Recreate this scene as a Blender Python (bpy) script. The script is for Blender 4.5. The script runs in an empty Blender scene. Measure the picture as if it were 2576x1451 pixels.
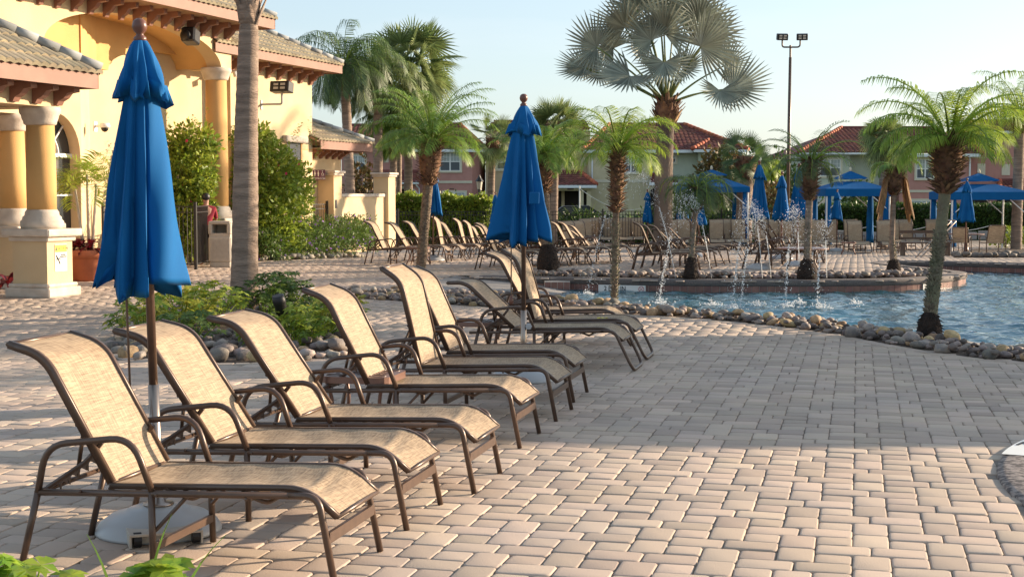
import bpy, math, random
import numpy as np
from mathutils import Vector, Matrix, noise as mnoise
PI = math.pi
R = math.radians
random.seed(7); RNG = np.random.default_rng(11)
SC = bpy.context.scene
COL = SC.collection

# ------------------------------------------------------------------ camera, sky, sun, exposure
FPX, HC, XC, YC = 3674.0, 1.65, 1288.0, 725.5
PITCH = math.atan(235.5 / FPX); SP, CP = math.sin(PITCH), math.cos(PITCH)
cam_d = bpy.data.cameras.new('camera'); cam = bpy.data.objects.new('camera', cam_d); COL.objects.link(cam)
cam.location = (0, 0, HC); cam.rotation_euler = (R(90) - PITCH, 0, 0)
cam_d.sensor_width = 36; cam_d.lens = FPX / 2576 * 36; cam_d.clip_start = 0.1; cam_d.clip_end = 3000
SC.camera = cam
SUN_EL, SUN_AZ = 15.0, 22.0          # azimuth: degrees from +X towards +Y
w = bpy.data.worlds.new('World'); SC.world = w; w.use_nodes = True
nt = w.node_tree; nt.nodes.clear()
out = nt.nodes.new('ShaderNodeOutputWorld'); bg = nt.nodes.new('ShaderNodeBackground')
sky = nt.nodes.new('ShaderNodeTexSky'); sky.sky_type = 'NISHITA'; sky.sun_disc = False
sky.sun_elevation = R(SUN_EL); sky.sun_rotation = R(90 - SUN_AZ); sky.air_density = 1.0; sky.dust_density = 1.2; sky.ozone_density = 1.5
tc = nt.nodes.new('ShaderNodeTexCoord'); mp = nt.nodes.new('ShaderNodeMapping'); mp.inputs['Scale'].default_value = (1.2, 1.2, 7)
nz = nt.nodes.new('ShaderNodeTexNoise'); nz.inputs['Scale'].default_value = 2.2; nz.inputs['Detail'].default_value = 5
rp = nt.nodes.new('ShaderNodeValToRGB'); rp.color_ramp.elements[0].position = 0.50; rp.color_ramp.elements[1].position = 0.78
rp.color_ramp.elements[1].color = (0.35, 0.35, 0.35, 1)
mx = nt.nodes.new('ShaderNodeMixRGB'); mx.inputs[2].default_value = (4.6, 4.7, 4.9, 1)
hs_ = nt.nodes.new('ShaderNodeHueSaturation'); hs_.inputs['Saturation'].default_value = .85; hz2 = nt.nodes.new('ShaderNodeMixRGB'); hz2.inputs[0].default_value = .42; hz2.inputs[2].default_value = (2.6, 3.3, 4.0, 1)
nt.links.new(tc.outputs['Generated'], mp.inputs[0]); nt.links.new(mp.outputs[0], nz.inputs[0]); nt.links.new(nz.outputs[0], rp.inputs[0])
nt.links.new(sky.outputs[0], hs_.inputs['Color']); nt.links.new(hs_.outputs[0], hz2.inputs[1]); nt.links.new(hz2.outputs[0], mx.inputs[1]); nt.links.new(rp.outputs[0], mx.inputs[0]); nt.links.new(mx.outputs[0], bg.inputs[0])
bg.inputs[1].default_value = 0.105
nt.links.new(bg.outputs[0], out.inputs[0])
sun_d = bpy.data.lights.new('sun', 'SUN'); sun = bpy.data.objects.new('sun', sun_d); COL.objects.link(sun)
sun_d.energy = 4.6; sun_d.angle = R(0.6); sun_d.color = (1.0, 0.80, 0.58)
sd = Vector((math.cos(R(SUN_AZ)) * math.cos(R(SUN_EL)), math.sin(R(SUN_AZ)) * math.cos(R(SUN_EL)), math.sin(R(SUN_EL))))
sun.rotation_euler = sd.to_track_quat('Z', 'Y').to_euler()
SC.view_settings.view_transform = 'Standard'; SC.view_settings.look = 'None'
SC.view_settings.exposure = 1.2; SC.view_settings.gamma = 1.0
SC.cycles.max_bounces = 8; SC.cycles.transparent_max_bounces = 12

# ------------------------------------------------------------------ survey helpers: photo measurements -> metres on the ground
def smooth(t): t = max(0.0, min(1.0, t)); return t * t * (3 - 2 * t)
def gz(X, Y): return -0.4 * smooth((Y - 36) / 14.0)
def gp(x, y, z=0.0):
    dx, dy = x - XC, y - YC; fw = FPX * CP - dy * SP; dn = FPX * SP + dy * CP; t = (HC - z) / dn
    return (dx * t, fw * t)
def gd(x, y):                       # point on the gently falling deck
    z = 0.0
    for _ in range(12):
        X, Y = gp(x, y, z); z = 0.5 * z + 0.5 * gz(X, Y)
    return Vector((X, Y, z))
def at(x, y, Y):
    dx, dy = x - XC, y - YC; fw = FPX * CP - dy * SP; dn = FPX * SP + dy * CP; t = Y / fw
    return Vector((dx * t, Y, HC - dn * t))

# ------------------------------------------------------------------ object helpers
def tag(o, label=None, cat=None, group=None, kind=None):
    if label: o['label'] = label
    if cat: o['category'] = cat
    if group: o['group'] = group
    if kind: o['kind'] = kind
    return o
def empty(name, loc=(0, 0, 0), rz=0, label=None, cat=None, group=None):
    o = bpy.data.objects.new(name, None); COL.objects.link(o); o.location = loc; o.rotation_euler = (0, 0, rz)
    o.empty_display_size = 0.2
    return tag(o, label, cat, group)
def mesh_obj(name, V, F, m, parent=None, smooth_=False, loc=None, rot=None):
    me = bpy.data.meshes.new(name); V = np.asarray(V, dtype=np.float32)
    me.from_pydata(V.tolist() if not isinstance(V, list) else V, [], F if isinstance(F, list) else F.tolist())
    if m: me.materials.append(m)
    if smooth_: me.shade_smooth()
    o = bpy.data.objects.new(name, me); COL.objects.link(o)
    if parent: o.parent = parent
    if loc is not None: o.location = loc
    if rot is not None: o.rotation_euler = rot
    return o
def inst(name, me, parent=None, loc=None, rot=None):
    o = bpy.data.objects.new(name, me); COL.objects.link(o)
    if parent: o.parent = parent
    if loc is not None: o.location = loc
    if rot is not None: o.rotation_euler = rot
    return o
def copy_tree(o, parent=None):
    c = o.copy(); COL.objects.link(c); c.parent = parent
    for ch in list(o.children): copy_tree(ch, c)
    return c
def fillet(pts, r, n=4):
    P = [Vector(p) for p in pts]; outp = [P[0]]
    for i in range(1, len(P) - 1):
        a, b, c = P[i - 1], P[i], P[i + 1]
        la, lc = (a - b).length, (c - b).length; k = min(r, la * .48, lc * .48)
        p0 = b + (a - b).normalized() * k; p2 = b + (c - b).normalized() * k
        for j in range(n + 1):
            t = j / n; outp.append(p0 * (1 - t) ** 2 + b * 2 * t * (1 - t) + p2 * t * t)
    outp.append(P[-1]); return outp
class MB:
    def __init__(s): s.V = []; s.F = []
    def add(s, V, F):
        k = len(s.V); s.V += [tuple(v) for v in V]; s.F += [tuple(i + k for i in f) for f in F]; return s
    def box(s, x0, x1, y0, y1, z0, z1, M=None, bev=0.0):
        x0, x1 = min(x0, x1), max(x0, x1); y0, y1 = min(y0, y1), max(y0, y1); z0, z1 = min(z0, z1), max(z0, z1)
        if bev <= 0:
            V = [(x, y, z) for z in (z0, z1) for y in (y0, y1) for x in (x0, x1)]
            F = [(0, 2, 3, 1), (4, 5, 7, 6), (0, 1, 5, 4), (2, 6, 7, 3), (0, 4, 6, 2), (1, 3, 7, 5)]
        else:
            b = min(bev, (x1 - x0) * .45, (y1 - y0) * .45, (z1 - z0) * .45)
            def ring(z, i): return [(x0 + i, y0, z), (x1 - i, y0, z), (x1, y0 + i, z), (x1, y1 - i, z), (x1 - i, y1, z), (x0 + i, y1, z), (x0, y1 - i, z), (x0, y0 + i, z)]
            def ring2(z): 
                i = b; return [(x0 + i, y0 + b * .6, z), (x1 - i, y0 + b * .6, z), (x1 - b * .6, y0 + i, z), (x1 - b * .6, y1 - i, z), (x1 - i, y1 - b * .6, z), (x0 + i, y1 - b * .6, z), (x0 + b * .6, y1 - i, z), (x0 + b * .6, y0 + i, z)]
            V = ring2(z0) + ring(z0 + b, b) + ring(z1 - b, b) + ring2(z1); F = []
            for k in range(3):
                for j in range(8): F.append((k * 8 + j, k * 8 + (j + 1) % 8, k * 8 + 8 + (j + 1) % 8, k * 8 + 8 + j))
            F.append(tuple(range(7, -1, -1))); F.append(tuple(range(24, 32)))
        if M is not None: V = [M @ Vector(v) for v in V]
        return s.add(V, F)
    def tube(s, pts, r, n=8, r2=None, cap=True, up=(0, 0, 1)):
        P = [Vector(p) for p in pts]; N = len(P); V = []; F = []
        t0 = (P[1] - P[0]).normalized(); u = Vector(up)
        if abs(t0.dot(u)) > .95: u = Vector((0, 1, 0)) if abs(t0.y) < .9 else Vector((1, 0, 0))
        for i, p in enumerate(P):
            t = (P[min(i + 1, N - 1)] - P[max(i - 1, 0)]).normalized()
            u = (u - t * u.dot(t)).normalized(); v = t.cross(u)
            ri = r if r2 is None else r + (r2 - r) * i / (N - 1)
            if isinstance(r, (list, tuple)): ri = r[i]
            for k in range(n):
                a = 2 * PI * (k + .5) / n; V.append(p + (u * math.cos(a) + v * math.sin(a)) * ri)
        for i in range(N - 1):
            for k in range(n): F.append((i * n + k, i * n + (k + 1) % n, (i + 1) * n + (k + 1) % n, (i + 1) * n + k))
        if cap: F.append(tuple(range(n - 1, -1, -1))); F.append(tuple((N - 1) * n + k for k in range(n)))
        return s.add(V, F)
    def strip(s, pts, y0, y1, th):           # flat bar following an x-z path between y0 and y1
        P = [Vector(p) for p in pts]; V = []; F = []; N = len(P)
        for i, p in enumerate(P):
            t = (P[min(i + 1, N - 1)] - P[max(i - 1, 0)]).normalized(); nn = Vector((-t.z, 0, t.x)) * th / 2
            for (yy, q) in ((y0, nn), (y1, nn), (y1, -nn), (y0, -nn)): V.append((p.x + q.x, yy, p.z + q.z))
        for i in range(N - 1):
            for k in range(4): F.append((i * 4 + k, i * 4 + (k + 1) % 4, i * 4 + 4 + (k + 1) % 4, i * 4 + 4 + k))
        F += [(3, 2, 1, 0), tuple((N - 1) * 4 + k for k in range(4))]
        return s.add(V, F)
    def lathe(s, prof, n=24, c=(0, 0), z0=0, fn=None, sx=1, sy=1):
        V = []; F = []
        for (r, z) in prof:
            for k in range(n):
                a = 2 * PI * k / n; rr = r if fn is None else fn(r, z, a)
                V.append((c[0] + rr * math.cos(a) * sx, c[1] + rr * math.sin(a) * sy, z0 + z))
        N = len(prof)
        for i in range(N - 1):
            for k in range(n): F.append((i * n + k, i * n + (k + 1) % n, (i + 1) * n + (k + 1) % n, (i + 1) * n + k))
        F.append(tuple(range(n - 1, -1, -1))); F.append(tuple((N - 1) * n + k for k in range(n)))
        return s.add(V, F)
    def ball(s, c, r, n=10, m=6, sz=1):
        V = []; F = []
        for i in range(m + 1):
            ph = PI * i / m
            for k in range(n): V.append((c[0] + r * math.sin(ph) * math.cos(2 * PI * k / n), c[1] + r * math.sin(ph) * math.sin(2 * PI * k / n), c[2] + sz * r * math.cos(ph)))
        for i in range(m):
            for k in range(n): F.append((i * n + k, (i + 1) * n + k, (i + 1) * n + (k + 1) % n, i * n + (k + 1) % n))
        return s.add(V, F)
    def prism(s, poly, z0, z1):
        n = len(poly); V = [(p[0], p[1], z0) for p in poly] + [(p[0], p[1], z1) for p in poly]
        F = [tuple(range(n - 1, -1, -1)), tuple(range(n, 2 * n))] + [(i, (i + 1) % n, n + (i + 1) % n, n + i) for i in range(n)]
        return s.add(V, F)
    def extr(s, poly, d):                    # planar polygon of 3-d points extruded by vector d
        n = len(poly); d = Vector(d); V = [Vector(p) for p in poly] + [Vector(p) + d for p in poly]
        F = [tuple(range(n)), tuple(range(2 * n - 1, n - 1, -1))] + [((i + 1) % n, i, n + i, n + (i + 1) % n) for i in range(n)]
        return s.add(V, F)
    def xf(s, M): s.V = [tuple(M @ Vector(v)) for v in s.V]; return s
    def build(s, name, m, parent=None, smooth_=False, loc=None, rot=None): return mesh_obj(name, s.V, s.F, m, parent, smooth_, loc, rot)

# ------------------------------------------------------------------ materials
MATS = {}
def mat(name, col, rough=.6, col2=None, nscale=8, nstr=.5, bump=0, bscale=60, metal=0, spec=.4, stretch=None, ramp=(.35, .65), island=0, objr=0, transl=0, bdist=.01, gen=False):
    m = bpy.data.materials.new(name); m.use_nodes = True; n = m.node_tree; N = n.nodes; L = n.links
    b = N['Principled BSDF']; b.inputs['Roughness'].default_value = rough; b.inputs['Metallic'].default_value = metal
    b.inputs['Specular IOR Level'].default_value = spec
    tcn = N.new('ShaderNodeTexCoord'); mpn = N.new('ShaderNodeMapping'); L.new(tcn.outputs['Generated' if gen else 'Object'], mpn.inputs[0])
    if stretch: mpn.inputs['Scale'].default_value = stretch
    c1 = tuple(col) + (1,); src = None
    if col2 is not None:
        no = N.new('ShaderNodeTexNoise'); no.inputs['Scale'].default_value = nscale; no.inputs['Detail'].default_value = 4
        rr = N.new('ShaderNodeValToRGB'); rr.color_ramp.elements[0].position = ramp[0]; rr.color_ramp.elements[1].position = ramp[1]
        rr.color_ramp.elements[0].color = c1; rr.color_ramp.elements[1].color = tuple(col2) + (1,)
        L.new(mpn.outputs[0], no.inputs[0]); L.new(no.outputs[0], rr.inputs[0]); src = rr.outputs[0]
    if island or objr:
        hs = N.new('ShaderNodeHueSaturation'); 
        if island: g = N.new('ShaderNodeNewGeometry'); o = g.outputs['Random Per Island']; k = island
        else: g = N.new('ShaderNodeObjectInfo'); o = g.outputs['Random']; k = objr
        mr = N.new('ShaderNodeMapRange'); mr.inputs[3].default_value = 1 - k; mr.inputs[4].default_value = 1 + k
        L.new(o, mr.inputs[0]); L.new(mr.outputs[0], hs.inputs['Value'])
        if src: L.new(src, hs.inputs['Color'])
        else: hs.inputs['Color'].default_value = c1
        m2 = N.new('ShaderNodeMath'); m2.operation = 'MULTIPLY'; m2.inputs[1].default_value = 7.31; L.new(o, m2.inputs[0])
        m3 = N.new('ShaderNodeMath'); m3.operation = 'FRACT'; L.new(m2.outputs[0], m3.inputs[0])
        m4 = N.new('ShaderNodeMapRange'); m4.inputs[3].default_value = .5 - k * .04; m4.inputs[4].default_value = .5 + k * .04
        L.new(m3.outputs[0], m4.inputs[0]); L.new(m4.outputs[0], hs.inputs['Hue']); src = hs.outputs[0]
    if src: L.new(src, b.inputs['Base Color'])
    else: b.inputs['Base Color'].default_value = c1
    if bump:
        n2 = N.new('ShaderNodeTexNoise'); n2.inputs['Scale'].default_value = bscale; n2.inputs['Detail'].default_value = 5
        L.new(mpn.outputs[0], n2.inputs[0]); bp = N.new('ShaderNodeBump'); bp.inputs['Strength'].default_value = bump; bp.inputs['Distance'].default_value = bdist
        L.new(n2.outputs[0], bp.inputs['Height']); L.new(bp.outputs[0], b.inputs['Normal'])
    if transl:
        tr = N.new('ShaderNodeBsdfTranslucent'); ms = N.new('ShaderNodeMixShader'); ms.inputs[0].default_value = transl
        if src: L.new(src, tr.inputs[0])
        else: tr.inputs[0].default_value = c1
        L.new(b.outputs[0], ms.inputs[1]); L.new(tr.outputs[0], ms.inputs[2]); L.new(ms.outputs[0], N['Material Output'].inputs[0])
    MATS[name] = m; return m

M_paver = mat('paver', (.455, .355, .275), .85, (.385, .31, .255), 1.1, bump=.5, bscale=120, island=.17, bdist=.004)
M_sand = mat('joint_sand', (.17, .14, .115), .95, (.25, .21, .17), 12)
M_stucco = mat('yellow_stucco', (.66, .50, .30), .85, (.59, .44, .26), 1.2, bump=.5, bscale=55, bdist=.01)
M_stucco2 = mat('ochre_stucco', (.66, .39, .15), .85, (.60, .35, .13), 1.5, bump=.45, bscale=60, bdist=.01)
M_stone = mat('cast_stone', (.62, .54, .45), .8, (.50, .42, .34), 5, bump=.4, bscale=40)
M_tile = mat('roof_tile_tan', (.36, .30, .20), .8, (.25, .21, .145), 3, island=.2, bump=.3, bscale=40)
M_fascia = mat('brown_fascia', (.27, .13, .09), .6, (.23, .11, .075), 3)
M_soffit = mat('wood_soffit', (.32, .20, .12), .7, (.25, .15, .09), 8, stretch=(1, 8, 1))
M_bronze = mat('bronze_metal', (.105, .062, .041), .36, (.085, .05, .034), 20, metal=.25, spec=.6)
M_sling = mat('woven_sling', (.52, .385, .25), .75, (.40, .29, .185), 60, stretch=(1, 1, 1), transl=.06)
M_blue = mat('blue_canvas', (.003, .115, .33), .8, (.003, .10, .29), 3, bump=.15, bscale=300, bdist=.002, spec=.2, transl=.10)
M_chrome = mat('brushed_steel', (.36, .29, .24), .3, metal=1.0)
M_grey = mat('grey_plastic', (.42, .42, .42), .38, (.36, .36, .36), 3, spec=.5)
M_wood = mat('turned_wood', (.17, .075, .05), .35, (.13, .055, .04), 12)
M_trunk = mat('palm_trunk', (.34, .25, .19), .9, (.20, .145, .11), 3.0, stretch=(1, 1, 6), bump=.8, bscale=14, bdist=.03)
M_trunk2 = mat('shaggy_trunk', (.27, .20, .14), .95, (.12, .085, .06), 9, stretch=(1, 1, 2), bump=1, bscale=22, bdist=.05)
M_boot = mat('palm_boots', (.20, .115, .06), .9, (.10, .05, .03), 6, island=.45)
M_root = mat('root_ball', (.045, .028, .02), .95, (.02, .013, .01), 14, bump=1, bscale=30, bdist=.05)
M_frond = mat('palm_frond', (.20, .32, .05), .5, (.10, .19, .03), 1.1, island=.35, transl=.35, spec=.5)
M_frondy = mat('bright_frond', (.34, .42, .05), .5, (.19, .31, .035), 1.5, island=.3, transl=.4, spec=.5)
M_frondd = mat('dark_frond', (.09, .15, .045), .5, (.055, .10, .03), 1.1, island=.35, transl=.3, spec=.5)
M_silver = mat('silver_frond', (.34, .36, .28), .6, (.24, .27, .22), 2, island=.32, transl=.12, spec=.35)
M_dead = mat('dead_frond', (.30, .18, .08), .8, (.20, .11, .05), 4, island=.4, transl=.2)
M_sabal = mat('sabal_frond', (.25, .30, .11), .55, (.12, .17, .055), 1.3, island=.35, transl=.3)
M_leaf = mat('shrub_leaf', (.13, .20, .04), .5, (.07, .12, .025), 3, island=.45, transl=.3)
M_leafy = mat('bright_leaf', (.30, .36, .045), .5, (.16, .24, .03), 3, island=.4, transl=.35)
M_yleaf = mat('variegated_leaf', (.48, .46, .06), .45, (.16, .26, .03), 5, island=.4, transl=.35, ramp=(.45, .55))
M_hedge = mat('hedge_leaf', (.065, .12, .022), .5, (.04, .08, .016), 3, island=.5, transl=.2)
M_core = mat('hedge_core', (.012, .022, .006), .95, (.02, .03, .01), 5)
M_bronzeleaf = mat('magnolia_leaf', (.20, .11, .035), .45, (.08, .085, .025), 4, island=.5, transl=.2)
M_red = mat('red_leaf', (.22, .02, .03), .5, (.07, .012, .02), 6, island=.4, transl=.3)
M_purple = mat('purple_petal', (.34, .18, .55), .6, island=.25, transl=.3)
M_pink = mat('pink_petal', (.55, .03, .12), .6, island=.25, transl=.3)
M_terra = mat('terracotta', (.46, .15, .07), .8, (.38, .12, .06), 4)
M_black = mat('black_metal', (.016, .015, .016), .45, (.022, .02, .02), 8)
M_beigepl = mat('beige_plastic', (.47, .42, .35), .6, (.42, .37, .31), 14)
M_coping = mat('exposed_aggregate', (.17, .14, .125), .8, (.10, .085, .08), 70, bump=.6, bscale=90, bdist=.005, ramp=(.4, .6))
M_mottle = mat('mottled_aggregate', (.30, .25, .22), .8, (.085, .07, .065), 26, bump=.6, bscale=60, bdist=.006, ramp=(.42, .58))
M_concrete = mat('grey_concrete', (.27, .25, .235), .85, (.22, .205, .195), 2, bump=.3, bscale=60)
M_waterline = mat('waterline_tile', (.25, .125, .095), .4, (.18, .085, .07), 7, island=.18)
M_grout = mat('grout', (.50, .45, .40), .8)
M_white = mat('white_paint', (.78, .77, .74), .5, (.72, .71, .68), 5)
M_tilewhite = mat('white_tile', (.74, .72, .68), .3)
M_ink = mat('black_ink', (.02, .02, .025), .5)
M_inkred = mat('red_ink', (.45, .04, .04), .5)
M_yellow = mat('yellow_sign', (.85, .62, .05), .5)
M_maroon = mat('purple_brown_sign', (.13, .05, .085), .5)
M_rock = mat('river_rock', (.30, .25, .20), .7, (.19, .165, .15), 4, objr=.55, bump=.3, bscale=12, bdist=.02)
M_rock2 = mat('tan_river_rock', (.46, .31, .17), .7, (.28, .18, .10), 4, objr=.4, bump=.3, bscale=12, bdist=.02)
M_rock3 = mat('dark_river_rock', (.12, .095, .085), .65, (.20, .16, .14), 5, objr=.4, bump=.3, bscale=12, bdist=.02)
M_mulch = mat('mulch_soil', (.055, .038, .028), .95, (.10, .07, .05), 14, bump=1, bscale=30, bdist=.03)
M_asph = mat('grass_and_asphalt', (.06, .085, .03), .9, (.09, .11, .045), .8)
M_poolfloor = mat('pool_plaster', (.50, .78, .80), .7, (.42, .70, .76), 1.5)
M_deep = mat('darkened_deep_plaster', (.16, .34, .42), .7, (.12, .28, .38), 1.5)  # darker floor colour stands in for light lost in deeper water
M_pinkw = mat('pink_stucco', (.50, .25, .205), .9, (.45, .22, .18), 2, bump=.4, bscale=30)
M_creamw = mat('cream_stucco', (.60, .52, .33), .9, (.55, .47, .30), 2, bump=.4, bscale=30)
M_tanw = mat('tan_stucco', (.56, .43, .26), .9, (.51, .39, .235), 2, bump=.4, bscale=30)
M_greenw = mat('pale_green_stucco', (.50, .53, .42), .9, (.45, .48, .38), 2, bump=.4, bscale=30)
M_trim = mat('cream_trim', (.66, .60, .45), .7, (.62, .56, .42), 3)
M_gutter = mat('white_gutter', (.72, .74, .74), .5)
M_redtile = mat('red_roof_tile', (.20, .065, .045), .8, (.12, .04, .03), .9, island=.3)
M_ridge = mat('ridge_tile', (.45, .13, .06), .8, (.36, .10, .05), 2, island=.2)
M_hipgrey = mat('grey_hip_tile', (.30, .31, .31), .8, (.20, .21, .21), 3, island=.2)
M_orange = mat('orange_door', (.50, .13, .05), .6)
M_dark = mat('dark_opening', (.03, .024, .02), .9)
M_skin = mat('skin', (.35, .19, .13), .6)
M_shirt = mat('red_shirt', (.22, .015, .03), .9)
M_trous = mat('black_trousers', (.02, .018, .02), .9)
M_greyc = mat('grey_canvas', (.30, .29, .28), .9, (.25, .24, .23), 2)
M_rope = mat('white_rope', (.7, .68, .63), .9)
M_lightcan = mat('lamp_glass', (.55, .5, .42), .2)

def glass_mat(name, col, blind=False):
    m = mat(name, col, .12, spec=.8); return m
M_glass = glass_mat('window_glass', (.035, .045, .05))
M_blind = mat('window_blind', (.42, .45, .42), .6, (.34, .37, .35), 1.0, stretch=(.01, .01, 30))
M_screen = mat('window_screen', (.10, .11, .12), .7)

def sling_weave():
    n = M_sling.node_tree; N = n.nodes; L = n.links; b = N['Principled BSDF']
    tcn = [x for x in N if x.type == 'TEX_COORD'][0]
    outs = []
    for sc, seed in (((9, 150, 9), 0), ((150, 9, 150), 3)):
        mp_ = N.new('ShaderNodeMapping'); mp_.inputs['Scale'].default_value = sc; L.new(tcn.outputs['Object'], mp_.inputs[0])
        no = N.new('ShaderNodeTexNoise'); no.inputs['Scale'].default_value = 1.0; no.inputs['Detail'].default_value = 3; L.new(mp_.outputs[0], no.inputs[0]); outs.append(no.outputs[0])
    ad = N.new('ShaderNodeMath'); ad.operation = 'ADD'; L.new(outs[0], ad.inputs[0]); L.new(outs[1], ad.inputs[1])
    rr = N.new('ShaderNodeValToRGB'); e = rr.color_ramp.elements; e[0].position = .38; e[1].position = .60
    e[0].color = (.22, .155, .10, 1); e[1].color = (.47, .35, .23, 1)
    hf = N.new('ShaderNodeMath'); hf.operation = 'MULTIPLY'; hf.inputs[1].default_value = .5; L.new(ad.outputs[0], hf.inputs[0]); L.new(hf.outputs[0], rr.inputs[0])
    no3 = N.new('ShaderNodeTexNoise'); no3.inputs['Scale'].default_value = 3.5; L.new(tcn.outputs['Object'], no3.inputs[0])
    mr = N.new('ShaderNodeMapRange'); mr.inputs[1].default_value = .35; mr.inputs[2].default_value = .7; mr.inputs[3].default_value = 1.05; mr.inputs[4].default_value = .93; L.new(no3.outputs[0], mr.inputs[0])
    hs = N.new('ShaderNodeHueSaturation'); L.new(rr.outputs[0], hs.inputs['Color']); L.new(mr.outputs[0], hs.inputs['Value'])
    L.new(hs.outputs[0], b.inputs['Base Color'])
    for x in N:
        if x.type == 'BSDF_TRANSLUCENT': L.new(hs.outputs[0], x.inputs[0])
    bp = N.new('ShaderNodeBump'); bp.inputs['Strength'].default_value = .3; bp.inputs['Distance'].default_value = .002
    L.new(ad.outputs[0], bp.inputs['Height']); L.new(bp.outputs[0], b.inputs['Normal'])
sling_weave()

def water_mat():
    m = bpy.data.materials.new('pool_water'); m.use_nodes = True; n = m.node_tree; N = n.nodes; L = n.links; N.clear()
    o = N.new('ShaderNodeOutputMaterial'); tcn = N.new('ShaderNodeTexCoord')
    heights = []
    for sc, s in (((5, 4, 1), 1.1), ((11, 9, 1), 1.2)):
        mp_ = N.new('ShaderNodeMapping'); mp_.inputs['Scale'].default_value = sc; L.new(tcn.outputs['Object'], mp_.inputs[0])
        no = N.new('ShaderNodeTexNoise'); no.inputs['Scale'].default_value = s; no.inputs['Detail'].default_value = 2.5; no.inputs['Distortion'].default_value = .6; L.new(mp_.outputs[0], no.inputs[0]); heights.append(no.outputs[0])
    ad = N.new('ShaderNodeMath'); ad.operation = 'MULTIPLY_ADD'; ad.inputs[1].default_value = .35; L.new(heights[1], ad.inputs[0]); L.new(heights[0], ad.inputs[2])
    bp = N.new('ShaderNodeBump'); bp.inputs['Strength'].default_value = 1.0; bp.inputs['Distance'].default_value = .03; L.new(ad.outputs[0], bp.inputs['Height'])
    gl = N.new('ShaderNodeBsdfGlossy'); gl.inputs['Roughness'].default_value = .0; L.new(bp.outputs[0], gl.inputs['Normal'])
    tr = N.new('ShaderNodeBsdfTransparent'); tr.inputs[0].default_value = (.46, .76, .82, 1)
    df = N.new('ShaderNodeBsdfDiffuse'); df.inputs[0].default_value = (.10, .28, .36, 1)
    mxa = N.new('ShaderNodeMixShader'); mxa.inputs[0].default_value = .25; L.new(tr.outputs[0], mxa.inputs[1]); L.new(df.outputs[0], mxa.inputs[2])
    fr = N.new('ShaderNodeFresnel'); fr.inputs['IOR'].default_value = 1.33; L.new(bp.outputs[0], fr.inputs['Normal'])
    ms = N.new('ShaderNodeMixShader'); L.new(fr.outputs[0], ms.inputs[0]); L.new(mxa.outputs[0], ms.inputs[1]); L.new(gl.outputs[0], ms.inputs[2])
    L.new(ms.outputs[0], o.inputs[0]); return m
M_water = water_mat()
def drop_mat():
    m = bpy.data.materials.new('water_drops'); m.use_nodes = True; n = m.node_tree; N = n.nodes; L = n.links
    b = N['Principled BSDF']; b.inputs['Base Color'].default_value = (.85, .88, .9, 1); b.inputs['Roughness'].default_value = .15
    tr = N.new('ShaderNodeBsdfTranslucent'); tr.inputs[0].default_value = (.95, .95, .95, 1); ms = N.new('ShaderNodeMixShader'); ms.inputs[0].default_value = .5
    L.new(b.outputs[0], ms.inputs[1]); L.new(tr.outputs[0], ms.inputs[2]); L.new(ms.outputs[0], N['Material Output'].inputs[0]); return m
M_drop = drop_mat()

# ------------------------------------------------------------------ ground, pool and paving
from mathutils.geometry import delaunay_2d_cdt
def inpoly(x, y, P):
    c = False; n = len(P); j = n - 1
    for i in range(n):
        xi, yi = P[i][0], P[i][1]; xj, yj = P[j][0], P[j][1]
        if (yi > y) != (yj > y) and x < (xj - xi) * (y - yi) / (yj - yi) + xi: c = not c
        j = i
    return c
def inpoly_np(X, Y, P):
    c = np.zeros(len(X), bool); n = len(P); j = n - 1
    for i in range(n):
        xi, yi = P[i][0], P[i][1]; xj, yj = P[j][0], P[j][1]
        cond = ((yi > Y) != (yj > Y)) & (X < (xj - xi) * (Y - yi) / ((yj - yi) if abs(yj - yi) > 1e-9 else 1e-9) + xi); c ^= cond; j = i
    return c
def spline(P, n=6, closed=False):
    P = [Vector((p[0], p[1])) for p in P]; N = len(P); o = []
    for i in range(N if closed else N - 1):
        a = P[(i - 1) % N] if (closed or i > 0) else P[i]; b = P[i]; c = P[(i + 1) % N]; d = P[(i + 2) % N] if (closed or i < N - 2) else P[(i + 1) % N]
        for k in range(n):
            t = k / n; o.append(.5 * ((2 * b) + (c - a) * t + (2 * a - 5 * b + 4 * c - d) * t * t + (3 * b - a - 3 * c + d) * t ** 3))
    if not closed: o.append(P[-1])
    return [(p.x, p.y) for p in o]
def offs(P, d):                          # offset an open polyline to its left by d
    o = []
    for i in range(len(P)):
        a = Vector(P[max(i - 1, 0)]); b = Vector(P[min(i + 1, len(P) - 1)]); t = (b - a); t = t.normalized() if t.length > 1e-6 else Vector((1, 0))
        o.append((P[i][0] - t.y * d, P[i][1] + t.x * d))
    return o
WZ = -0.22
near_lip = spline([gp(*p) for p in [(1330, 748), (1400, 756), (1480, 763), (1560, 770), (1640, 777), (1717, 785), (1890, 797), (2070, 810), (2217, 832), (2410, 856), (2576, 884), (2760, 915), (2950, 960)]], 4)
far_lip = spline([gp(*p) for p in [(1205, 696.5), (1300, 698), (1434, 700), (1600, 704), (1800, 706), (2000, 706.5), (2100, 706), (2200, 705), (2300, 702), (2380, 697), (2422, 690.5), (2432, 686), (2393, 681), (2340, 675), (2263, 667.5), (2228, 662.5), (2240, 659.5), (2280, 658), (2346, 658.8), (2430, 660.2), (2513, 662.5), (2576, 664.5), (2700, 668), (2900, 680)]], 5)
right_close = [gp(3050, 700), gp(3120, 780), gp(3050, 880)]
beach_left = spline([gp(*p) for p in [(1060, 733), (1066, 718), (1090, 704), (1152, 691), (1205, 696.5)]], 4)
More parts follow.
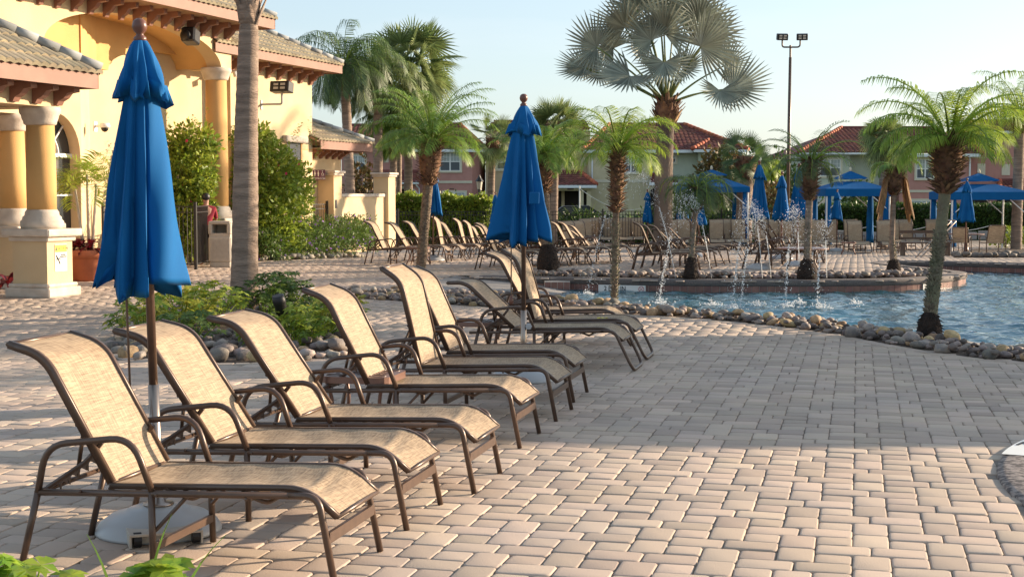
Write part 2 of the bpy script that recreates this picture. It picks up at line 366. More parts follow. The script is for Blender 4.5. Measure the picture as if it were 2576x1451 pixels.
bed_out = spline([gp(*p) for p in [(862, 750), (940, 754), (1040, 760), (1150, 768), (1300, 778), (1420, 783), (1575, 790), (1717, 799), (1917, 817), (2100, 841), (2240, 867), (2360, 887), (2484, 904), (2576, 910), (2760, 945), (2950, 985)]], 4)
bed_in_left = spline([gp(*p) for p in [(862, 738), (960, 736), (1060, 736), (1180, 741), (1290, 747), (1330, 752)]], 3)
HOLE = beach_left + far_lip[1:] + right_close + near_lip[::-1] + [gp(1180, 741), gp(1120, 736)]
near_cop = offs(near_lip, -.17)
NEAR_BED = bed_in_left[:-1] + near_cop + bed_out[::-1]
island_c = (-3.05, 17.6)
ISLAND = spline([gp(*p) for p in [(278, 882), (300, 902), (400, 908), (560, 918), (720, 912), (850, 900), (905, 880), (900, 830), (880, 790), (800, 765), (620, 755), (420, 775), (330, 800), (285, 850)]], 5, True)
far_back = offs(far_lip, .30)
FAR_BED = [gp(*p) for p in [(1360, 697), (1500, 698.5), (1800, 701.5), (2000, 702.5), (2200, 701), (2300, 697.5), (2345, 693), (2330, 688), (2240, 690), (2150, 695), (2000, 696), (1800, 695), (1600, 693), (1450, 690), (1340, 689)]]
FLOWER_BED = [gp(*p) for p in [(640, 655), (760, 650), (880, 636), (912, 625), (900, 612), (840, 606), (760, 615), (640, 630)]]
P1B = [gp(*p) for p in [(2420, 628), (2600, 636), (2620, 600), (2450, 600)]]

# one ground sheet reaching the horizon, with the pool cut out of it
GV = [Vector((x, y)) for x in np.linspace(-46, 60, 27) for y in np.linspace(-6, 74, 41)]
GV += [Vector(p) for p in ((-1500, -30), (1500, -30), (1500, 1600), (-1500, 1600), (0, 300), (-300, 200), (300, 200), (0, 800))]
k0 = len(GV); GV += [Vector(p) for p in HOLE]
edges = [(k0 + i, k0 + (i + 1) % len(HOLE)) for i in range(len(HOLE))]
vo, eo, fo, *_ = delaunay_2d_cdt(GV, edges, [], 0, 1e-5)
fk = [f for f in fo if not inpoly(sum(vo[i].x for i in f) / 3, sum(vo[i].y for i in f) / 3, HOLE)]
deck_mesh = mesh_obj('ground', [(v.x, v.y, gz(v.x, v.y) - .012) for v in vo], [tuple(f) for f in fk], M_sand); tag(deck_mesh, kind='structure')
DECKR = [(-30, -3), (34, -3), (34, 50), (-30, 50)]
# lawn and car-park ground beyond the deck
mb = MB(); V = []; xs = np.linspace(-1400, 1400, 9); 
mb.add([(-1400, 66.5, -.405), (1400, 66.5, -.405), (1400, 1500, -.405), (-1400, 1500, -.405)], [(0, 1, 2, 3)])
mb.add([(-1400, -40, -.012), (-30, -40, -.012), (-30, 66.4, -.012), (-1400, 66.4, -.012)], [(0, 1, 2, 3)])
tag(mb.build('lawn', M_asph), kind='structure')

def pavers():
    U = .170; th = R(-13.3); ct, st = math.cos(th), math.sin(th)
    rects = []
    for (x0, x1, y0, y1) in [(-1, .5, 0, 1), (.5, 2, 0, 1), (0, 1, 1, 2.5), (0, 1, 2.5, 4), (1, 2, 1, 2), (1, 2, 3, 4), (1, 2.5, 2, 3), (2.5, 4, 2, 3), (2, 3, 3, 4.5), (2, 3, 4.5, 6), (3, 4, 1, 2), (3, 4, 3, 4)]:
        rects.append((x0, x1, y0, y1))
    I, J = np.meshgrid(np.arange(-75, 75), np.arange(-12, 120)); I = I.ravel(); J = J.ravel(); allr = []
    for (x0, x1, y0, y1) in rects:
        cx = (I * 4 + (x0 + x1) / 2) * U; cy = (J * 4 + (y0 + y1) / 2) * U
        wx = cx * ct - cy * st; wy = cx * st + cy * ct
        allr.append(np.stack([wx, wy, np.full(len(wx), (x1 - x0) * U / 2), np.full(len(wx), (y1 - y0) * U / 2)], 1))
    A = np.concatenate(allr)
    k = (A[:, 1] > 4.2) & (A[:, 1] < 60) & (A[:, 0] > -.42 * A[:, 1] - 3.5) & (A[:, 0] < .42 * A[:, 1] + 3.5)
    A = A[k]
    for P in (HOLE, NEAR_BED, ISLAND, FAR_BED, FLOWER_BED): A = A[~inpoly_np(A[:, 0], A[:, 1], P)]
    A = A[(A[:, 0] - 6.12) ** 2 + (A[:, 1] - 7.6) ** 2 > 3.36 ** 2]
    near = A[:, 1] < 15.5
    def make(A, name, rc, npc, rings, jit):
        n = len(A); pts = []
        for q, (sx, sy) in enumerate([(1, 1), (-1, 1), (-1, -1), (1, -1)]):
            for j in range(npc):
                a = (q * 90 + (90 * j / (npc - 1) if npc > 1 else 45)) * PI / 180
                pts.append((sx, sy, math.cos(a), math.sin(a)))
        pts = np.array(pts); m = len(pts); Vs = []
        tilt = RNG.normal(0, .006, (n, 2)); dz = RNG.normal(0, .0016, n); yaw = RNG.normal(0, .006, n)
        ctn, stn = np.cos(th + yaw), np.sin(th + yaw); edge_j = RNG.normal(0, jit, (n, m, 2))
        for (ins, z) in rings:
            hx = A[:, 2] - ins - rc; hy = A[:, 3] - ins - rc
            lx = pts[None, :, 0] * hx[:, None] + pts[None, :, 2] * rc + edge_j[:, :, 0]; ly = pts[None, :, 1] * hy[:, None] + pts[None, :, 3] * rc + edge_j[:, :, 1]
            zz = z + dz[:, None] + lx * tilt[:, 0:1] + ly * tilt[:, 1:2]
            X = A[:, 0:1] + lx * ctn[:, None] - ly * stn[:, None]; Y = A[:, 1:2] + lx * stn[:, None] + ly * ctn[:, None]
            t = np.clip((Y - 36) / 14, 0, 1); zz = zz - .4 * t * t * (3 - 2 * t)
            Vs.append(np.stack([X, Y, zz], 2))
        V = np.concatenate(Vs, 1).reshape(-1, 3); nr = len(rings); per = m * nr
        quads = []
        for r in range(nr - 1):
            for j in range(m): quads.append((r * m + j, (r + 1) * m + j, (r + 1) * m + (j + 1) % m, r * m + (j + 1) % m))
        quads = np.array(quads); base = np.arange(n) * per
        Q = (base[:, None, None] + quads[None]).reshape(-1, 4); T = base[:, None] + np.arange(m)[None]
        me = bpy.data.meshes.new(name); me.vertices.add(len(V)); me.vertices.foreach_set('co', V.astype(np.float32).ravel())
        loops = np.concatenate([Q.ravel(), T.ravel()]); me.loops.add(len(loops)); me.loops.foreach_set('vertex_index', loops.astype(np.int32))
        starts = np.concatenate([np.arange(len(Q)) * 4, len(Q) * 4 + np.arange(n) * m]); me.polygons.add(len(starts)); me.polygons.foreach_set('loop_start', starts.astype(np.int32))
        me.update(calc_edges=True); me.validate(); me.shade_smooth(); me.materials.append(M_paver)
        o = bpy.data.objects.new(name, me); COL.objects.link(o); tag(o, kind='structure')
    make(A[near], 'paving', .022, 3, [(.011, 0.0), (.0055, -.0014), (.0024, -.006), (.0018, -.022)], .0012)
    make(A[~near], 'paving', .020, 2, [(.009, 0.0), (.0025, -.006), (.002, -.02)], .001)
pavers()

def course(line, wdt, ln, name, m=None, z=.004, side=1, closed=False):       # border course of pavers along a curve
    P = [Vector(p) for p in line]; V = []; F = []; mb = MB()
    if closed: P = P + [P[0]]
    seg = []; acc = 0; d = [0]
    for i in range(len(P) - 1): acc += (P[i + 1] - P[i]).length; d.append(acc)
    def pt(s):
        s = max(0, min(acc, s))
        for i in range(len(P) - 1):
            if d[i + 1] >= s:
                t = (s - d[i]) / max(1e-6, d[i + 1] - d[i]); tt = (P[i + 1] - P[i]).normalized(); return P[i].lerp(P[i + 1], t), tt
        return P[-1], (P[-1] - P[-2]).normalized()
    n = int(acc / ln)
    for k in range(n):
        a, ta = pt(k * ln + .004); b, tb = pt((k + 1) * ln - .004); na = Vector((-ta.y, ta.x)) * wdt * side; nb = Vector((-tb.y, tb.x)) * wdt * side
        zz = z + random.uniform(-.0015, .0015); q = [a, b, b + nb, a + na]; c = sum(q, Vector((0, 0))) / 4
        top = [(c + (p - c) * (1 - .012 / (p - c).length)) for p in q]
        mb.add([(p.x, p.y, zz + gz(0, p.y)) for p in top] + [(p.x, p.y, zz - .009 + gz(0, p.y)) for p in q] + [(p.x, p.y, zz - .05 + gz(0, p.y)) for p in q],
               [(0, 1, 2, 3) if side > 0 else (3, 2, 1, 0)] + [(j, j + 4, (j + 1) % 4 + 4, (j + 1) % 4) for j in range(4)] + [(j + 4, j + 8, (j + 1) % 4 + 8, (j + 1) % 4 + 4) for j in range(4)])
    return tag(mb.build(name, m or M_paver), kind='structure')
course(bed_out, .17, .22, 'kerb_course', side=-1)
course(ISLAND, .16, .2, 'kerb_course', side=-1, closed=True) if False else course(ISLAND, .16, .2, 'kerb_course', side=1, closed=True)

def sheet(name, poly, z, m, slope=True):
    vo, eo, fo, *_ = delaunay_2d_cdt([Vector(p) for p in poly], [(i, (i + 1) % len(poly)) for i in range(len(poly))], [], 1, 1e-5)
    return mesh_obj(name, [(v.x, v.y, z + gz(v.x, v.y)) for v in vo], [tuple(f) for f in fo], m)
for P in (NEAR_BED, ISLAND, FAR_BED, FLOWER_BED, P1B): tag(sheet('planting_soil', P, -.006 if P is not P1B else .012, M_mulch), kind='structure')

# pool: walls, tile band, coping, floor, water
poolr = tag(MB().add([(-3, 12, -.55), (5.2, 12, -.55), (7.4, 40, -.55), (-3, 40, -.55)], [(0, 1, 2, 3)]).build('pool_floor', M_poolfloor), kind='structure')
tag(MB().add([(5.2, 12, -.55), (6.4, 12, -.95), (24, 12, -.95), (24, 40, -.95), (8.6, 40, -.95), (7.4, 40, -.55)], [(0, 1, 4, 5), (1, 2, 3, 4)]).build('pool_floor', M_deep), kind='structure')  # right part coloured darker to imitate dimmer deep water
def wall_strip(line, z0, z1, name, m, inset=0, flip=False):
    L = offs(line, inset); n = len(L); V = [(p[0], p[1], z1) for p in L] + [(p[0], p[1], z0) for p in L]
    return tag(mesh_obj(name, V, [(i, i + 1, n + i + 1, n + i) for i in range(n - 1)], m), kind='structure')
wall_strip(far_lip, -.96, -.02, 'pool_wall', M_grout, .035)
wall_strip(near_lip, -.96, -.02, 'pool_wall', M_grout, -.035)
wall_strip([far_lip[-1]] + right_close + [near_lip[-1]], -.96, -.02, 'pool_wall', M_grout, 0)
def tiles(line, z0, z1, ins, side):
    L = offs(line, ins); P = [Vector(p) for p in L]; acc = [0]
    for i in range(len(P) - 1): acc.append(acc[-1] + (P[i + 1] - P[i]).length)
    mb = MB(); step = .152; n = int(acc[-1] / step)
    def pt(s):
        i = min(len(P) - 2, max(0, int(np.searchsorted(acc, s)) - 1)); t = (s - acc[i]) / max(1e-6, acc[i + 1] - acc[i]); return P[i].lerp(P[i + 1], t)
    for k in range(n):
        a = pt(k * step + .004); b = pt((k + 1) * step - .004)
        for (q0, q1) in ((z1 - .148, z1), (z1 - .30, z1 - .152)):
            t = (b - a).normalized(); nn = Vector((t.y, -t.x)) * side
            A = [(a.x, a.y, q0), (b.x, b.y, q0), (b.x, b.y, q1), (a.x, a.y, q1)]
            c = [(v[0] + nn.x * .006, v[1] + nn.y * .006, v[2]) for v in A]
            mb.add(A + c, [(4, 5, 6, 7), (0, 1, 5, 4), (2, 3, 7, 6), (1, 2, 6, 5), (3, 0, 4, 7)])
    return tag(mb.build('waterline_tile', M_waterline), kind='structure')
tiles(far_lip, 0, -.105, .030, 1); tiles(near_lip, 0, -.105, -.030, -1)
def coping(line, wdt, name, m, top=.018, th=.115, side=1):
    prof = [(wdt, top), (.035, top), (.008, top - .012), (-.004, top - .045), (.004, -th + .02), (.03, -th), (wdt, -th)]
    cols = [offs(line, p[0] * side) for p in prof]; n = len(line); V = []; F = []
    for j, c in enumerate(cols): V += [(p[0], p[1], prof[j][1] + gz(0, p[1])) for p in c]
    for j in range(len(prof) - 1):
        for i in range(n - 1): F.append((j * n + i, j * n + i + 1, (j + 1) * n + i + 1, (j + 1) * n + i))
    return tag(mesh_obj(name, V, F, m, None, True), kind='structure')
coping(far_lip, .32, 'pool_coping', M_coping); coping(near_lip, .17, 'pool_coping', M_concrete, side=-1, top=.014)
gx, gy = np.meshgrid(np.linspace(-2.2, 16.2, 270), np.linspace(12.5, 38.5, 370)); hh = np.zeros_like(gx); wr = np.random.default_rng(5)
for k in range(34):
    lam = wr.uniform(.24, .75); a_ = wr.normal(1.45, .9); amp = .0072 * lam ** 1.15; kx, ky = math.cos(a_) * 2 * PI / lam, math.sin(a_) * 2 * PI / lam; ph_ = wr.uniform(0, 6.28)
    hh += amp * np.sin(kx * gx + ky * gy + ph_ + 1.1 * np.sin(gx * .7 + k) + .8 * np.sin(gy * .5 + 2 * k))
ny_, nx_ = gx.shape; ii = np.arange(ny_ - 1)[:, None] * nx_ + np.arange(nx_ - 1)[None]; FF = np.stack([ii, ii + 1, ii + nx_ + 1, ii + nx_], 2).reshape(-1, 4)
wl = tag(mesh_obj('pool_water', np.stack([gx.ravel(), gy.ravel(), WZ + hh.ravel()], 1), FF.tolist(), M_water, None, True), kind='structure')
# sloping beach entry
pl = [Vector(gp(*p)) for p in [(1060, 733), (1066, 718), (1090, 704), (1152, 692), (1205, 696.5)]]
pr = [Vector(gp(*p)) for p in [(1330, 752), (1365, 737), (1400, 722), (1425, 707), (1436, 699)]]
V = []; F = []; NU, NV = 14, 9
for i in range(NU):
    t = i / (NU - 1)
    for j in range(NV):
        s = j / (NV - 1) * 4; k = min(3, int(s)); f = s - k; a = pl[k].lerp(pl[k + 1], f); b = pr[k].lerp(pr[k + 1], f); tt = t * 1.35; p = a.lerp(b, tt); V.append((p.x, p.y, -.012 - .215 * tt ** 1.25))
for i in range(NU - 1):
    for j in range(NV - 1): F.append((i * NV + j, (i + 1) * NV + j, (i + 1) * NV + j + 1, i * NV + j + 1))
tag(mesh_obj('beach_entry', V, F, M_concrete, None, True), kind='structure')
a, b = gp(1416, 722, -.21), gp(1318, 744, -.21); c, d = gp(1290, 746, -.21), gp(1378, 722, -.21)
tag(MB().prism([a, b, c, d], -.26, -.192).build('white_tile_strip', M_tilewhite), kind='structure')
# stepped end block of the far wall
a, b = Vector(gp(1370, 708.5, -.06)), Vector(gp(1434, 708.5, -.06))
mb = MB().box(a.x, b.x, a.y - .02, a.y + .9, -.5, -.055); tag(mb.build('pool_step', M_grout), kind='structure')
mb = MB()
for k in range(4):
    w_ = (b.x - a.x) / 4; mb.box(a.x + k * w_ + .005, a.x + (k + 1) * w_ - .005, a.y - .03, a.y - .02, -.215, -.07)
tag(mb.build('waterline_tile', M_waterline), kind='structure')
# lettering on tiles
def text(name, s, size, m, parent=None, loc=(0, 0, 0), rot=(0, 0, 0), ext=.002, sx=1.0):
    cu = bpy.data.curves.new(name, 'FONT'); cu.body = s; cu.size = size; cu.extrude = ext; cu.align_x = 'CENTER'; cu.align_y = 'CENTER'; cu.resolution_u = 3; cu.offset = size * .012
    o = bpy.data.objects.new(name, cu); COL.objects.link(o); bpy.context.view_layer.update()
    me = bpy.data.meshes.new_from_object(o.evaluated_get(bpy.context.evaluated_depsgraph_get())); bpy.data.objects.remove(o); me.name = name; me.materials.clear(); me.materials.append(m)
    o = bpy.data.objects.new(name, me); COL.objects.link(o); o.location = loc; o.rotation_euler = rot; o.scale = (sx, 1, 1)
    if parent: o.parent = parent
    return o
def lip_frame(xpx):
    best = min(range(len(far_lip) - 1), key=lambda i: abs(XC + FPX * far_lip[i][0] / far_lip[i][1] - xpx) + (0 if far_lip[i][1] < 30 else 500))
    p = Vector(far_lip[best]); t = (Vector(far_lip[best + 1]) - p).normalized(); return p, math.atan2(t.y, t.x)
def marker(xpx, txt, wd, label, icon=None):
    p, ang = lip_frame(xpx); e = empty('depth_marker', (p.x, p.y, 0), ang, label, 'tile sign', 'pool depth markers')
    MB().box(-wd / 2, wd / 2, .012, .022, -.252, -.108).build('tile', M_tilewhite, e)
    text('lettering', txt, .125, M_ink, e, (-.0 if not icon else -.14, .011, -.18), (PI / 2, 0, 0), sx=.9)
    if icon:
        mb = MB(); mb.tube([(wd / 2 - .085 + .052 * math.cos(2 * PI * k / 20), .011, -.18 + .052 * math.sin(2 * PI * k / 20)) for k in range(21)], .005, 6, up=(0, 1, 0))
        mb.tube([(wd / 2 - .12, .01, -.145), (wd / 2 - .05, .01, -.215)], .004, 6); mb.tube([(wd / 2 - .12, .01, -.215), (wd / 2 - .05, .01, -.145)], .004, 6)
        mb.build('no_diving_symbol', M_inkred, e)
marker(1566, '2 FT 6 IN', .0 + .95, 'white tile sign with black IN lettering and red crossed circle behind the palm trunk', True)
marker(2331, '2 FT', .30, 'white tile reading 2 FT near the curved end of the pool wall')
# round spa coping at the right edge
e = empty('spa_rim', (6.12, 7.6, 0), 0, 'dark speckled curved spa rim at the right edge of the paving', 'spa')
MB().lathe([(2.6, -.02), (2.6, .024), (3.34, .024), (3.385, .012), (3.393, -.02)], 96).build('rim', M_mottle, e, True)
v1, v2 = math.atan2(9.09 - 7.6, 3.076 - 6.12), math.atan2(9.62 - 7.6, 3.45 - 6.12)
mb = MB(); n = 8; V = []
for i in range(n + 1):
    a = v1 + (v2 - v1) * i / n; V += [(3.39 * math.cos(a), 3.39 * math.sin(a), .028), (2.7 * math.cos(a), 2.7 * math.sin(a), .028)]
mb.add(V, [(2 * i, 2 * i + 1, 2 * i + 3, 2 * i + 2) for i in range(n)]); mb.build('white_tile', M_tilewhite, e)
text('lettering', 'NO DIVING', .19, M_ink, e, (-2.50, 1.62, .031), (0, 0, R(-38)), sx=.8)

# ------------------------------------------------------------------ river rocks
def rock_mesh(seed, lvl=2):
    import bmesh
    bm = bmesh.new(); bmesh.ops.create_icosphere(bm, subdivisions=lvl, radius=.5); rs = random.Random(seed); sx, sy, sz = rs.uniform(.85, 1.25), rs.uniform(.75, 1), rs.uniform(.5, .72); off = Vector((rs.random() * 50, rs.random() * 50, 0))
    for v in bm.verts:
        k = 1 + .22 * mnoise.noise(v.co * 2.2 + off) + .05 * mnoise.noise(v.co * 6 + off)
        if seed % 3 == 0: v.co = Vector([math.copysign(min(abs(c), .36 + .05 * rs.random()), c) for c in v.co])
        v.co = Vector((v.co.x * sx, v.co.y * sy, v.co.z * sz)) * k
    me = bpy.data.meshes.new('rock'); bm.to_mesh(me); bm.free(); me.shade_smooth(); return me
ROCKS = []
for s_ in range(6):
    for mm in (M_rock, M_rock2, M_rock3): me = rock_mesh(s_ + 10 if mm is M_rock else s_ + 30); me.materials.append(mm); ROCKS.append(me)
def scatter(poly, n, dmin, rs, keep=lambda p: True, tries=40):
    xs = [p[0] for p in poly]; ys = [p[1] for p in poly]; pts = []
    for _ in range(n * tries):
        p = (rs.uniform(min(xs), max(xs)), rs.uniform(min(ys), max(ys)))
        if inpoly(p[0], p[1], poly) and keep(p) and all((p[0] - q[0]) ** 2 + (p[1] - q[1]) ** 2 > dmin * dmin for q in pts):
            pts.append(p)
            if len(pts) >= n: break
    return pts
def rocks(poly, n, dmin, size, weights, labels, group, seed, keep=lambda p: True):
    rs = random.Random(seed); c = 0
    for p in scatter(poly, n, dmin, rs, keep):
        k = rs.choices((0, 1, 2), weights(p))[0]; me = ROCKS[rs.randrange(6) * 3 + k]; s = size * rs.uniform(.75, 1.45)
        o = bpy.data.objects.new('river_rock', me); COL.objects.link(o); o.location = (p[0], p[1], gz(*p) + s * .21 + (.05 if rs.random() < .18 else 0)); o.scale = (s * rs.uniform(.8, 1.25), s * rs.uniform(.75, 1.05), s * rs.uniform(.8, 1.15)); o.rotation_euler = (rs.uniform(-.3, .3), rs.uniform(-.3, .3), rs.uniform(0, 6.28))
        tag(o, labels[k], 'rock', group); c += 1
    return c
nr = rocks(NEAR_BED, 236, .12, .155, lambda p: (3, 4 if p[0] < 3.4 else 1.6, 2.2 if p[0] > 1 else 1), ['smooth grey river rock in the border along the near pool edge', 'tan river rock in the border along the near pool edge', 'dark brown river rock in the border along the near pool edge'], 'river rocks along the near pool edge', 3, lambda p: p[0] < .40 * p[1] and p[0] > -2.8)
nr += rocks(ISLAND, 66, .15, .16, lambda p: (4, 1, .6), ['grey river rock under the shrubs of the round palm bed', 'tan river rock under the shrubs of the round palm bed', 'dark river rock under the shrubs of the round palm bed'], 'river rocks of the round palm bed', 5, lambda p: p[1] < 16.4 or p[0] > -2.0 and p[1] < 17.5)
print('rocks', nr)
def rock_mass(poly, n, dmin, size, m, name, label, seed):
    rs = random.Random(seed); V = []; F = []
    bases = [rock_mesh(s_ + seed * 10, 1) for s_ in range(5)]
    for p in scatter(poly, n, dmin, rs):
        me = rs.choice(bases); s = size * rs.uniform(.7, 1.45); M = Matrix.Translation((p[0], p[1], gz(*p) + s * .22 + rs.choice((0, 0, .05)))) @ Matrix.Rotation(rs.uniform(0, 6.3), 4, 'Z') @ Matrix.Scale(s, 4)
        k = len(V); V += [tuple(M @ v.co) for v in me.vertices]; F += [tuple(i + k for i in f.vertices) for f in me.polygons]
    o = mesh_obj(name, V, F, m, None, True); return tag(o, label, 'rocks', None, 'stuff')
M_rockI = mat('mixed_river_rock', (.30, .24, .20), .7, (.14, .11, .10), 3, island=.55)
rock_mass(NEAR_BED, 800, .07, .095, M_rockI, 'river_rocks', 'small filler stones between the big rocks along the near pool edge', 8)
rock_mass(ISLAND, 260, .1, .12, M_rockI, 'river_rocks', 'small filler stones under the shrubs of the round bed', 9)
rock_mass(FAR_BED, 420, .11, .155, M_rockI, 'river_rocks', 'strip of small dark river rocks along the far pool wall', 4)
FB2 = [gp(*p) for p in [(650, 657), (760, 652), (890, 636), (914, 625), (902, 620), (760, 644), (650, 649)]]
rock_mass(FB2, 130, .14, .2, M_rock, 'river_rocks', 'pale river rocks edging the purple flower bed', 6)
rock_mass([gp(*p) for p in [(2400, 631), (2590, 637), (2590, 632), (2400, 626)]], 60, .2, .25, M_rock, 'river_rocks', 'pale rocks edging the shrub bed at the far right', 7)

# ------------------------------------------------------------------ sun loungers
def lounger_parts(sled):
    p = {}; RT = .0155
    mb = MB()
    for s in (-1, 1):
        y = s * .30
        if sled: rail = [(.0, y, .335), (1.30, y, .375)]
        else: rail = [(.075, y, .335), (1.27, y, .374)]
        mb.tube(rail, RT, 8)
        mb.strip(fillet([(.42, 0, .372), (1.33, 0, .402), (1.475, 0, .285)], .10, 5), y * .885 - .012, y * .885 + .012, .026)
        for xb in (.30, .66, 1.08): mb.ball((xb, y + s * .016, .352), .008, 6, 4)
    mb.tube([(.42, -.27, .36), (.42, .27, .36)], .011, 6); mb.tube([(1.475, -.27, .287), (1.475, .27, .287)], .010, 6); mb.tube([(.10, -.30, .34), (.10, .30, .34)], .012, 6)
    for xb in (.80, 1.15): mb.tube(fillet([(xb - .11, -.27, .375), (xb, -.26, .325), (xb, .26, .325), (xb - .11, .27, .375)], .05, 3), .010, 6)
    p['frame'] = mb
    p['arm'] = [MB().tube(fillet([(.085, s * .30, .335), (.135, s * .31, .55), (.55, s * .315, .60), (.635, s * .30, .365)], .105, 6), RT, 8) for s in (-1, 1)]
    legs = []
    for s in (-1, 1):
        y = s * .30
        legs.append(MB().tube([(.085, y, .336), (.0, y * 1.02, .0)], RT, 8))
        legs.append(MB().tube([(.632, y, .36), (.64, y * 1.02, .0)], RT, 8))
        if not sled: legs.append(MB().tube(fillet([(1.27, y, .374), (1.40, y, .378), (1.475, y * 1.02, .0)], .13, 6), RT, 8))
    if sled: legs.append(MB().tube(fillet([(1.27, -.30, .374), (1.40, -.30, .378), (1.58, -.30, .014), (1.58, .30, .014), (1.40, .30, .378), (1.27, .30, .374)], .10, 6), RT, 8))
    p['leg'] = legs
    cb = [MB().box(.628, .648, -.295, .295, .10, .135)]
    if not sled: cb.append(MB().box(1.433, 1.451, -.295, .295, .175, .222))
    for s in (-1, 1): cb[0].tube([(.645, s * .29, .19), (.80, s * .275, .355)], .010, 6)
    p['crossbar'] = cb
    path = fillet([(.425, 0, .385), (1.335, 0, .412), (1.482, 0, .292)], .11, 8); pts = []
    full = []
    for i in range(len(path) - 1):
        n = max(1, int((Vector(path[i + 1]) - Vector(path[i])).length / .06)); full += [Vector(path[i]).lerp(Vector(path[i + 1]), k / n) for k in range(n)]
    full.append(Vector(path[-1])); V = []; F = []; M_ = 10
    for i, q in enumerate(full):
        t = (full[min(i + 1, len(full) - 1)] - full[max(0, i - 1)]).normalized(); nn = Vector((-t.z, 0, t.x)); fade = smooth(min(i, len(full) - 1 - i) / 3)
        for j in range(M_ + 1):
            v = j / M_ * 2 - 1; sag = -.034 * (1 - v * v) * (.35 + .65 * fade) + .006 * math.sin(i * 1.7 + 3 * v) * (1 - v * v) * fade
            V.append((q.x + nn.x * sag, v * .272, q.z + nn.z * sag))
    for i in range(len(full) - 1):
        for j in range(M_): F.append((i * (M_ + 1) + j, (i + 1) * (M_ + 1) + j, (i + 1) * (M_ + 1) + j + 1, i * (M_ + 1) + j + 1))
    p['seat'] = (V, F)
    bp_ = fillet([(0, 0, 0), (.635, 0, 0), (.765, 0, .125)], .12, 7); full = []
    for i in range(len(bp_) - 1):
        n = max(1, int((bp_[i + 1] - bp_[i]).length / .07)); full += [bp_[i].lerp(bp_[i + 1], k / n) for k in range(n)]
    full.append(bp_[-1]); V = []; F = []
    for i, q in enumerate(full):
        t = (full[min(i + 1, len(full) - 1)] - full[max(0, i - 1)]).normalized(); nn = Vector((-t.z, 0, t.x))
        for j in range(M_ + 1):
            v = j / M_ * 2 - 1; sag = .010 * (1 - v * v) + .003 * math.sin(i * 1.1 + 2 * v) * (1 - v * v) - .008; V.append((q.x + nn.x * sag, v * .262, q.z + nn.z * sag))
    for i in range(len(full) - 1):
        for j in range(M_): F.append((i * (M_ + 1) + j, i * (M_ + 1) + j + 1, (i + 1) * (M_ + 1) + j + 1, (i + 1) * (M_ + 1) + j))
    p['backrest'] = (V, F)
    mb = MB()
    for s in (-1, 1): mb.strip(bp_, s * .262 - .011, s * .262 + .011, .036)
    mb.tube([(.766, -.27, .127), (.766, .27, .127)], .011, 6); mb.tube([(.0, -.26, .004), (.0, .26, .004)], .011, 6); mb.tube([(.30, -.26, .02), (.30, .26, .02)], .010, 6)
    p['backrest_frame'] = mb
    racks = []
    for s in (-1, 1):
        mb = MB(); racks.append(mb)
        y = s * .245; mb.tube(fillet([(.10, y, .345), (.30, y, .475), (.37, y, .56)], .04, 3), .012, 6)
        for k in range(4):
            x0 = .155 + k * .045; z0 = .372 + k * .032; mb.extr([(x0, y - .005, z0), (x0 + .045, y - .005, z0 + .03), (x0 + .052, y - .005, z0 - .005), (x0 + .038, y - .005, z0 + .002), (x0 + .024, y - .005, z0 + .006), (x0 + .012, y - .005, z0 - .006), (x0 + .012, y - .005, z0 - .04)], (0, .010, 0))
    p['support_rack'] = racks
    return p
PM = {}
for sled in (False, True):
    p = lounger_parts(sled); q = {}
    def tomesh(nm, mbx, m, sm=True):
        V, F = (mbx.V, mbx.F) if isinstance(mbx, MB) else mbx; me = bpy.data.meshes.new(nm); me.from_pydata([tuple(v) for v in V], [], F); me.materials.append(m)
        if sm: me.shade_smooth()
        return me
    q['frame'] = [tomesh('frame', p['frame'], M_bronze)]; q['armrest'] = [tomesh('armrest', a, M_bronze) for a in p['arm']]; q['leg'] = [tomesh('leg', a, M_bronze) for a in p['leg']]
    q['crossbar'] = [tomesh('crossbar', a, M_bronze, False) for a in p['crossbar']]; q['seat'] = [tomesh('seat', p['seat'], M_sling)]; q['support_rack'] = [tomesh('support_rack', a, M_bronze, False) for a in p['support_rack']]
    q['_back'] = tomesh('backrest', p['backrest'], M_sling); q['_bf'] = tomesh('backrest_frame', p['backrest_frame'], M_bronze)
    PM[sled] = q
ME_strut = tomesh('support_strut', MB().tube([(0, 0, 0), (1, 0, 0)], .0095, 6), M_bronze)
def lounger(root_xy, heading, recline, sled, label, group, z=None):
    X, Y = root_xy; t = empty('sun_lounger', (X, Y, gz(X, Y) + .001 if z is None else z), R(heading), label, 'sun lounger', group); q = PM[sled]
    for k in ('frame', 'armrest', 'leg', 'crossbar', 'seat', 'support_rack'):
        for me in q[k]: inst(k, me, t)
    a = R(recline); h = Vector((.425, 0, .385)); inst('backrest', q['_back'], t, h, (0, PI + a, 0)); inst('backrest_frame', q['_bf'], t, h, (0, PI + a, 0))
    d = Vector((-math.cos(a), 0, math.sin(a)))
    for s in (-1, 1):
        p0 = h + d * .30 + Vector((0, s * .22, 0)); p1 = Vector((.235, s * .22, .41)); v = p1 - p0
        o = inst('support_strut', ME_strut, t, p0, v.to_track_quat('X', 'Z').to_euler()); o.scale = (v.length, 1, 1)
    return t
def lounger_by_foot(fc, heading, recline, sled, label, group, fx=1.475):
    h = R(heading); return lounger((fc[0] - fx * math.cos(h), fc[1] - fx * math.sin(h)), heading, recline, sled, label, group)
G1 = 'sun loungers in the front row'
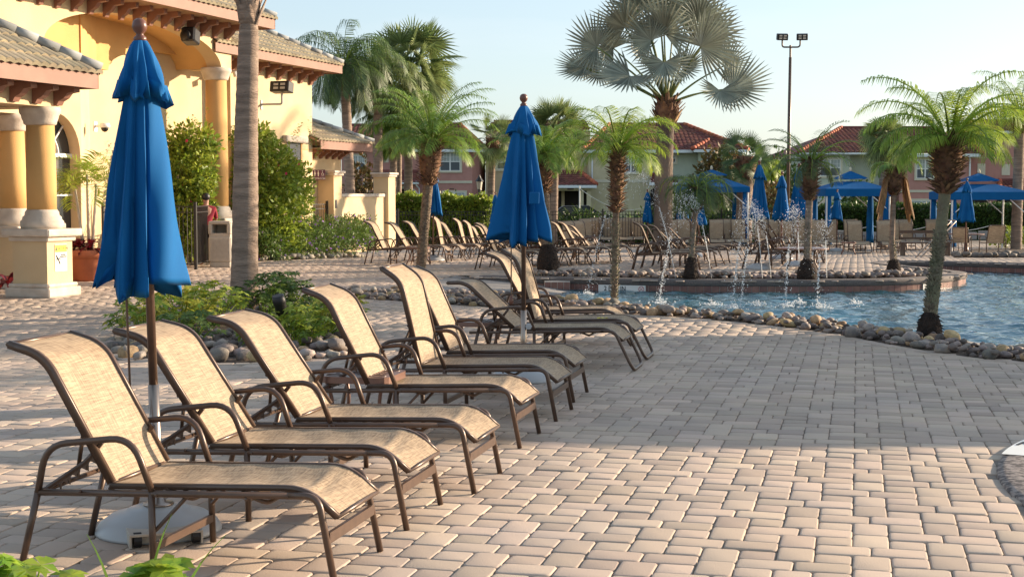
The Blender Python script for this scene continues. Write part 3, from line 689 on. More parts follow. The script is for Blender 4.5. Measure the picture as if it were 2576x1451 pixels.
FR = [((-.68, 6.385), -13, 60, False, 'tan sling lounger closest to the camera, around the base of the first blue umbrella'),
      ((-.45, 7.41), -13, 56, False, 'tan sling lounger directly behind the closest one, beside the first umbrella pole'),
      ((-.14, 8.29), -13, 55, False, 'third sling lounger of the front row, in front of the thick palm trunk'),
      ((.12, 9.74), -13, 63, False, 'fourth sling lounger of the front row, beside the nearer bronze side table'),
      ((.39, 10.86), -13, 77, False, 'front row lounger with nearly upright pale back, just behind the nearer side table'),
      ((.56, 11.85), -13, 66, False, 'front row lounger with shaded top of its back, before the farther side table')]
for f in FR: lounger_by_foot(f[0], f[1], f[2], f[3], f[4], G1)
lounger_by_foot((1.20, 13.85), -13, 42, True, 'low reclined lounger with sled feet behind the second umbrella pole', G1, 1.58)
lounger_by_foot((1.40, 14.80), -13, 74, True, 'upright sled foot lounger with a small yellow blossom on its seat', G1, 1.58)
lounger_by_foot((1.34, 16.1), -10, 62, True, 'farthest lounger of the front row, against the rocks of the pool edge', G1, 1.58)
# yellow blossom on the seat
b_ = gp(1515, 801, .40); mb = MB()
for k in range(5): a = k * 1.257; mb.add([(b_[0], b_[1], .395), (b_[0] + .05 * math.cos(a - .4), b_[1] + .05 * math.sin(a - .4), .41), (b_[0] + .065 * math.cos(a), b_[1] + .065 * math.sin(a), .402), (b_[0] + .05 * math.cos(a + .4), b_[1] + .05 * math.sin(a + .4), .41)], [(0, 1, 2, 3)])
tag(mb.build('blossom', mat('yellow_petal', (.75, .62, .05), .6)), 'small yellow blossom lying on a lounger seat', 'flower')
def far_lounger(x, y, ang, heading, sled, label, group):
    P = gd(x, y); h = R(heading); X = P.x - .30 * math.sin(h); Y = P.y + .30 * math.cos(h); return lounger((X, Y), heading, ang, sled, label, group)
A_ = 'loungers by the left hedge'; B_ = 'loungers behind the second umbrella'; C_ = 'loungers behind the fountain'; D_ = 'loungers around the low oval table'; E_ = 'loungers facing the camera in the back row'
for r in [(917, 665, 64, -9, 0, 'shaded lounger at the far left end of the deck group, beside the low yellow wall'),
          (976, 659, 58, -9, 0, 'second lounger from the low yellow wall in the far deck group'),
          (1017, 655, 60, -9, 1, 'third lounger from the low yellow wall, left of the leaning date palm trunk'),
          (1066, 653, 79, -9, 1, 'upright lounger right behind the leaning date palm trunk'),
          (1100, 650, 60, -8, 0, 'lounger second to the right of the leaning date palm trunk, half lit back'),
          (1126, 648, 76, -8, 0, 'steep lounger in front of the green hedge, under the left far umbrella'),
          (1152, 646, 76, -8, 0, 'steep lounger just right of its twin before the green hedge'),
          (1176, 643, 64, -8, 1, 'lounger beside the left edge of the second umbrella canopy, near the hedge'),
          (1196, 640, 60, -8, 0, 'last reclined lounger before the hedge, left of the second umbrella canopy')]:
    far_lounger(r[0], r[1], r[2], r[3], bool(r[4]), r[5], A_)
far_lounger(1230, 634, 80, -62, True, 'lounger turned to show its back panel by the green hedge', A_)
far_lounger(1400, 636, 80, -60, True, 'turned lounger just right of the second umbrella canopy, back panel showing', B_)
far_lounger(1425, 634, 80, -60, True, 'turned lounger second to the right of the second umbrella canopy', B_)
for r in [(1195, 678, 64, -8, 0, 'lounger left of the second umbrella canopy, nearest the beach entry of the pool'),
          (1232, 672, 34, -8, 1, 'flat reclined lounger hidden behind the second umbrella canopy'),
          (1262, 669, 52, -8, 1, 'sled foot lounger seen below the second umbrella canopy'),
          (1316, 667, 58, -9, 1, 'lounger behind the pole of the second umbrella'),
          (1383, 664, 62, -8, 0, 'lit lounger right of the second umbrella canopy, behind the rooted palm'),
          (1406, 661, 60, -8, 0, 'shaded lounger next right of the second umbrella canopy'),
          (1436, 657, 50, -8, 1, 'lounger left of the thin front date palm trunk, back half reclined'),
          (1440, 650, 36, -8, 1, 'low reclined lounger behind the others left of the thin date palm trunk')]:
    far_lounger(r[0], r[1], r[2], r[3], bool(r[4]), r[5], B_)
for r in [(1589, 681, 68, -8, 0, 'grey lit lounger at the left end of the group behind the fountain'),
          (1612, 675, 61, -8, 1, 'second lounger from the left behind the fountain jets'),
          (1640, 670, 56, -8, 0, 'third lounger behind the fountain, in front of the silver palm trunk'),
          (1655, 664, 44, -8, 1, 'low reclined lounger before the silver palm trunk'),
          (1682, 660, 47, -8, 0, 'half reclined lounger right of the silver palm trunk'),
          (1708, 655, 76, -8, 1, 'steep bright lounger left of the small drooping palm'),
          (1724, 651, 77, -8, 1, 'steep lounger directly behind the small drooping palm')]:
    far_lounger(r[0], r[1], r[2], r[3], bool(r[4]), r[5], C_)
for r in [(1868, 677, 63, -8, 0, 'thin edged lounger nearest the water beside the large far umbrella base'),
          (1900, 666, 61, -8, 0, 'lit lounger behind the large far umbrella pole'),
          (1908, 661, 60, -8, 1, 'second lit lounger behind the large far umbrella pole'),
          (1925, 655, 57, -8, 0, 'rearmost lounger of the group right of the large far umbrella')]:
    far_lounger(r[0], r[1], r[2], r[3], bool(r[4]), r[5], D_)
BL = [(1470, 624, 'first back row lounger right of the thin date palm, before the black fence'), (1502, 621, 'tall back panel lounger second right of the thin date palm'), (1528, 622, 'back row lounger immediately left of the spray of the first fountain'),
      (1576, 622, 'wide back panel lounger right of the thin date palm trunk'), (1601, 621, 'back row lounger just left of the umbrella before the silver palm'), (1692, 632, 'back row lounger between silver palm trunk and small palm'),
      (1728, 630, 'back row lounger behind the small drooping palm umbrella'), (1806, 630, 'back row lounger left half of the pair beside the fountain mist'), (1830, 629, 'back row lounger right half of the pair beside the fountain mist'),
      (1867, 629, 'back row lounger left of the large far umbrella pole'), (1930, 627, 'grey backed lounger right behind the large far umbrella'), (1960, 630, 'back row lounger below the smallest of the three close umbrellas'),
      (1988, 630, 'back row lounger below the right one of the three close umbrellas'), (2030, 632, 'back row lounger left of the rooted palm beside the three umbrellas'), (2066, 634, 'lower backed lounger right of the rooted palm'),
      (2100, 630, 'back row lounger behind the small umbrella in front of the cabana'), (2158, 631, 'back row lounger overlapped by its neighbour before the dark hedge'), (2172, 637, 'lounger with sled foot in front of the middle cabana'),
      (2238, 637, 'lounger with sled foot left of the palm with dead fronds'), (2262, 632, 'lounger right behind the palm with dead fronds'), (2300, 629, 'small looking back row lounger right of the dead frond palm'), (2361, 630, 'pale lounger half hidden by the big date palm trunk')]
for i, (x, y, lb) in enumerate(BL):
    P = gd(x, y); h = R(-92 + (i * 37 % 7) - 3); fx = 1.58 if i % 3 else 1.475
    lounger((P.x - fx * math.cos(h), P.y - fx * math.sin(h)), math.degrees(h), 78 + (i * 13 % 5), bool(i % 3), lb, E_)

# ------------------------------------------------------------------ side tables, chairs, round tables
def side_table(loc, rz, label, size=.50, h=.43, name='side_table', cat='side table', group='bronze side tables'):
    t = empty(name, loc, rz, label, cat, group); s = size / 2; mb = MB(); c = .10; pts = []
    for q, (sx, sy) in enumerate([(1, 1), (-1, 1), (-1, -1), (1, -1)]):
        for j in range(5):
            a = (q * 90 + 22.5 * j) * PI / 180; pts.append((sx * (s - c) + c * math.cos(a), sy * (s - c) + c * math.sin(a)))
    mb.prism(pts, h - .045, h); mb.build('table_top', MATS['table_bronze'], t)
    mb = MB()
    for (cx, cy) in [(a * s * .62, b * s * .62) for a in (-1, 1) for b in (-1, 1)] + [(0, 0)]:
        rr = .055 if (cx or cy) else .075
        mb.tube([(cx + rr * math.cos(k * PI / 8), cy + rr * .8 * math.sin(k * PI / 8), h + .001) for k in range(17)], .004, 5)
    for k in range(-4, 5):
        for l in range(-2, 3):
            if abs(l) < 2 or abs(k) < 2: mb.box(k * .042 - .014, k * .042 + .014, l * .05 - .006, l * .05 + .006, h - .002, h + .002)
    mb.build('relief_pattern', MATS['table_relief'], t)
    for a in (-1, 1):
        for b in (-1, 1): MB().tube(fillet([(a * s * .80, b * s * .80, h - .03), (a * s * .62, b * s * .62, h * .5), (a * s * .95, b * s * .95, 0)], .12, 5), .013, 8).build('leg', MATS['table_bronze'], t, True)
    return t
mat('table_bronze', (.21, .11, .08), .35, (.18, .095, .07), 12, metal=.2, spec=.6); mat('table_relief', (.09, .05, .04), .5)
side_table((-1.02, 9.98, 0), R(-13), 'bronze side table with cast pattern, nearer of the two between the front loungers')
side_table((-.36, 14.2, 0), R(-13), 'bronze side table farther away, left of the second umbrella pole')
for i, (x, y, lb) in enumerate([(1052, 667, 'small bronze table between the loungers left of the leaning date palm'), (1342, 664, 'small bronze table under the far loungers right of the second umbrella pole'), (1752, 645, 'low bronze table behind the small drooping palm'), (2134, 640, 'low bronze table in front of the middle cabana')]):
    P = gd(x, y); side_table((P.x, P.y, P.z), R(-10), lb)
def round_table(x, y, rad, h, label, pedestal=False):
    P = gd(x, y); t = empty('round_table', P, 0, label, 'table'); MB().lathe([(rad - .02, h - .035), (rad, h - .03), (rad, h - .005), (rad - .01, h)], 32).build('table_top', MATS['table_bronze'], t, False)
    if pedestal: MB().lathe([(.30, 0), (.28, .03), (.09, .10), (.07, .3), (.07, h - .03)], 16).build('pedestal', M_bronze, t, True)
    else:
        for k in range(4): a = k * PI / 2 + .6; MB().tube(fillet([(rad * .7 * math.cos(a), rad * .7 * math.sin(a), h - .03), (rad * .6 * math.cos(a), rad * .6 * math.sin(a), h * .5), (rad * .82 * math.cos(a), rad * .82 * math.sin(a), 0)], .1, 4), .016, 8).build('leg', M_bronze, t, True)
round_table(2018, 676, .58, .47, 'low round bronze table beside the far loungers, right of the large far umbrella')
round_table(2430, 640, .60, .72, 'round dining table under the small umbrella at the far right', True)
def dining_chair(x, y, rz, label):
    P = gd(x, y); t = empty('dining_chair', P, R(rz), label, 'chair', 'sling dining chairs at the far right')
    MB().box(-.25, .25, -.22, .24, .415, .43).build('seat', M_sling, t)
    V = []; 
    mb = MB(); mb.add([(-.24, .22, .43), (.24, .22, .43), (.24, .36, .93), (-.24, .36, .93)], [(0, 1, 2, 3)]); mb.build('backrest', M_sling, t)
    mb = MB(); mb.tube(fillet([(-.25, .20, .42), (-.25, .37, .95), (.25, .37, .95), (.25, .20, .42)], .05, 4), .014, 6); mb.tube([(-.26, -.23, .42), (.26, -.23, .42)], .012, 6)
    for s in (-1, 1): mb.tube([(s * .26, -.23, .42), (s * .26, .24, .42)], .012, 6)
    mb.build('frame', M_bronze, t, True)
    for s in (-1, 1):
        MB().tube(fillet([(s * .29, -.26, 0), (s * .29, -.20, .64), (s * .29, .28, .62), (s * .29, .33, 0)], .09, 5), .015, 6).build('armrest', M_bronze, t, True)
    MB().box(-.28, .28, .30, .315, .10, .13).build('stretcher', M_bronze, t)
dining_chair(2418, 641, 155, 'sling armchair turned sideways at the round table beside the big palm')
dining_chair(2495, 646, 184, 'sling armchair seen squarely from behind at the far right')
dining_chair(2398, 632, 60, 'sling armchair half hidden behind the round table pedestal')

# ------------------------------------------------------------------ closed umbrellas
def canopy(z0, z1, r0, r1, n, seed, depth=.45, hem=.03, bulge=0, twist=.3, rows=26, seg=120, tilt=(0, 0)):
    rs = random.Random(seed); ph = [rs.uniform(-.25, .25) for _ in range(n)]; am = [rs.uniform(.75, 1.2) for _ in range(n)]; hz = [rs.uniform(-1, 1) for _ in range(n)]; V = []; F = []
    for i in range(rows + 1):
        t = i / rows; z = z1 + (z0 - z1) * t; Rr = r0 + (r1 - r0) * (t ** .85)
        for k in range(seg):
            a = 2 * PI * k / seg; u = (a / (2 * PI) * n + twist * t * .6 + .42 * math.sin(a * 2 + seed)) % n; c = int(u) % n; f = u - int(u); c2 = (c + 1) % n
            A = am[c] * (1 - f) + am[c2] * f; f2 = (f + .10 * math.sin(2.0 * a + seed)) % 1; w_ = ((f2 / .86) ** 1.15 if f2 < .86 else 1 - smooth((f2 - .86) / .14))
            dpt = depth * min(1, .12 + 1.25 * t) * (1.15 if c % 2 else .8); r = Rr * (A ** .6) * (1 - dpt * (1 - w_)) + .012 * math.sin(5 * a + 9 * t + seed) * t
            if bulge: r += bulge * math.exp(-((a - 6.0) % 6.283 - .3) ** 2 / .5) * smooth((t - .62) / .2)
            h = (hem * (hz[c] * (1 - f) + hz[c2] * f) + hem * .8 * (1 - w_)) * smooth((t - .7) / .3)
            V.append((r * math.cos(a + twist * t * .35) + tilt[0] * t, r * math.sin(a + twist * t * .35) + tilt[1] * t, z + h))
    for i in range(rows):
        for k in range(seg): F.append((i * seg + k, (i + 1) * seg + k, (i + 1) * seg + (k + 1) % seg, i * seg + (k + 1) % seg))
    # inward-turned hem so that the cloth has an inside
    b0 = rows * seg; k1 = len(V)
    for k in range(seg): v = V[b0 + k]; V.append((v[0] * .80, v[1] * .80, v[2] + .09))
    for k in range(seg): F.append((b0 + k, k1 + k, k1 + (k + 1) % seg, b0 + (k + 1) % seg))
    return V, F
def umbrella(loc, H, zhem, zvent, label, r_b=.26, r_v=.165, seed=1, lean=(0, 0), base=True, wheels=False, wood=False, brz=0, bulge=0, steel=0, poles=1, cord=True, lod=False, cat='umbrella', bx=(0, 0)):
    t = empty('closed_umbrella', loc, 0, label, cat, 'closed blue umbrellas'); sg = 64 if lod else 144; rw = 14 if lod else 30
    tiltM = Matrix.Rotation(lean[1], 4, 'X') @ Matrix.Rotation(lean[0], 4, 'Y')
    def place(o): o.matrix_local = tiltM; return o
    zt = H - .11
    V, F = canopy(zhem, zt - .02, .032, r_b, 9, seed, .52, .06, bulge, rows=rw, seg=sg, tilt=bx); 
    cn = place(mesh_obj('canopy', V, F, M_blue, t, True))
    V, F = canopy(zvent, zt, .034, r_v, 8, seed + 5, .42, .03, 0, .15, rows=rw // 2, seg=sg); place(mesh_obj('vent_flap', V, F, M_blue, t, True))
    place(MB().lathe([(.026, 0), (.031, .008), (.031, .02), (.018, .032), (.018, .04), (.030, .052), (.037, .075), (.030, .10), (.014, .112)], 16, z0=zt - .005).build('finial', M_wood, t, True))
    pm = M_wood if wood else M_bronze
    place(MB().tube([(0, 0, steel if steel else .05), (0, 0, zt - .03)], .0215, 12).build('pole', pm, t, True))
    if steel: place(MB().tube([(0, 0, .05), (0, 0, steel + .002)], .027, 14).build('base_tube', M_chrome, t, True))
    if cord: 
        c = place(MB().tube([(-.11, -.02, zhem - .47), (-.11, -.02, zhem + .3)], .006, 6).build('crank_rod', M_bronze, t)); kn = MB().lathe([(.006, 0), (.018, -.03), (.022, -.06), (.014, -.085)], 10, c=(-.11, -.02), z0=zhem - .46).build('handle', M_wood, c, True)
    if base:
        b = MB().lathe([(.306, 0), (.306, .012), (.285, .045), (.235, .082), (.16, .10), (.15, .112), (.075, .118), (.072, .128), (.03, .13)], 48).build('base', M_grey, t, True)
        if wheels:
            mb = MB(); mb.box(-.175, .165, -.36, -.15, .055, .066, bev=.002); mb.box(-.175, -.165, -.36, -.18, .004, .06); mb.box(.155, .165, -.36, -.18, .004, .06); mb.box(-.165, .155, -.30, -.292, .01, .06)
            wb = mb.build('wheel_bracket', M_beigepl, b); wb.rotation_euler = (0, 0, R(20))
            for s in (-1, 1):
                q = MB().tube([(s * .135 - .018, -.325, .036), (s * .135 + .018, -.325, .036)], .035, 14).build('wheel', M_black, b); q.rotation_euler = (0, 0, R(20))
            MB().lathe([(.075, .128), (.075, .137), (.04, .142), (.03, .17)], 20).build('collar', M_chrome, b, True)
    return t
U1 = gp(400, 1333); umbrella((U1[0], U1[1], .001), 2.50, 1.165, 2.09, 'large closed blue umbrella at the front left, its grey base under the closest lounger', .262, .175, 4, (R(-1.3), 0), wheels=True, steel=.72, bx=(-.05, 0))
U2 = gp(1317, 955); u2 = umbrella((U2[0], U2[1], .001), 2.54, 1.22, 2.17, 'closed blue umbrella in the middle of the front row, cloth tied at lower right', .305, .18, 9, (0, 0), steel=.62, bulge=.03, bx=(-.015, 0))
for z in (.31, .48): MB().lathe([(.012, -.012), (.030, -.01), (.030, .01), (.012, .012)], 6).xf(Matrix.Translation((.045, -.02, z)) @ Matrix.Rotation(PI / 2, 4, 'X')).build('clamp_knob', M_grey, u2)
mb = MB(); mb.box(-.045, .045, -.006, .006, -.05, .05, bev=.004).xf(Matrix.Translation((.09, -.245, 1.62)) @ Matrix.Rotation(.25, 4, 'Z') @ Matrix.Rotation(.1, 4, 'X')); mb.build('cloth_patch', M_blue, u2)
mb = MB(); V = []
tie = None and MB().tube([(.29 * math.cos(a), .27 * math.sin(a), 1.44 - .03 * math.sin(a * 2)) for a in np.linspace(-1.6, .5, 14)], .012, 6).build('tie_strap', M_blue, u2, True)
FU = [(1089, 655, 2.38, 1.13, 1.95, .26, 'closed blue umbrella behind the leaning date palm, among the left far loungers', 2, 0), (1247, 640, 2.15, 1.1, 1.75, .2, 'small closed umbrella peeping out left of the big middle umbrella', 3, 0),
      (1630, 640, 2.24, 1.1, 1.85, .21, 'closed blue umbrella left of the silver palm trunk behind the first spray', 5, 1), (1756, 644, 2.15, 1.02, 1.75, .27, 'closed blue umbrella behind the small drooping palm', 7, 1),
      (1909, 676, 2.42, 1.1, 1.98, .25, 'tallest far closed umbrella, standing in the spray on a wide grey base', 8, 0), (1965, 652, 2.27, 1.02, 1.85, .25, 'closed umbrella between the two taller ones behind the fountain', 11, 1),
      (2004, 669, 2.38, 1.08, 1.93, .26, 'closed umbrella left of the rooted palm, rightmost of the three close together', 12, 1), (2105, 632, 2.25, 1.1, 1.85, .25, 'small closed umbrella in front of the middle blue cabana', 13, 1),
      (2428, 643, 2.55, 1.12, 2.05, .30, 'closed umbrella over the round table beside the right cabana', 14, 1)]
for (x, y, H, zh, zv, rb, lb, sd_, wd_) in FU:
    P = gd(x, y); umbrella(P, H, zh, zv, lb, rb, rb * .62, sd_, (R(((sd_ * 37) % 5 - 2) * .35), 0), wood=bool(wd_), lod=True, cord=False)

# ------------------------------------------------------------------ clubhouse, pavilion, annex (own axes: x along the wall away from the camera, y into the building)
Uv, Nv = Vector((.33, .944, 0)).normalized(), Vector((.944, -.33, 0)).normalized()
CO = Vector((-5.72, 42, 0)); CRZ = math.atan2(Uv.y, Uv.x)
def cw(a, b, z=0): return CO + Uv * a + Nv * b + Vector((0, 0, z))
def club(name, label, cat): return empty(name, CO, CRZ, label, cat)
def tile_roof(parent, p0, e, s, poly, m=M_tile, tw=.21, tl=.34, seg=4, name='roof', th=.06, raise_=.045):
    p0, e, s = Vector(p0), Vector(e).normalized(), Vector(s).normalized(); nn = e.cross(s).normalized()
    if nn.z < 0: nn = -nn
    mb = MB(); us = [q[0] for q in poly]; vs = [q[1] for q in poly]; nu0, nu1 = int(min(us) / tw) - 1, int(max(us) / tw) + 1; nv1 = int(max(vs) / tl) + 1
    P = lambda u, v, h: p0 + e * u + s * v + nn * h
    for j in range(-1, nv1):
        for i in range(nu0, nu1 + 1):
            u, v = (i + .5) * tw, (j + .5) * tl
            if not inpoly(u, max(v, .02), poly): continue
            V = []; v0 = max(-.05, j * tl - .03); v1 = (j + 1) * tl + .02
            for (vv, lift) in ((v0, raise_), (v1, .012)):
                for k in range(seg + 1):
                    f = k / seg; V.append(P(i * tw + f * tw * 1.02, vv, lift + .042 * math.sin(PI * f) ** .8 if tw < .5 else lift))
            for k in range(seg + 1): f = k / seg; V.append(P(i * tw + f * tw * 1.02, v0, -.01 + .03 * math.sin(PI * f)))
            F = [(k, k + 1, seg + 2 + k, seg + 1 + k) for k in range(seg)] + [(2 * seg + 2 + k, 2 * seg + 3 + k, k + 1, k) for k in range(seg)]
            mb.add(V, F)
    o = mb.build(name, m, parent, False)
    sb = MB(); sb.extr([P(q[0], q[1], 0) for q in poly], nn * -th); sb.build('roof_deck', M_soffit, parent)
    return o
def ridge(parent, a, b, m=M_hipgrey, r=.075, step=.34, name='hip_cap'):
    a, b = Vector(a), Vector(b); d = b - a; n = max(1, int(d.length / step)); mb = MB()
    for k in range(n): 
        p, q = a + d * (k / n), a + d * ((k + 1.12) / n); mb.tube([p, q], r * 1.08, 8, r2=r * .86)
    return mb.build(name, m, parent, True)
def corbels(parent, a0, a1, y, z, step=.48, dep=.42, w=.13, axis='x', hh=.36):
    n = int(abs(a1 - a0) / step); prof = [(0, 0), (0, -hh), (-.06, -hh), (-.10, -hh * .78), (-.20, -hh * .62), (-.27, -hh * .36), (-dep, -hh * .30), (-dep, 0)]
    for k in range(n + 1):
        a = a0 + (a1 - a0) * k / max(1, n); mb = MB()
        if axis == 'x': mb.extr([(a, y + p[0], z + p[1]) for p in prof], (w, 0, 0))
        else: mb.extr([(y - p[0] * 1, a, z + p[1]) for p in prof], (0, w, 0))
        mb.build('corbel', M_fascia, parent)
def arch_pts(c, hw, zs, rise, n=28): return [(c - hw * math.cos(PI * k / n), zs + rise * math.sin(PI * k / n)) for k in range(n + 1)]
def arch_wall(mb, x0, x1, zb, zt, arch, y0, y1):      # wall slab x0..x1 with an arch opening; arch = list of (x,z) left to right; jambs go to zb
    a = arch
    def slab(poly): mb.extr([(p[0], y0, p[1]) for p in poly], (0, y1 - y0, 0))
    if a[0][0] > x0 + .01: slab([(x0, zb), (a[0][0], zb), (a[0][0], zt), (x0, zt)])
    if x1 > a[-1][0] + .01: slab([(a[-1][0], zb), (x1, zb), (x1, zt), (a[-1][0], zt)])
    for i in range(len(a) - 1): slab([a[i], a[i + 1], (a[i + 1][0], zt), (a[i][0], zt)])
def column(parent, a, b, z0, z1, r=.24, fl=True):
    c = (a, -b); H = z1 - z0
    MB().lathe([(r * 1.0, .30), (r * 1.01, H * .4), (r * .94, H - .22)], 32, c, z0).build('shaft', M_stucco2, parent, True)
    MB().lathe([(r * 1.42, 0), (r * 1.46, .06), (r * 1.46, .12), (r * 1.32, .15), (r * 1.30, .19), (r * 1.16, .22), (r * 1.14, .27), (r * 1.02, .31)], 32, c, z0).build('column_base', M_stone, parent, True)
    MB().lathe([(r * .96, H - .30), (r * 1.1, H - .28), (r * 1.12, H - .24), (r * 1.2, H - .20), (r * 1.26, H - .14), (r * 1.38, H - .10), (r * 1.40, H - .04), (r * 1.34, H)], 32, c, z0).build('capital', M_stone, parent, True)
def pedestal(parent, a, b, hw, h, name='pedestal'):
    p = MB().box(a - hw, a + hw, -b - hw, -b + hw, .2, h - .16).build(name, M_stucco2 if name == 'x' else M_stucco, parent)
    MB().box(a - hw - .10, a + hw + .10, -b - hw - .10, -b + hw + .10, 0, .15, bev=.02).box(a - hw - .07, a + hw + .07, -b - hw - .07, -b + hw + .07, .15, .22, bev=.03).build('plinth', M_stone, parent)
    MB().box(a - hw - .05, a + hw + .05, -b - hw - .05, -b + hw + .05, h - .20, h - .12, bev=.02).box(a - hw - .13, a + hw + .13, -b - hw - .13, -b + hw + .13, h - .12, h, bev=.025).build('cap', M_stone, parent)
    return p
cl = club('clubhouse', 'yellow stucco clubhouse with tall arched porch and tan tiled roof', 'building')
# main wall plane y=0
mb = MB().box(-4.55, 0, 0, .3, 0, 5.2); mb.box(-.3, 0, .3, 9, 0, 5.2); mb.box(-.02, .03, -.03, .3, 0, 0.01)
mb.build('wall', M_stucco, cl)
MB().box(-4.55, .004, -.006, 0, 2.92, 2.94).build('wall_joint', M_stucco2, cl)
# recess wall and upper header with inner arch, ochre standing in for vault shade
mb = MB().box(-9.8, -3.6, .55, .8, 0, 5.7); mb.build('wall', M_stucco, cl)
ia = arch_pts(-6.83, 2.53, 4.48, .58)
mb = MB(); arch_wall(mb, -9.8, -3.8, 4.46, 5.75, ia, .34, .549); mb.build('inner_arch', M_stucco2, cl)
mb = MB().extr([(-9.8, .34, 4.5), (-11.2, -.26, 4.5), (-11.2, -.05, 4.5), (-9.8, .56, 4.5)], (0, 0, 1.3)); mb.build('porch_side_wall', M_stucco2, cl)  # upper side wall coloured ochre to deepen the porch shade
mb = MB().extr([(-9.8, .55, 0), (-11.2, -.22, 0), (-11.2, 0, 0), (-9.8, .8, 0)], (0, 0, 4.5)); mb.build('wall', M_stucco, cl)
# porch front wall with the big arch (y -.73 .. -.33)
fa = arch_pts(-9.65, 3.42, 4.72, .86, 40)
mb = MB(); arch_wall(mb, -14.9, -5.75, 4.72, 6.0, fa, -.73, -.33); mb.build('porch_front', M_stucco, cl)
mb = MB()
for i in range(len(fa) - 1): mb.extr([(fa[i][0], -.33, fa[i][1]), (fa[i + 1][0], -.33, fa[i + 1][1]), (fa[i + 1][0], -.33, fa[i + 1][1] + .04), (fa[i][0], -.33, fa[i][1] + .04)], (0, .9, 0))
mb.build('porch_ceiling', M_stucco2, cl)  # ochre soffit colour carries part of the vault shade
MB().box(-6.0, -5.75, -.33, .3, 4.72, 6.0).box(-14.9, -14.55, -.33, 5, 3.6, 6.6).build('porch_end_wall', M_stucco, cl)
column(cl, -6.1, .50, 1.06, 4.74, .27); column(cl, -13.3, .50, 1.06, 4.74, .27)
pedestal(cl, -6.1, .50, .36, 1.08); pedestal(cl, -13.3, .50, .36, 1.08)
# left arched window and orange door on the plane nearer the pavilion
wa = arch_pts(-12.1, .86, 2.5, .86, 16)
mb = MB(); arch_wall(mb, -15.9, -11.2, 0, 4.5, wa, -.22, .05); MB().box(-15.9, -11.2, -.23, .05, 4.501, 5.78).build('porch_side_wall', M_stucco2, cl)  # ochre strip over the window wall stands in for shade
mb.build('wall', M_stucco, cl)
wn = MB().box(-13.0, -11.2, .06, .08, 0, 3.45).build('arched_window', M_glass, cl)
mb = MB(); mb.box(-12.13, -12.07, -.02, .05, 0, 3.36)
for r_ in (.42,): mb.tube([(-12.1 - r_ * math.cos(PI * k / 14), .02, 2.5 + r_ * math.sin(PI * k / 14)) for k in range(15)], .025, 6, up=(0, 1, 0))
mb.tube([(-12.1 + .42 * .7, .02, 2.5 + .42 * .7), (-12.1 + .86 * .7, .02, 2.5 + .86 * .7)], .02, 6); mb.box(-12.96, -11.24, -.01, .05, 2.44, 2.52); mb.box(-12.96, -11.24, -.01, .05, 1.62, 1.66)
mb.build('frame', M_white, wn)
dr = MB().box(-15.5, -13.6, -.28, -.22, 0, 2.35).build('door', M_orange, cl)
MB().box(-14.5, -14.45, -.30, -.28, .2, 2.2).box(-15.3, -14.6, -.291, -.28, .4, 2.0).build('pane', M_glass, dr)
tw_ = MB().box(-15.5, -13.6, -.27, -.22, 2.75, 3.5).build('transom_window', M_glass, cl)
MB().box(-15.5, -13.6, -.31, -.27, 2.70, 2.78).tube([(-14.9, -.29, 2.78), (-14.4, -.29, 3.5)], .02, 4).tube([(-14.4, -.29, 2.78), (-14.9, -.29, 3.5)], .02, 4).box(-14.67, -14.63, -.30, -.27, 2.75, 3.5).build('frame', M_white, tw_)
# window near the far corner with stone sill and pilaster
wn = MB().box(-1.55, -.75, -.012, -.002, .95, 3.1).build('window', M_screen, cl)
MB().box(-1.65, -.65, -.16, .0, .78, .95, bev=.02).build('sill', M_stone, wn); MB().box(-.75, -.68, -.03, 0, .95, 3.1).build('frame', M_stucco2, wn); MB().box(-1.8, -.5, -.15, 0, 3.1, 3.28, bev=.03).build('lintel', M_stone, wn)
# roofs
sl = .50; L_ = 3.4; cs = math.hypot(1, sl)
tile_roof(cl, (-6.6, -.80, 5.34), (1, 0, 0), (0, 1, sl), [(0, 0), (6.95, 0), (6.95 - 3.2, 3.2 * cs), (0, 3.2 * cs)])
tile_roof(cl, (.35, -.80, 5.34), (0, 1, 0), (-1, 0, sl), [(0, 0), (9, 0), (9, 3.2 * cs), (3.2, 3.2 * cs)])
ridge(cl, (.36, -.82, 5.42), (.35 - 3.2, -.8 + 3.2, 5.44 + 3.2 * sl))
MB().box(-6.6, .35, -.80, -.775, 5.10, 5.36).box(.33, .355, -.80, 9, 5.10, 5.36).build('fascia', M_fascia, cl)
MB().box(-6.6, .33, -.775, 0, 5.13, 5.15).build('soffit', M_soffit, cl)
corbels(cl, -5.2, -.2, 0, 5.13, step=.6)
tile_roof(cl, (-17.5, -1.63, 6.0), (1, 0, 0), (0, 1, sl), [(0, 0), (12.35, 0), (12.35 - 3.0, 3.0 * cs), (0, 3.0 * cs)])
tile_roof(cl, (-5.15, -1.63, 6.0), (0, 1, 0), (-1, 0, sl), [(0, 0), (9, 0), (9, 3.0 * cs), (3.0, 3.0 * cs)])
ridge(cl, (-5.13, -1.65, 6.08), (-5.15 - 3.0, -1.63 + 3.0, 6.1 + 3.0 * sl))
MB().box(-17.5, -5.15, -1.63, -1.60, 5.74, 6.02).box(-5.18, -5.145, -1.63, 6, 5.74, 6.02).build('fascia', M_fascia, cl)
MB().box(-17.5, -5.18, -1.60, -.73, 5.77, 5.79).build('soffit', M_soffit, cl)
corbels(cl, -14.4, -6.1, -.73, 5.77, step=.55, dep=.45)
MB().box(-14.88, -5.75, -.33, 2.4, 5.80, 5.9).build('porch_roof_slab', M_soffit, cl)
MB().box(-17.5, -14.91, -.73, 5, 3.7, 5.77).build('wall', M_stucco, cl)
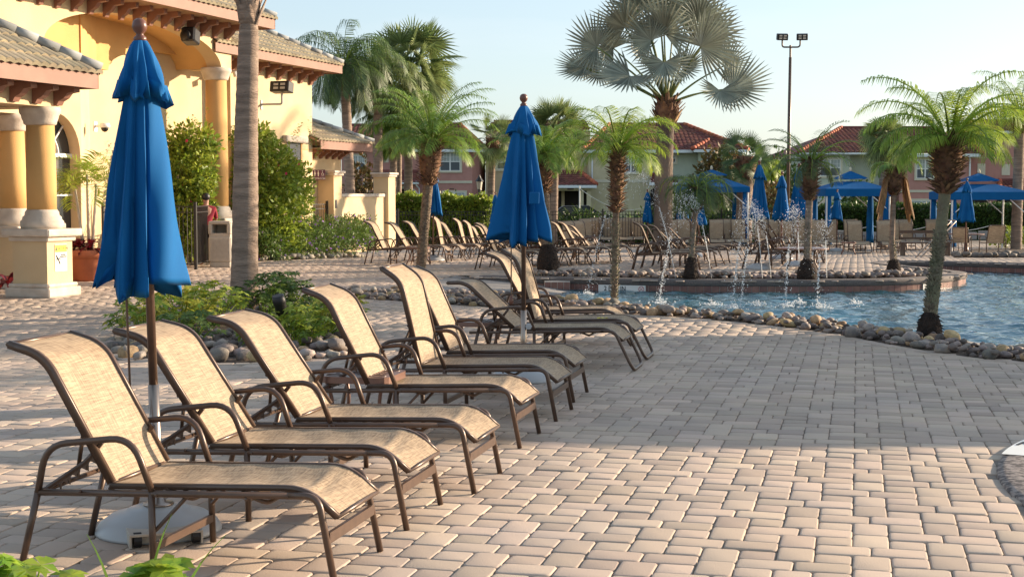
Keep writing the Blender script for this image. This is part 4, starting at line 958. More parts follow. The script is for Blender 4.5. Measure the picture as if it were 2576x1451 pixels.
# annex with its own low roof
ax = club('restroom_annex', 'low yellow annex with scalloped tan roof edge behind the restroom sign', 'building')
MB().box(.01, 3.0, .55, .8, 0, 3.1).box(2.8, 3.0, .8, 6, 0, 3.1).build('wall', M_stucco, ax)
tile_roof(ax, (-.2, -.27, 3.22), (1, 0, 0), (0, 1, .42), [(0, 0), (3.75, 0), (3.75 - 2.6, 2.6 * 1.085), (0, 2.6 * 1.085)])
tile_roof(ax, (3.55, -.27, 3.22), (0, 1, 0), (-1, 0, .42), [(0, 0), (6, 0), (6, 2.6 * 1.085), (2.6, 2.6 * 1.085)])
ridge(ax, (3.56, -.29, 3.30), (.95, 2.33, 3.32 + 2.6 * .42))
MB().box(-.0, 3.55, -.27, -.245, 2.96, 3.24).box(3.53, 3.555, -.27, 6, 2.96, 3.24).build('fascia', M_fascia, ax)
MB().box(.0, 3.5, -.245, .55, 2.98, 3.0).build('soffit', M_soffit, ax); corbels(ax, .2, 2.8, .55, 2.98, step=.42, dep=.36, w=.10, hh=.26)
# low wall with pillars
lw = club('low_wall', 'bright yellow low garden wall with pale cap beside the far loungers', 'wall'); zb = -.12
MB().box(1.96, 5.35, .15, .40, zb, 1.58).build('wall', M_stucco, lw); MB().box(1.96, 5.35, .11, .44, 1.58, 1.68, bev=.015).build('cap', M_stone, lw)
for k, (a_, lb) in enumerate([(1.40, 'ochre and yellow gate pillar next to the restroom sign'), (5.35, 'yellow gate pillar at the far end of the low wall')]):
    pl_ = club('gate_pillar', lb, 'pillar'); pl_['group'] = 'pillars of the low wall'
    MB().box(a_, a_ + .55, .02, .54, zb, 2.22).build('shaft', M_stucco2 if False else M_stucco, pl_)
    MB().box(a_ - .05, a_ + .60, -.03, .59, 2.22, 2.29, bev=.02).box(a_ - .09, a_ + .64, -.07, .63, 2.29, 2.36, bev=.02).build('cap', M_stone, pl_)
    if k == 0: MB().box(a_ + .08, a_ + .20, .005, .02, 1.25, 1.5).build('small_plate', M_black, pl_)
def railing(name, p0, p1, h, label, step=.11, m=M_black, posts=True, r=.009, group='black railings'):
    p0, p1 = Vector(p0), Vector(p1); d = p1 - p0; L = Vector((d.x, d.y, 0)).length; t = empty(name, p0, math.atan2(d.y, d.x), label, 'fence', group); dz = d.z
    mb = MB(); f = lambda x: dz * x / L
    for zz in (h - .03, h - .16, .12): mb.tube([(0, 0, zz), (L, 0, zz + dz)], .016, 4)
    mb.build('rail', m, t)
    mb = MB(); n = int(L / step)
    for k in range(1, n): x = k * L / n; mb.tube([(x, 0, .1 + f(x)), (x, 0, h - .02 + f(x))], r, 4)
    mb.build('balusters', m, t)
    if posts:
        npst = max(1, round(L / 2.2))
        for k in range(npst + 1): x = k * L / npst; MB().box(x - .03, x + .03, -.03, .03, f(x), h + .07 + f(x), bev=.004).build('post', m, t)
    return t
railing('gate', cw(.12, -.22, -.1), cw(1.38, -.24, -.1), 1.5, 'short black gate between the restroom corner and the pillar')
a_ = Vector((*gp(437, 677), 0)); b_ = Vector((*gp(493, 678), 0)); c_ = Vector((*gp(543, 662), 0))
railing('railing', a_ + (a_ - b_) * 3.2, b_, 1.42, 'black railing left of its square post behind the first umbrella', step=.10); railing('railing', b_, c_, 1.42, 'black railing panel leading from the post to the beige bin', step=.10)
railing('railing', Vector((*gp(120, 668), 0)), Vector((*gp(262, 664), 0)), 1.35, 'sunlit railing behind the potted palm and the pedestal', step=.15, m=mat('bronze_railing', (.16, .13, .11), .4, metal=.3))
# pavilion
pv = club('pavilion', 'open yellow pavilion corner with tan tiled roof on stone based columns', 'building')
ea, eb = -17.44, 5.05; s2 = .58; c2 = math.hypot(1, s2)
tile_roof(pv, (-27, -eb, 3.62), (1, 0, 0), (0, 1, s2), [(0, 0), (27 + ea, 0), (27 + ea - 3, 3 * c2), (0, 3 * c2)], tw=.20, tl=.33, seg=5)
tile_roof(pv, (ea, -eb, 3.62), (0, 1, 0), (-1, 0, s2), [(0, 0), (7.5, 0), (7.5, 3 * c2), (3, 3 * c2)], tw=.20, tl=.33)
ridge(pv, (ea + .03, -eb - .03, 3.70), (ea - 3, -eb + 3, 3.74 + 3 * s2), r=.085)
MB().box(-27, ea, -eb, -eb + .03, 3.36, 3.66).box(ea - .03, ea + .003, -eb, 2.5, 3.36, 3.66).build('fascia', M_fascia, pv)
MB().box(-27, ea - .03, -eb + .03, 2.4, 3.40, 3.43).build('soffit', M_soffit, pv)
MB().box(-27, -17.5, -4.42, -3.92, 3.06, 3.40).box(-18.05, -17.5, -3.92, 1.5, 3.06, 3.40).build('beam', M_stucco, pv)
corbels(pv, -26.5, -17.78, -4.42, 3.39, step=.52, dep=.40, w=.15, hh=.30)
column(pv, -17.80, 4.17, 1.10, 3.07, .235); ped = pedestal(pv, -17.80, 4.17, .33, 1.10)
column(pv, -16.14, 2.3, 1.10, 3.07, .235); pedestal(pv, -16.14, 2.3, .33, 1.10); MB().box(-18.0, -15.8, -2.55, -2.05, 3.07, 3.4).build('beam', M_stucco, pv)
MB().box(-16.7, -15.4, -1.9, .2, 0, 1.02).build('low_wall', M_stucco, pv)
# caution sign on the right face of the front pedestal
t = empty('caution_sign', cw(-17.78, 4.503, .63), CRZ, 'white and yellow CAUTION sign on the pavilion pedestal', 'sign')
MB().box(-.155, .155, -.005, 0, -.22, .22).build('panel', M_tilewhite, t); MB().box(-.15, .15, -.007, -.005, .09, .21).build('yellow_band', M_yellow, t)
text('lettering', 'CAUTION', .066, M_ink, t, (.03, -.008, .15), (PI / 2, 0, 0), ext=.001)
MB().extr([(-.145, -.008, .12), (-.105, -.008, .12), (-.125, -.008, .18)], (0, -.002, 0)).build('warning_triangle', M_ink, t)
mb = MB(); mb.ball((-.12, -.008, .03), .014, 6, 4); mb.tube([(-.11, -.008, .02), (-.07, -.008, -.03), (-.03, -.008, -.10)], .009, 5); mb.tube([(-.11, -.008, 0), (-.11, -.008, -.06)], .006, 5); mb.tube([(-.07, -.008, -.03), (-.04, -.008, 0), (-.02, -.008, -.03)], .006, 5)
mb.build('slipping_figure', M_ink, t); text('small_print', 'SLIPPERY\nWHEN WET', .032, M_ink, t, (.06, -.008, .03), (PI / 2, 0, 0), ext=.001)
# floodlight, cameras, speaker, alarm
t = empty('floodlight', cw(-2.95, 0, 4.05), CRZ, 'black LED floodlight on a bent wall arm under the eave', 'light')
MB().box(-.05, .05, -.02, 0, -.14, .12).tube(fillet([(0, -.01, 0), (0, -.62, 0), (0, -.62, .28)], .06, 4), .03, 8).build('arm', M_grey, t)
hd = MB().box(-.16, .16, -.28, .28, -.14, .14, bev=.02).build('lamp_head', M_black, t, loc=(0, -.62, .44), rot=(0, .15, 0))
mb = MB(); [mb.box(-.17, -.16, yy - .07, yy + .07, zz - .03, zz + .03) for yy in (-.11, .09) for zz in (-.05, .05)]; mb.build('lamp_face', M_lightcan, hd)
def wallcam(a, b, z, label, dome=False):
    t = empty('security_camera', cw(a, b, z), CRZ, label, 'camera')
    if dome: MB().box(-.06, .06, -.03, 0, -.12, .10).tube([(0, -.02, .0), (0, -.22, 0)], .03, 6).build('mount', M_white, t); MB().lathe([(.10, .06), (.12, 0), (.11, -.04)], 14, c=(0, -.26)).build('housing', M_white, t, True); MB().ball((0, -.26, -.05), .085).build('dome', M_black, t, True)
    else: MB().box(-.16, .16, -.07, .07, -.07, .07, bev=.01).build('housing', M_white, t, loc=(0, -.3, 0), rot=(0, -.3, -.6)); MB().tube([(0, 0, .05), (0, -.3, .05)], .02, 6).build('mount', M_white, t)
wallcam(-4.6, 0, 4.75, 'small white box camera under the eave right of the palm trunk'); wallcam(-10.4, -.0, 3.15, 'white dome camera on the wall left of the first umbrella', True)
t = empty('speaker', cw(-7.9, .9, 5.32), CRZ, 'dark grey wall speaker tucked under the upper eave', 'speaker'); MB().box(-.2, .2, -.18, .16, -.17, .17, bev=.04).build('housing', M_black, t, rot=(0, .2, .2)); MB().lathe([(.02, 0), (.13, .0), (.13, .03), (.05, .05)], 16).build('grille', M_black, t, True, loc=(-.2, 0, 0), rot=(0, -PI / 2, 0))
t = tag(MB().lathe([(.10, 0), (.10, .02), (.05, .16), (.02, .17)], 14).build('alarm_horn', M_black, None, True, loc=cw(-3.0, 0, 3.3)), 'small black horn on the plain yellow wall', 'alarm horn'); t.rotation_euler = (PI / 2, 0, CRZ)
# restroom sign and lantern
P = at(802.5, 440, 43.2); t = empty('restroom_sign', P, R(4), 'purple brown RESTROOM sign with three white symbols at the building corner', 'sign')
MB().box(-.185, .185, -.012, .012, -.15, .15).build('panel', M_maroon, t); MB().box(-.205, -.185, -.03, .03, -.15, .15).build('bracket', M_grey, t)
text('lettering', 'RESTROOM', .070, M_tilewhite, t, (0, -.013, -.11), (PI / 2, 0, 0), ext=.001)
mb = MB()
for sx_, dr_ in ((-.12, 1), (-.02, 0)):
    mb.ball((sx_, -.014, .115), .017, 8, 4); mb.extr([(sx_ - .014, -.014, .09), (sx_ + .014, -.014, .09), (sx_ + (.032 if dr_ else .022), -.014, .02), (sx_ + .014, -.014, .01), (sx_ + .01, -.014, -.045), (sx_ - .01, -.014, -.045), (sx_ - .014, -.014, .01), (sx_ - (.032 if dr_ else .022), -.014, .02)], (0, -.003, 0))
mb.ball((.10, -.014, .115), .013, 8, 4); mb.tube([(.10, -.015, .10), (.105, -.015, .04), (.135, -.015, .035), (.15, -.015, 0)], .007, 5); mb.tube([(.11 + .035 * math.cos(a), -.015, .02 + .035 * math.sin(a)) for a in np.linspace(2.0, 6.1, 12)], .006, 5, up=(0, 1, 0))
mb.box(.06, .165, -.016, -.013, -.045, -.038); mb.build('symbols', M_tilewhite, t)
P = at(804, 459, 44); t = empty('wall_lantern', P, 0, 'small brass wall lantern just under the restroom sign', 'light'); MB().box(-.055, .055, -.055, .055, -.11, .03).build('glass', M_lightcan, t)
mb = MB().lathe([(.10, .03), (.03, .12), (.01, .14)], 4); [mb.tube([(a * .062, b * .062, -.12), (a * .062, b * .062, .04)], .01, 4) for a in (-1, 1) for b in (-1, 1)]; mb.tube([(0, 0, .13), (-.02, .02, .18), (-.14, .02, .1)], .012, 5); mb.build('frame', M_bronze, t)
# beige litter bin
def bin_(x, y, label, rz=0, h=1.05, w_=.52):
    P = gd(x, y); t = empty('litter_bin', P, rz, label, 'bin', 'beige litter bins'); hw = w_ / 2
    mb = MB(); mb.box(-hw + .02, hw - .02, -hw + .02, hw - .02, 0, .12, bev=.02); mb.box(-hw, hw, -hw, hw, .12, h * .66, bev=.03); mb.box(-hw + .02, hw - .02, -hw + .02, hw - .02, h * .66, h * .74)
    mb.box(-hw, -hw + .09, -hw, hw, h * .72, h * .94, bev=.015); mb.box(hw - .09, hw, -hw, hw, h * .72, h * .94, bev=.015); mb.box(-hw + .01, hw - .01, hw - .05, hw, h * .72, h * .94)
    mb.build('body', M_beigepl, t); MB().box(-hw, hw, -hw, hw, h * .93, h, bev=.04).build('lid', M_beigepl, t)
    mb = MB(); [mb.box(-hw + .07 + k * .034, -hw + .085 + k * .034, -hw - .008, -hw, .2, h * .58) for k in range(int((w_ - .14) / .034) + 1)]; mb.build('ribs', M_beigepl, t)
bin_(560, 671, 'beige ribbed litter bin left of the thick palm trunk', R(-3)); bin_(974, 611, 'grey litter bin behind the leftmost far loungers', R(10), .95, .6)

# ------------------------------------------------------------------ row of houses behind the pool (two storeys, about 110 m away)
HY = 110.0
def hx(x, Y=HY): return at(x, 490, Y).x
def hz_(y, Y=HY): return at(1288, y, Y).z
GZH = -.40
def facade(t, x0, x1, ytop, m, Y=HY, depth=9, ybot=None, name='wall'):
    z1 = hz_(ytop, Y); z0 = GZH if ybot is None else hz_(ybot, Y); return MB().box(hx(x0, Y), hx(x1, Y), Y, Y + depth, z0, z1).build(name, m, t)
def window(t, x0, x1, y0, y1, Y=HY, units=2, m=M_screen, frame=True, blind=True, nb=None, fr=.14):
    X0, X1, Z1, Z0 = hx(x0, Y), hx(x1, Y), hz_(y0, Y), hz_(y1, Y)
    w_ = MB(); w_.box(X0 - fr, X1 + fr, Y - .07, Y - .002, Z1, Z1 + fr).box(X0 - fr, X1 + fr, Y - .09, Y - .002, Z0 - fr, Z0).box(X0 - fr, X0, Y - .07, Y - .002, Z0, Z1).box(X1, X1 + fr, Y - .07, Y - .002, Z0, Z1)
    wo = w_.build('window', M_trim, t); MB().box(X0, X1, Y - .03, Y - .003, (Z0 + Z1) / 2, Z1).build('pane', M_blind if blind else M_glass, wo); MB().box(X0, X1, Y - .03, Y - .003, Z0, (Z0 + Z1) / 2 - .001).build('pane', m, wo)
    f = MB(); wu = (X1 - X0) / units
    for k in range(units):
        a, b = X0 + k * wu, X0 + (k + 1) * wu; f.box(a, a + .05, Y - .06, Y - .03, Z0, Z1); f.box(b - .05, b, Y - .061, Y - .03, Z0, Z1); f.box(a, b, Y - .065, Y - .03, (Z0 + Z1) / 2 - .035, (Z0 + Z1) / 2 + .035)
        for q in (1, 2): f.box(a + wu * q / 3 - .012, a + wu * q / 3 + .012, Y - .045, Y - .03, (Z0 + Z1) / 2, Z1)
        f.box(a, b, Y - .046, Y - .03, (Z0 + 3 * Z1) / 4 - .012, (Z0 + 3 * Z1) / 4 + .012)
    f.box(X0, X1, Y - .062, Y - .03, Z1 - .04, Z1).box(X0, X1, Y - .062, Y - .03, Z0, Z0 + .04); f.build('frame', M_white, wo); return wo
def shutter(t, x0, x1, y0, y1, Y=HY): MB().box(hx(x0, Y), hx(x1, Y), Y - .05, Y - .002, hz_(y1, Y), hz_(y0, Y)).build('shutter_panel', M_trim, t)
def gutter(t, x0, x1, y, Y=HY, o=.55): z = hz_(y, Y); MB().box(hx(x0, Y), hx(x1, Y), Y - o, Y - o + .14, z - .10, z + .12, bev=.02).build('gutter', M_gutter, t); MB().box(hx(x0, Y) + .02, hx(x1, Y) - .02, Y - o + .145, Y + .2, z - .02, z + .03).build('soffit', M_gutter, t)
def band(t, x0, x1, y0, y1, Y=HY): MB().box(hx(x0, Y), hx(x1, Y), Y - .05, Y - .001, hz_(y1, Y), hz_(y0, Y)).build('belt_course', M_trim, t)
def downspout(t, x, y0, y1, Y=HY, bend=0): X = hx(x, Y); MB().tube([(X, Y - .45, hz_(y0, Y)), (X + bend, Y - .10, hz_(y0, Y) - .3), (X + bend, Y - .10, hz_(y1, Y))], .06, 6).build('downspout', M_gutter, t)
def hip_roof(t, x0, x1, yeave, yridge, Y=HY, rx0=None, rx1=None, depth=6.0, o=.5, left=True, right=True, m=M_redtile):
    ze, zr = hz_(yeave, Y) + .1, hz_(yridge, Y) + .0; A = hx(x0, Y); B = hx(x1, Y); RA = hx(rx0, Y) if rx0 else A; RB = hx(rx1, Y) if rx1 else B
    s = Vector((0, depth, zr - ze)); Ls = s.length
    tile_roof(t, (A, Y - o, ze), (1, 0, 0), s, [(0, 0), (B - A, 0), (RB - A, Ls), (RA - A, Ls)], m, tw=.33, tl=.40, seg=3, raise_=.07)
    if left and RA > A + .3:
        mb = MB().extr([(A, Y - o, ze), (RA, Y - o + depth, zr), (A, Y + depth * 2, ze)], (0, 0, -.08)); mb.build('roof_side', m, t)
        ridge(t, (A - .02, Y - o - .02, ze + .06), (RA, Y - o + depth, zr + .06), M_ridge, r=.17, step=.45)
    if right and RB < B - .3:
        d = Vector((RB - B, depth, zr - ze)); 
        tile_roof(t, (B, Y - o, ze), (0, 1, 0), (RB - B, 0, zr - ze), [(0, 0), (2 * depth, 0), (depth, math.hypot(RB - B, zr - ze))], m, tw=.33, tl=.40, seg=3, raise_=.07)
        ridge(t, (B + .02, Y - o - .02, ze + .06), (RB, Y - o + depth, zr + .06), M_ridge, r=.17, step=.45)
    MB().tube([(RA, Y - o + depth, zr + .05), (RB, Y - o + depth, zr + .05)], .14, 6).build('roof_ridge', m, t)
    MB().extr([(RA, Y - o + depth, zr), (RB, Y - o + depth, zr), (B, Y + 2 * depth, ze), (A, Y + 2 * depth, ze)], (0, 0, -.05)).build('roof_back', m, t)
g = 'houses behind the pool'
t = empty('town_house', (0, 0, 0), 0, 'pink stucco house on the left with wide double window and red tiled hip roof', 'house', g)
facade(t, 860, 1038, 376, M_pinkw, HY + 1.2); facade(t, 1038, 1188, 379, M_pinkw, HY, 9); 
MB().extr([(hx(1188), HY, GZH), (hx(1218, HY + 3.5), HY + 3.5, GZH), (hx(1218, HY + 3.5), HY + 9, GZH), (hx(1188), HY + 9, GZH)], (0, 0, hz_(379) - GZH)).build('wall', M_pinkw, t)
hip_roof(t, 1030, 1222, 379, 306, HY, 1085, 1150, 5.5); hip_roof(t, 840, 1036, 376, 308, HY + 1.2, 860, 1036, 6, left=False, right=False)
gutter(t, 1030, 1222, 380); gutter(t, 850, 905, 377, HY + 1.2); band(t, 1040, 1188, 455, 461); band(t, 875, 905, 452, 457, HY + 1.2)
window(t, 1107, 1158, 384, 430); window(t, 1116, 1170, 484, 520); shutter(t, 966, 978, 386, 409, HY + 1.2); shutter(t, 1024, 1036, 387, 410, HY + 1.2); window(t, 884, 918, 392, 428, HY + 1.2)
hip_roof(t, 925, 1062, 462, 432, HY - 1.5, 935, 1050, 1.8, left=False, right=False); gutter(t, 915, 1055, 460, HY - 1.5); downspout(t, 1046, 464, 505, HY - 1.0, .25)
aw = arch_pts(hx(1020), 1.05, hz_(505), 1.0, 14); mb = MB(); arch_wall(mb, hx(985), hx(1052), GZH, hz_(462), aw, HY - 1.2, HY - 1.0); mb.build('entry_wall', M_pinkw, t)
mb = MB(); mb.tube([(p[0], HY - 1.22, p[1]) for p in aw], .13, 6, up=(0, 1, 0)); mb.build('arch_trim', M_trim, t); MB().box(hx(990), hx(1050), HY - .4, HY - .3, GZH, hz_(470)).build('dark_entry', M_dark, t)
MB().box(hx(1132 - 1), hx(1142), HY - .02, HY - .01, hz_(477), hz_(474)).build('house_number', M_bronze, t)
t = empty('town_house', (0, 0, 0), 0, 'beige and cream house in the middle with a small hip roofed entry', 'house', g)
facade(t, 1222, 1484, 330, M_tanw, HY + 2.0, 8); facade(t, 1481, 1638, 381, M_creamw, HY, 9)
hip_roof(t, 1222, 1480, 330, 300, HY + 2.0, 1240, 1480, 5, left=False, right=False)
shutter(t, 1406, 1419, 396, 418, HY + 2); shutter(t, 1459, 1475, 396, 418, HY + 2); MB().box(hx(1222), hx(1480), HY + 1.985, HY + 1.999, hz_(382) - .02, hz_(382) + .02).build('wall_joint', M_creamw, t)
window(t, 1250, 1272, 392, 426, HY + 2, 1); window(t, 1567, 1606, 393, 434); band(t, 1486, 1638, 452, 459); downspout(t, 1486, 384, 450, HY, .1)
hip_roof(t, 1374, 1498, 469, 432, HY - 2.2, 1408, 1462, 2.6); gutter(t, 1372, 1500, 470, HY - 2.2)
MB().box(hx(1378), hx(1488), HY - 2.2, HY + 2, hz_(480), hz_(471)).build('entry_beam', M_creamw, t)
for xx in (1398, 1463, 1482): MB().box(hx(xx - 6, HY - 2.2), hx(xx + 5, HY - 2.2), HY - 2.2, HY - 1.8, GZH, hz_(479)).build('entry_post', M_creamw, t)
MB().box(hx(1380), hx(1484), HY + .4, HY + .5, GZH, hz_(480)).build('dark_entry', M_dark, t); MB().box(hx(1413, HY), hx(1420, HY), HY - .2, HY + .4, GZH, hz_(480)).build('entry_wall', M_tanw, t)
for xx in (1432, 1525): MB().box(hx(xx - 8), hx(xx + 8), HY - 2.25, HY - 2.21, hz_(478), hz_(474)).build('house_number', M_bronze, t) if xx < 1500 else None
t = empty('town_house', (0, 0, 0), 0, 'pale green house behind the silver palm with a big red hip roof', 'house', g)
facade(t, 1638, 1760, 381, M_greenw, HY + .8); facade(t, 1756, 1868, 380, M_greenw, HY)
hip_roof(t, 1466, 1878, 381, 305, HY + .3, 1545, 1742, 6.2); hip_roof(t, 1740, 1876, 380, 352, HY - .4, 1790, 1840, 2.4, right=True)
gutter(t, 1466, 1740, 382, HY + .2); gutter(t, 1742, 1878, 380.5, HY - .4)
window(t, 1688, 1699, 388, 409, HY + .8, 1); window(t, 1778, 1832, 391, 436, HY, 2, M_dark, blind=False); hip_roof(t, 1636, 1700, 462, 440, HY - 1, 1640, 1696, 1.5, left=False, right=False); gutter(t, 1632, 1702, 463, HY - 1)
aw = arch_pts(hx(1662), 1.2, hz_(500), .9, 12); mb = MB(); arch_wall(mb, hx(1634), hx(1700), GZH, hz_(465), aw, HY - .7, HY - .5); mb.build('entry_wall', M_creamw, t); MB().box(hx(1636), hx(1700), HY - .1, HY, GZH, hz_(466)).build('dark_entry', M_dark, t)
t = empty('town_house', (0, 0, 0), 0, 'pale green house right of the light pole with a wide double window', 'house', g); Y2 = 104.0
facade(t, 2012, 2137, 386, M_greenw, Y2); facade(t, 2137, 2262, 387, M_greenw, Y2 + .9)
hip_roof(t, 2006, 2440, 388, 312, Y2, 2170, 2416, 7.5, right=False); gutter(t, 2006, 2262, 386, Y2); window(t, 2062, 2113, 401, 443, Y2); band(t, 2012, 2134, 464, 468, Y2); window(t, 2054, 2070, 494, 520, Y2, 1)
aw = arch_pts(hx(2196, Y2), 1.25, hz_(508, Y2), .8, 12); mb = MB(); arch_wall(mb, hx(2150, Y2), hx(2238, Y2), GZH - .3, hz_(470, Y2), aw, Y2 - .8, Y2 - .6); mb.build('entry_wall', M_creamw, t); MB().box(hx(2152, Y2), hx(2238, Y2), Y2 - .1, Y2, GZH, hz_(470, Y2)).build('dark_entry', M_dark, t)
t = empty('town_house', (0, 0, 0), 0, 'salmon pink house at the far right with taller wing and cream panels', 'house', g)
facade(t, 2262, 2442, 392, M_pinkw, Y2 - .5); facade(t, 2442, 2640, 336, M_pinkw, Y2 + .5); gutter(t, 2262, 2458, 392, Y2 - .5)
hip_roof(t, 2418, 2462, 392, 360, Y2 - .45, 2420, 2450, 1.6, left=False); hip_roof(t, 2436, 2640, 334, 300, Y2 + .5, 2475, 2640, 4, right=False); gutter(t, 2434, 2640, 334, Y2 + .5); band(t, 2446, 2640, 339, 344, Y2 + .5)
MB().box(hx(2446, Y2), hx(2640, Y2), Y2 + .484, Y2 + .499, hz_(397, Y2) - .02, hz_(397, Y2) + .02).build('wall_joint', M_creamw, t)
window(t, 2304, 2348, 401, 449, Y2 - .5); window(t, 2290, 2346, 505, 530, Y2 - .5); band(t, 2262, 2442, 478, 484, Y2 - .5); downspout(t, 2433, 396, 455, Y2 - .5, .12)
shutter(t, 2457, 2477, 412, 440, Y2 + .5); shutter(t, 2518, 2539, 413, 441, Y2 + .5); hip_roof(t, 2510, 2640, 480, 455, Y2 - 1, 2530, 2630, 1.8)
for a_, b_ in ((2446, 2490), (2514, 2570)): MB().box(hx(a_, Y2), hx(b_, Y2), Y2 + .3, Y2 + .49, GZH, hz_(498, Y2)).build('dark_opening', M_dark, t)

# ------------------------------------------------------------------ things between the deck and the houses
def P_(x, Y, z=None): v = at(x, 490, Y); v.z = gz(0, Y) if z is None else z; return v
railing('black_fence', P_(958, 57.2), P_(1262, 57.2), 1.42, 'black fence in front of the bright green hedge on the left', step=.12, r=.012)
railing('black_fence', P_(1383, 58), P_(1650, 58), 1.42, 'black fence behind the second umbrella, before the grass clumps', step=.12, r=.012); railing('black_fence', P_(1700, 58.6), P_(2046, 58.6), 1.42, 'black fence behind the fountain mist, left of the dark hedge', step=.12, r=.012)
mb = railing('gate', P_(974, 52, -.38), P_(1000, 49, -.38), 1.5, 'dense black gate beside the low yellow wall end', step=.06, r=.012)
# light pole with two floodlights
b_ = P_(1981, 61); t = empty('light_pole', b_, 0, 'tall dark light pole carrying two floodlights on a curved arm', 'light pole'); Hp = hz_(145, 61) - b_.z; tx = at(1988, 145, 61).x - b_.x
MB().tube([(0, 0, 0), (tx * .5, 0, Hp * .5), (tx, 0, Hp)], .085, 10, r2=.06).build('pole', M_bronze, t, True)
ax_, bx_ = at(1968, 100, 61), at(2013, 102, 61); mb = MB(); mb.tube(fillet([(ax_.x - b_.x, 0, ax_.z - b_.z), (ax_.x - b_.x, 0, Hp + .42), (tx - .12, 0, Hp + .42)], .25, 5), .035, 6); mb.tube(fillet([(bx_.x - b_.x, 0, bx_.z - b_.z), (bx_.x - b_.x, 0, Hp + .42), (tx - .12, 0, Hp + .42)], .25, 5), .034, 6); mb.tube([(tx, 0, Hp - .1), (tx, 0, Hp + .5)], .045, 8); mb.build('arm', M_bronze, t)
for xx in (1968, 2018):
    q = at(xx, 93, 61); hd = MB().box(-.23, .23, -.1, .1, -.14, .12, bev=.02).build('floodlight', M_black, t, loc=(q.x - b_.x, 0, q.z - b_.z), rot=(.25, 0, .1 if xx < 2000 else -.15)); mb = MB(); [mb.box(sx_ * .09 - .06, sx_ * .09 + .06, -.115, -.1, sz_ - .03, sz_ + .03) for sx_ in (-1, 1) for sz_ in (-.05, .05)]; mb.build('lamp_face', M_lightcan, hd)
# lamp post with lantern
b_ = P_(1206, 66); Hp = hz_(478, 66) - b_.z; t = empty('lamp_post', b_, 0, 'small lantern post standing in front of the pink house', 'lamp post'); MB().tube([(0, 0, 0), (0, 0, Hp)], .06, 8).build('pole', M_black, t)
MB().lathe([(.09, 0), (.15, .38)], 6, z0=Hp).build('lantern_glass', M_lightcan, t); MB().lathe([(.20, .38), (.08, .55), (.02, .68)], 6, z0=Hp).lathe([(.05, -.02), (.11, 0), (.10, .03)], 6, z0=Hp).build('lantern_cap', M_black, t)
b_ = P_(1655, 70); 
# volleyball net
t = empty('volleyball_net', P_(1458, 74), 0, 'white topped net sagging between a thin post and the silver palm', 'net'); L_ = at(1692, 490, 74).x - at(1458, 490, 74).x; z0 = hz_(473, 74) + .4
MB().tube([(0, 0, 0), (0, 0, z0 + .1)], .035, 8).build('post', M_white, t); MB().tube([(L_, 0, 0), (L_, 0, z0 - .3)], .035, 8).build('post', M_white, t)
mb = MB(); mb.tube([(L_ * k / 24, 0, z0 - 1.1 * math.sin(PI * k / 24) ** .9 * (.9 if k < 12 else .95) - .15 * k / 24) for k in range(25)], .02, 5); mb.build('top_rope', M_rope, t)
# cabanas
def cabana(x0, x1, Y, yval, yeave, yroof, yvent, ypeak, label, legs=(1, 1), dep=2.8):
    A, B = hx(x0, Y), hx(x1, Y); cx = (A + B) / 2; z0 = gz(0, Y); t = empty('blue_cabana', (cx, Y + dep / 2, z0), 0, label, 'cabana', 'blue canopy cabanas'); hw = (B - A) / 2; hd = dep / 2
    zv, ze, zr, zn, zp = [hz_(q, Y) - z0 for q in (yval, yeave, yroof, yvent, ypeak)]
    zr = ze + (zr - ze) * 1.12; zn += .12; zp += .18; mb = MB()
    def frust(w0, d0, za, w1, d1, zb):
        n = 8; P = []
        for k in range(4):
            a0 = ((-1, -1), (1, -1), (1, 1), (-1, 1))[k]; a1 = ((1, -1), (1, 1), (-1, 1), (-1, -1))[k]; V = []
            for i in range(n + 1):
                f = i / n; x_ = a0[0] + (a1[0] - a0[0]) * f; y_ = a0[1] + (a1[1] - a0[1]) * f; V.append((x_ * w0, y_ * d0, za - .05 * math.sin(PI * f)))
            for i in range(n + 1):
                f = i / n; x_ = a0[0] + (a1[0] - a0[0]) * f; y_ = a0[1] + (a1[1] - a0[1]) * f; V.append((x_ * w1, y_ * d1, zb))
            mb.add(V, [(i, i + 1, n + 2 + i, n + 1 + i) for i in range(n)])
    frust(hw, hd, ze, hw * .34, hd * .34, zr); c1 = mb.build('canopy', M_blue, t); mb = MB(); frust(hw * .42, hd * .42, zn - .0, .02, .02, zp); mb.build('vent_roof', M_blue, t)
    mb = MB(); mb.box(-hw, hw, -hd - .012, -hd + .0, zv, ze - .0).box(-hw, hw, hd, hd + .012, zv, ze).box(-hw - .012, -hw, -hd, hd, zv, ze).box(hw, hw + .012, -hd, hd, zv, ze); mb.build('valance', M_blue, t)
    for sx_ in (-1, 1):
        for sy_ in (-1, 1):
            MB().tube([(sx_ * (hw - .06), sy_ * (hd - .06), 0), (sx_ * (hw - .06), sy_ * (hd - .06), ze)], .035, 6).build('post', M_white, t)
            if (legs[0] and sx_ < 0) or (legs[1] and sx_ > 0):
                V, F = canopy(.15, zv + .02, .10, .15, 5, int(x0) + sx_ + 3, .3, .02, rows=8, seg=30); mesh_obj('curtain', [(v[0] + sx_ * (hw - .14), v[1] + sy_ * (hd - .14), v[2]) for v in V], F, M_blue, t, True)
            MB().tube([(sx_ * (hw - .06), sy_ * (hd - .06), zv - .55), (sx_ * (hw - .75), sy_ * (hd - .06), zv + .05)], .02, 5).build('brace', M_white, t)
    MB().lathe([(.03, 0), (.06, .05), (.05, .12), (.02, .17)], 10, z0=zp - .02).build('finial', M_trim, t, True)
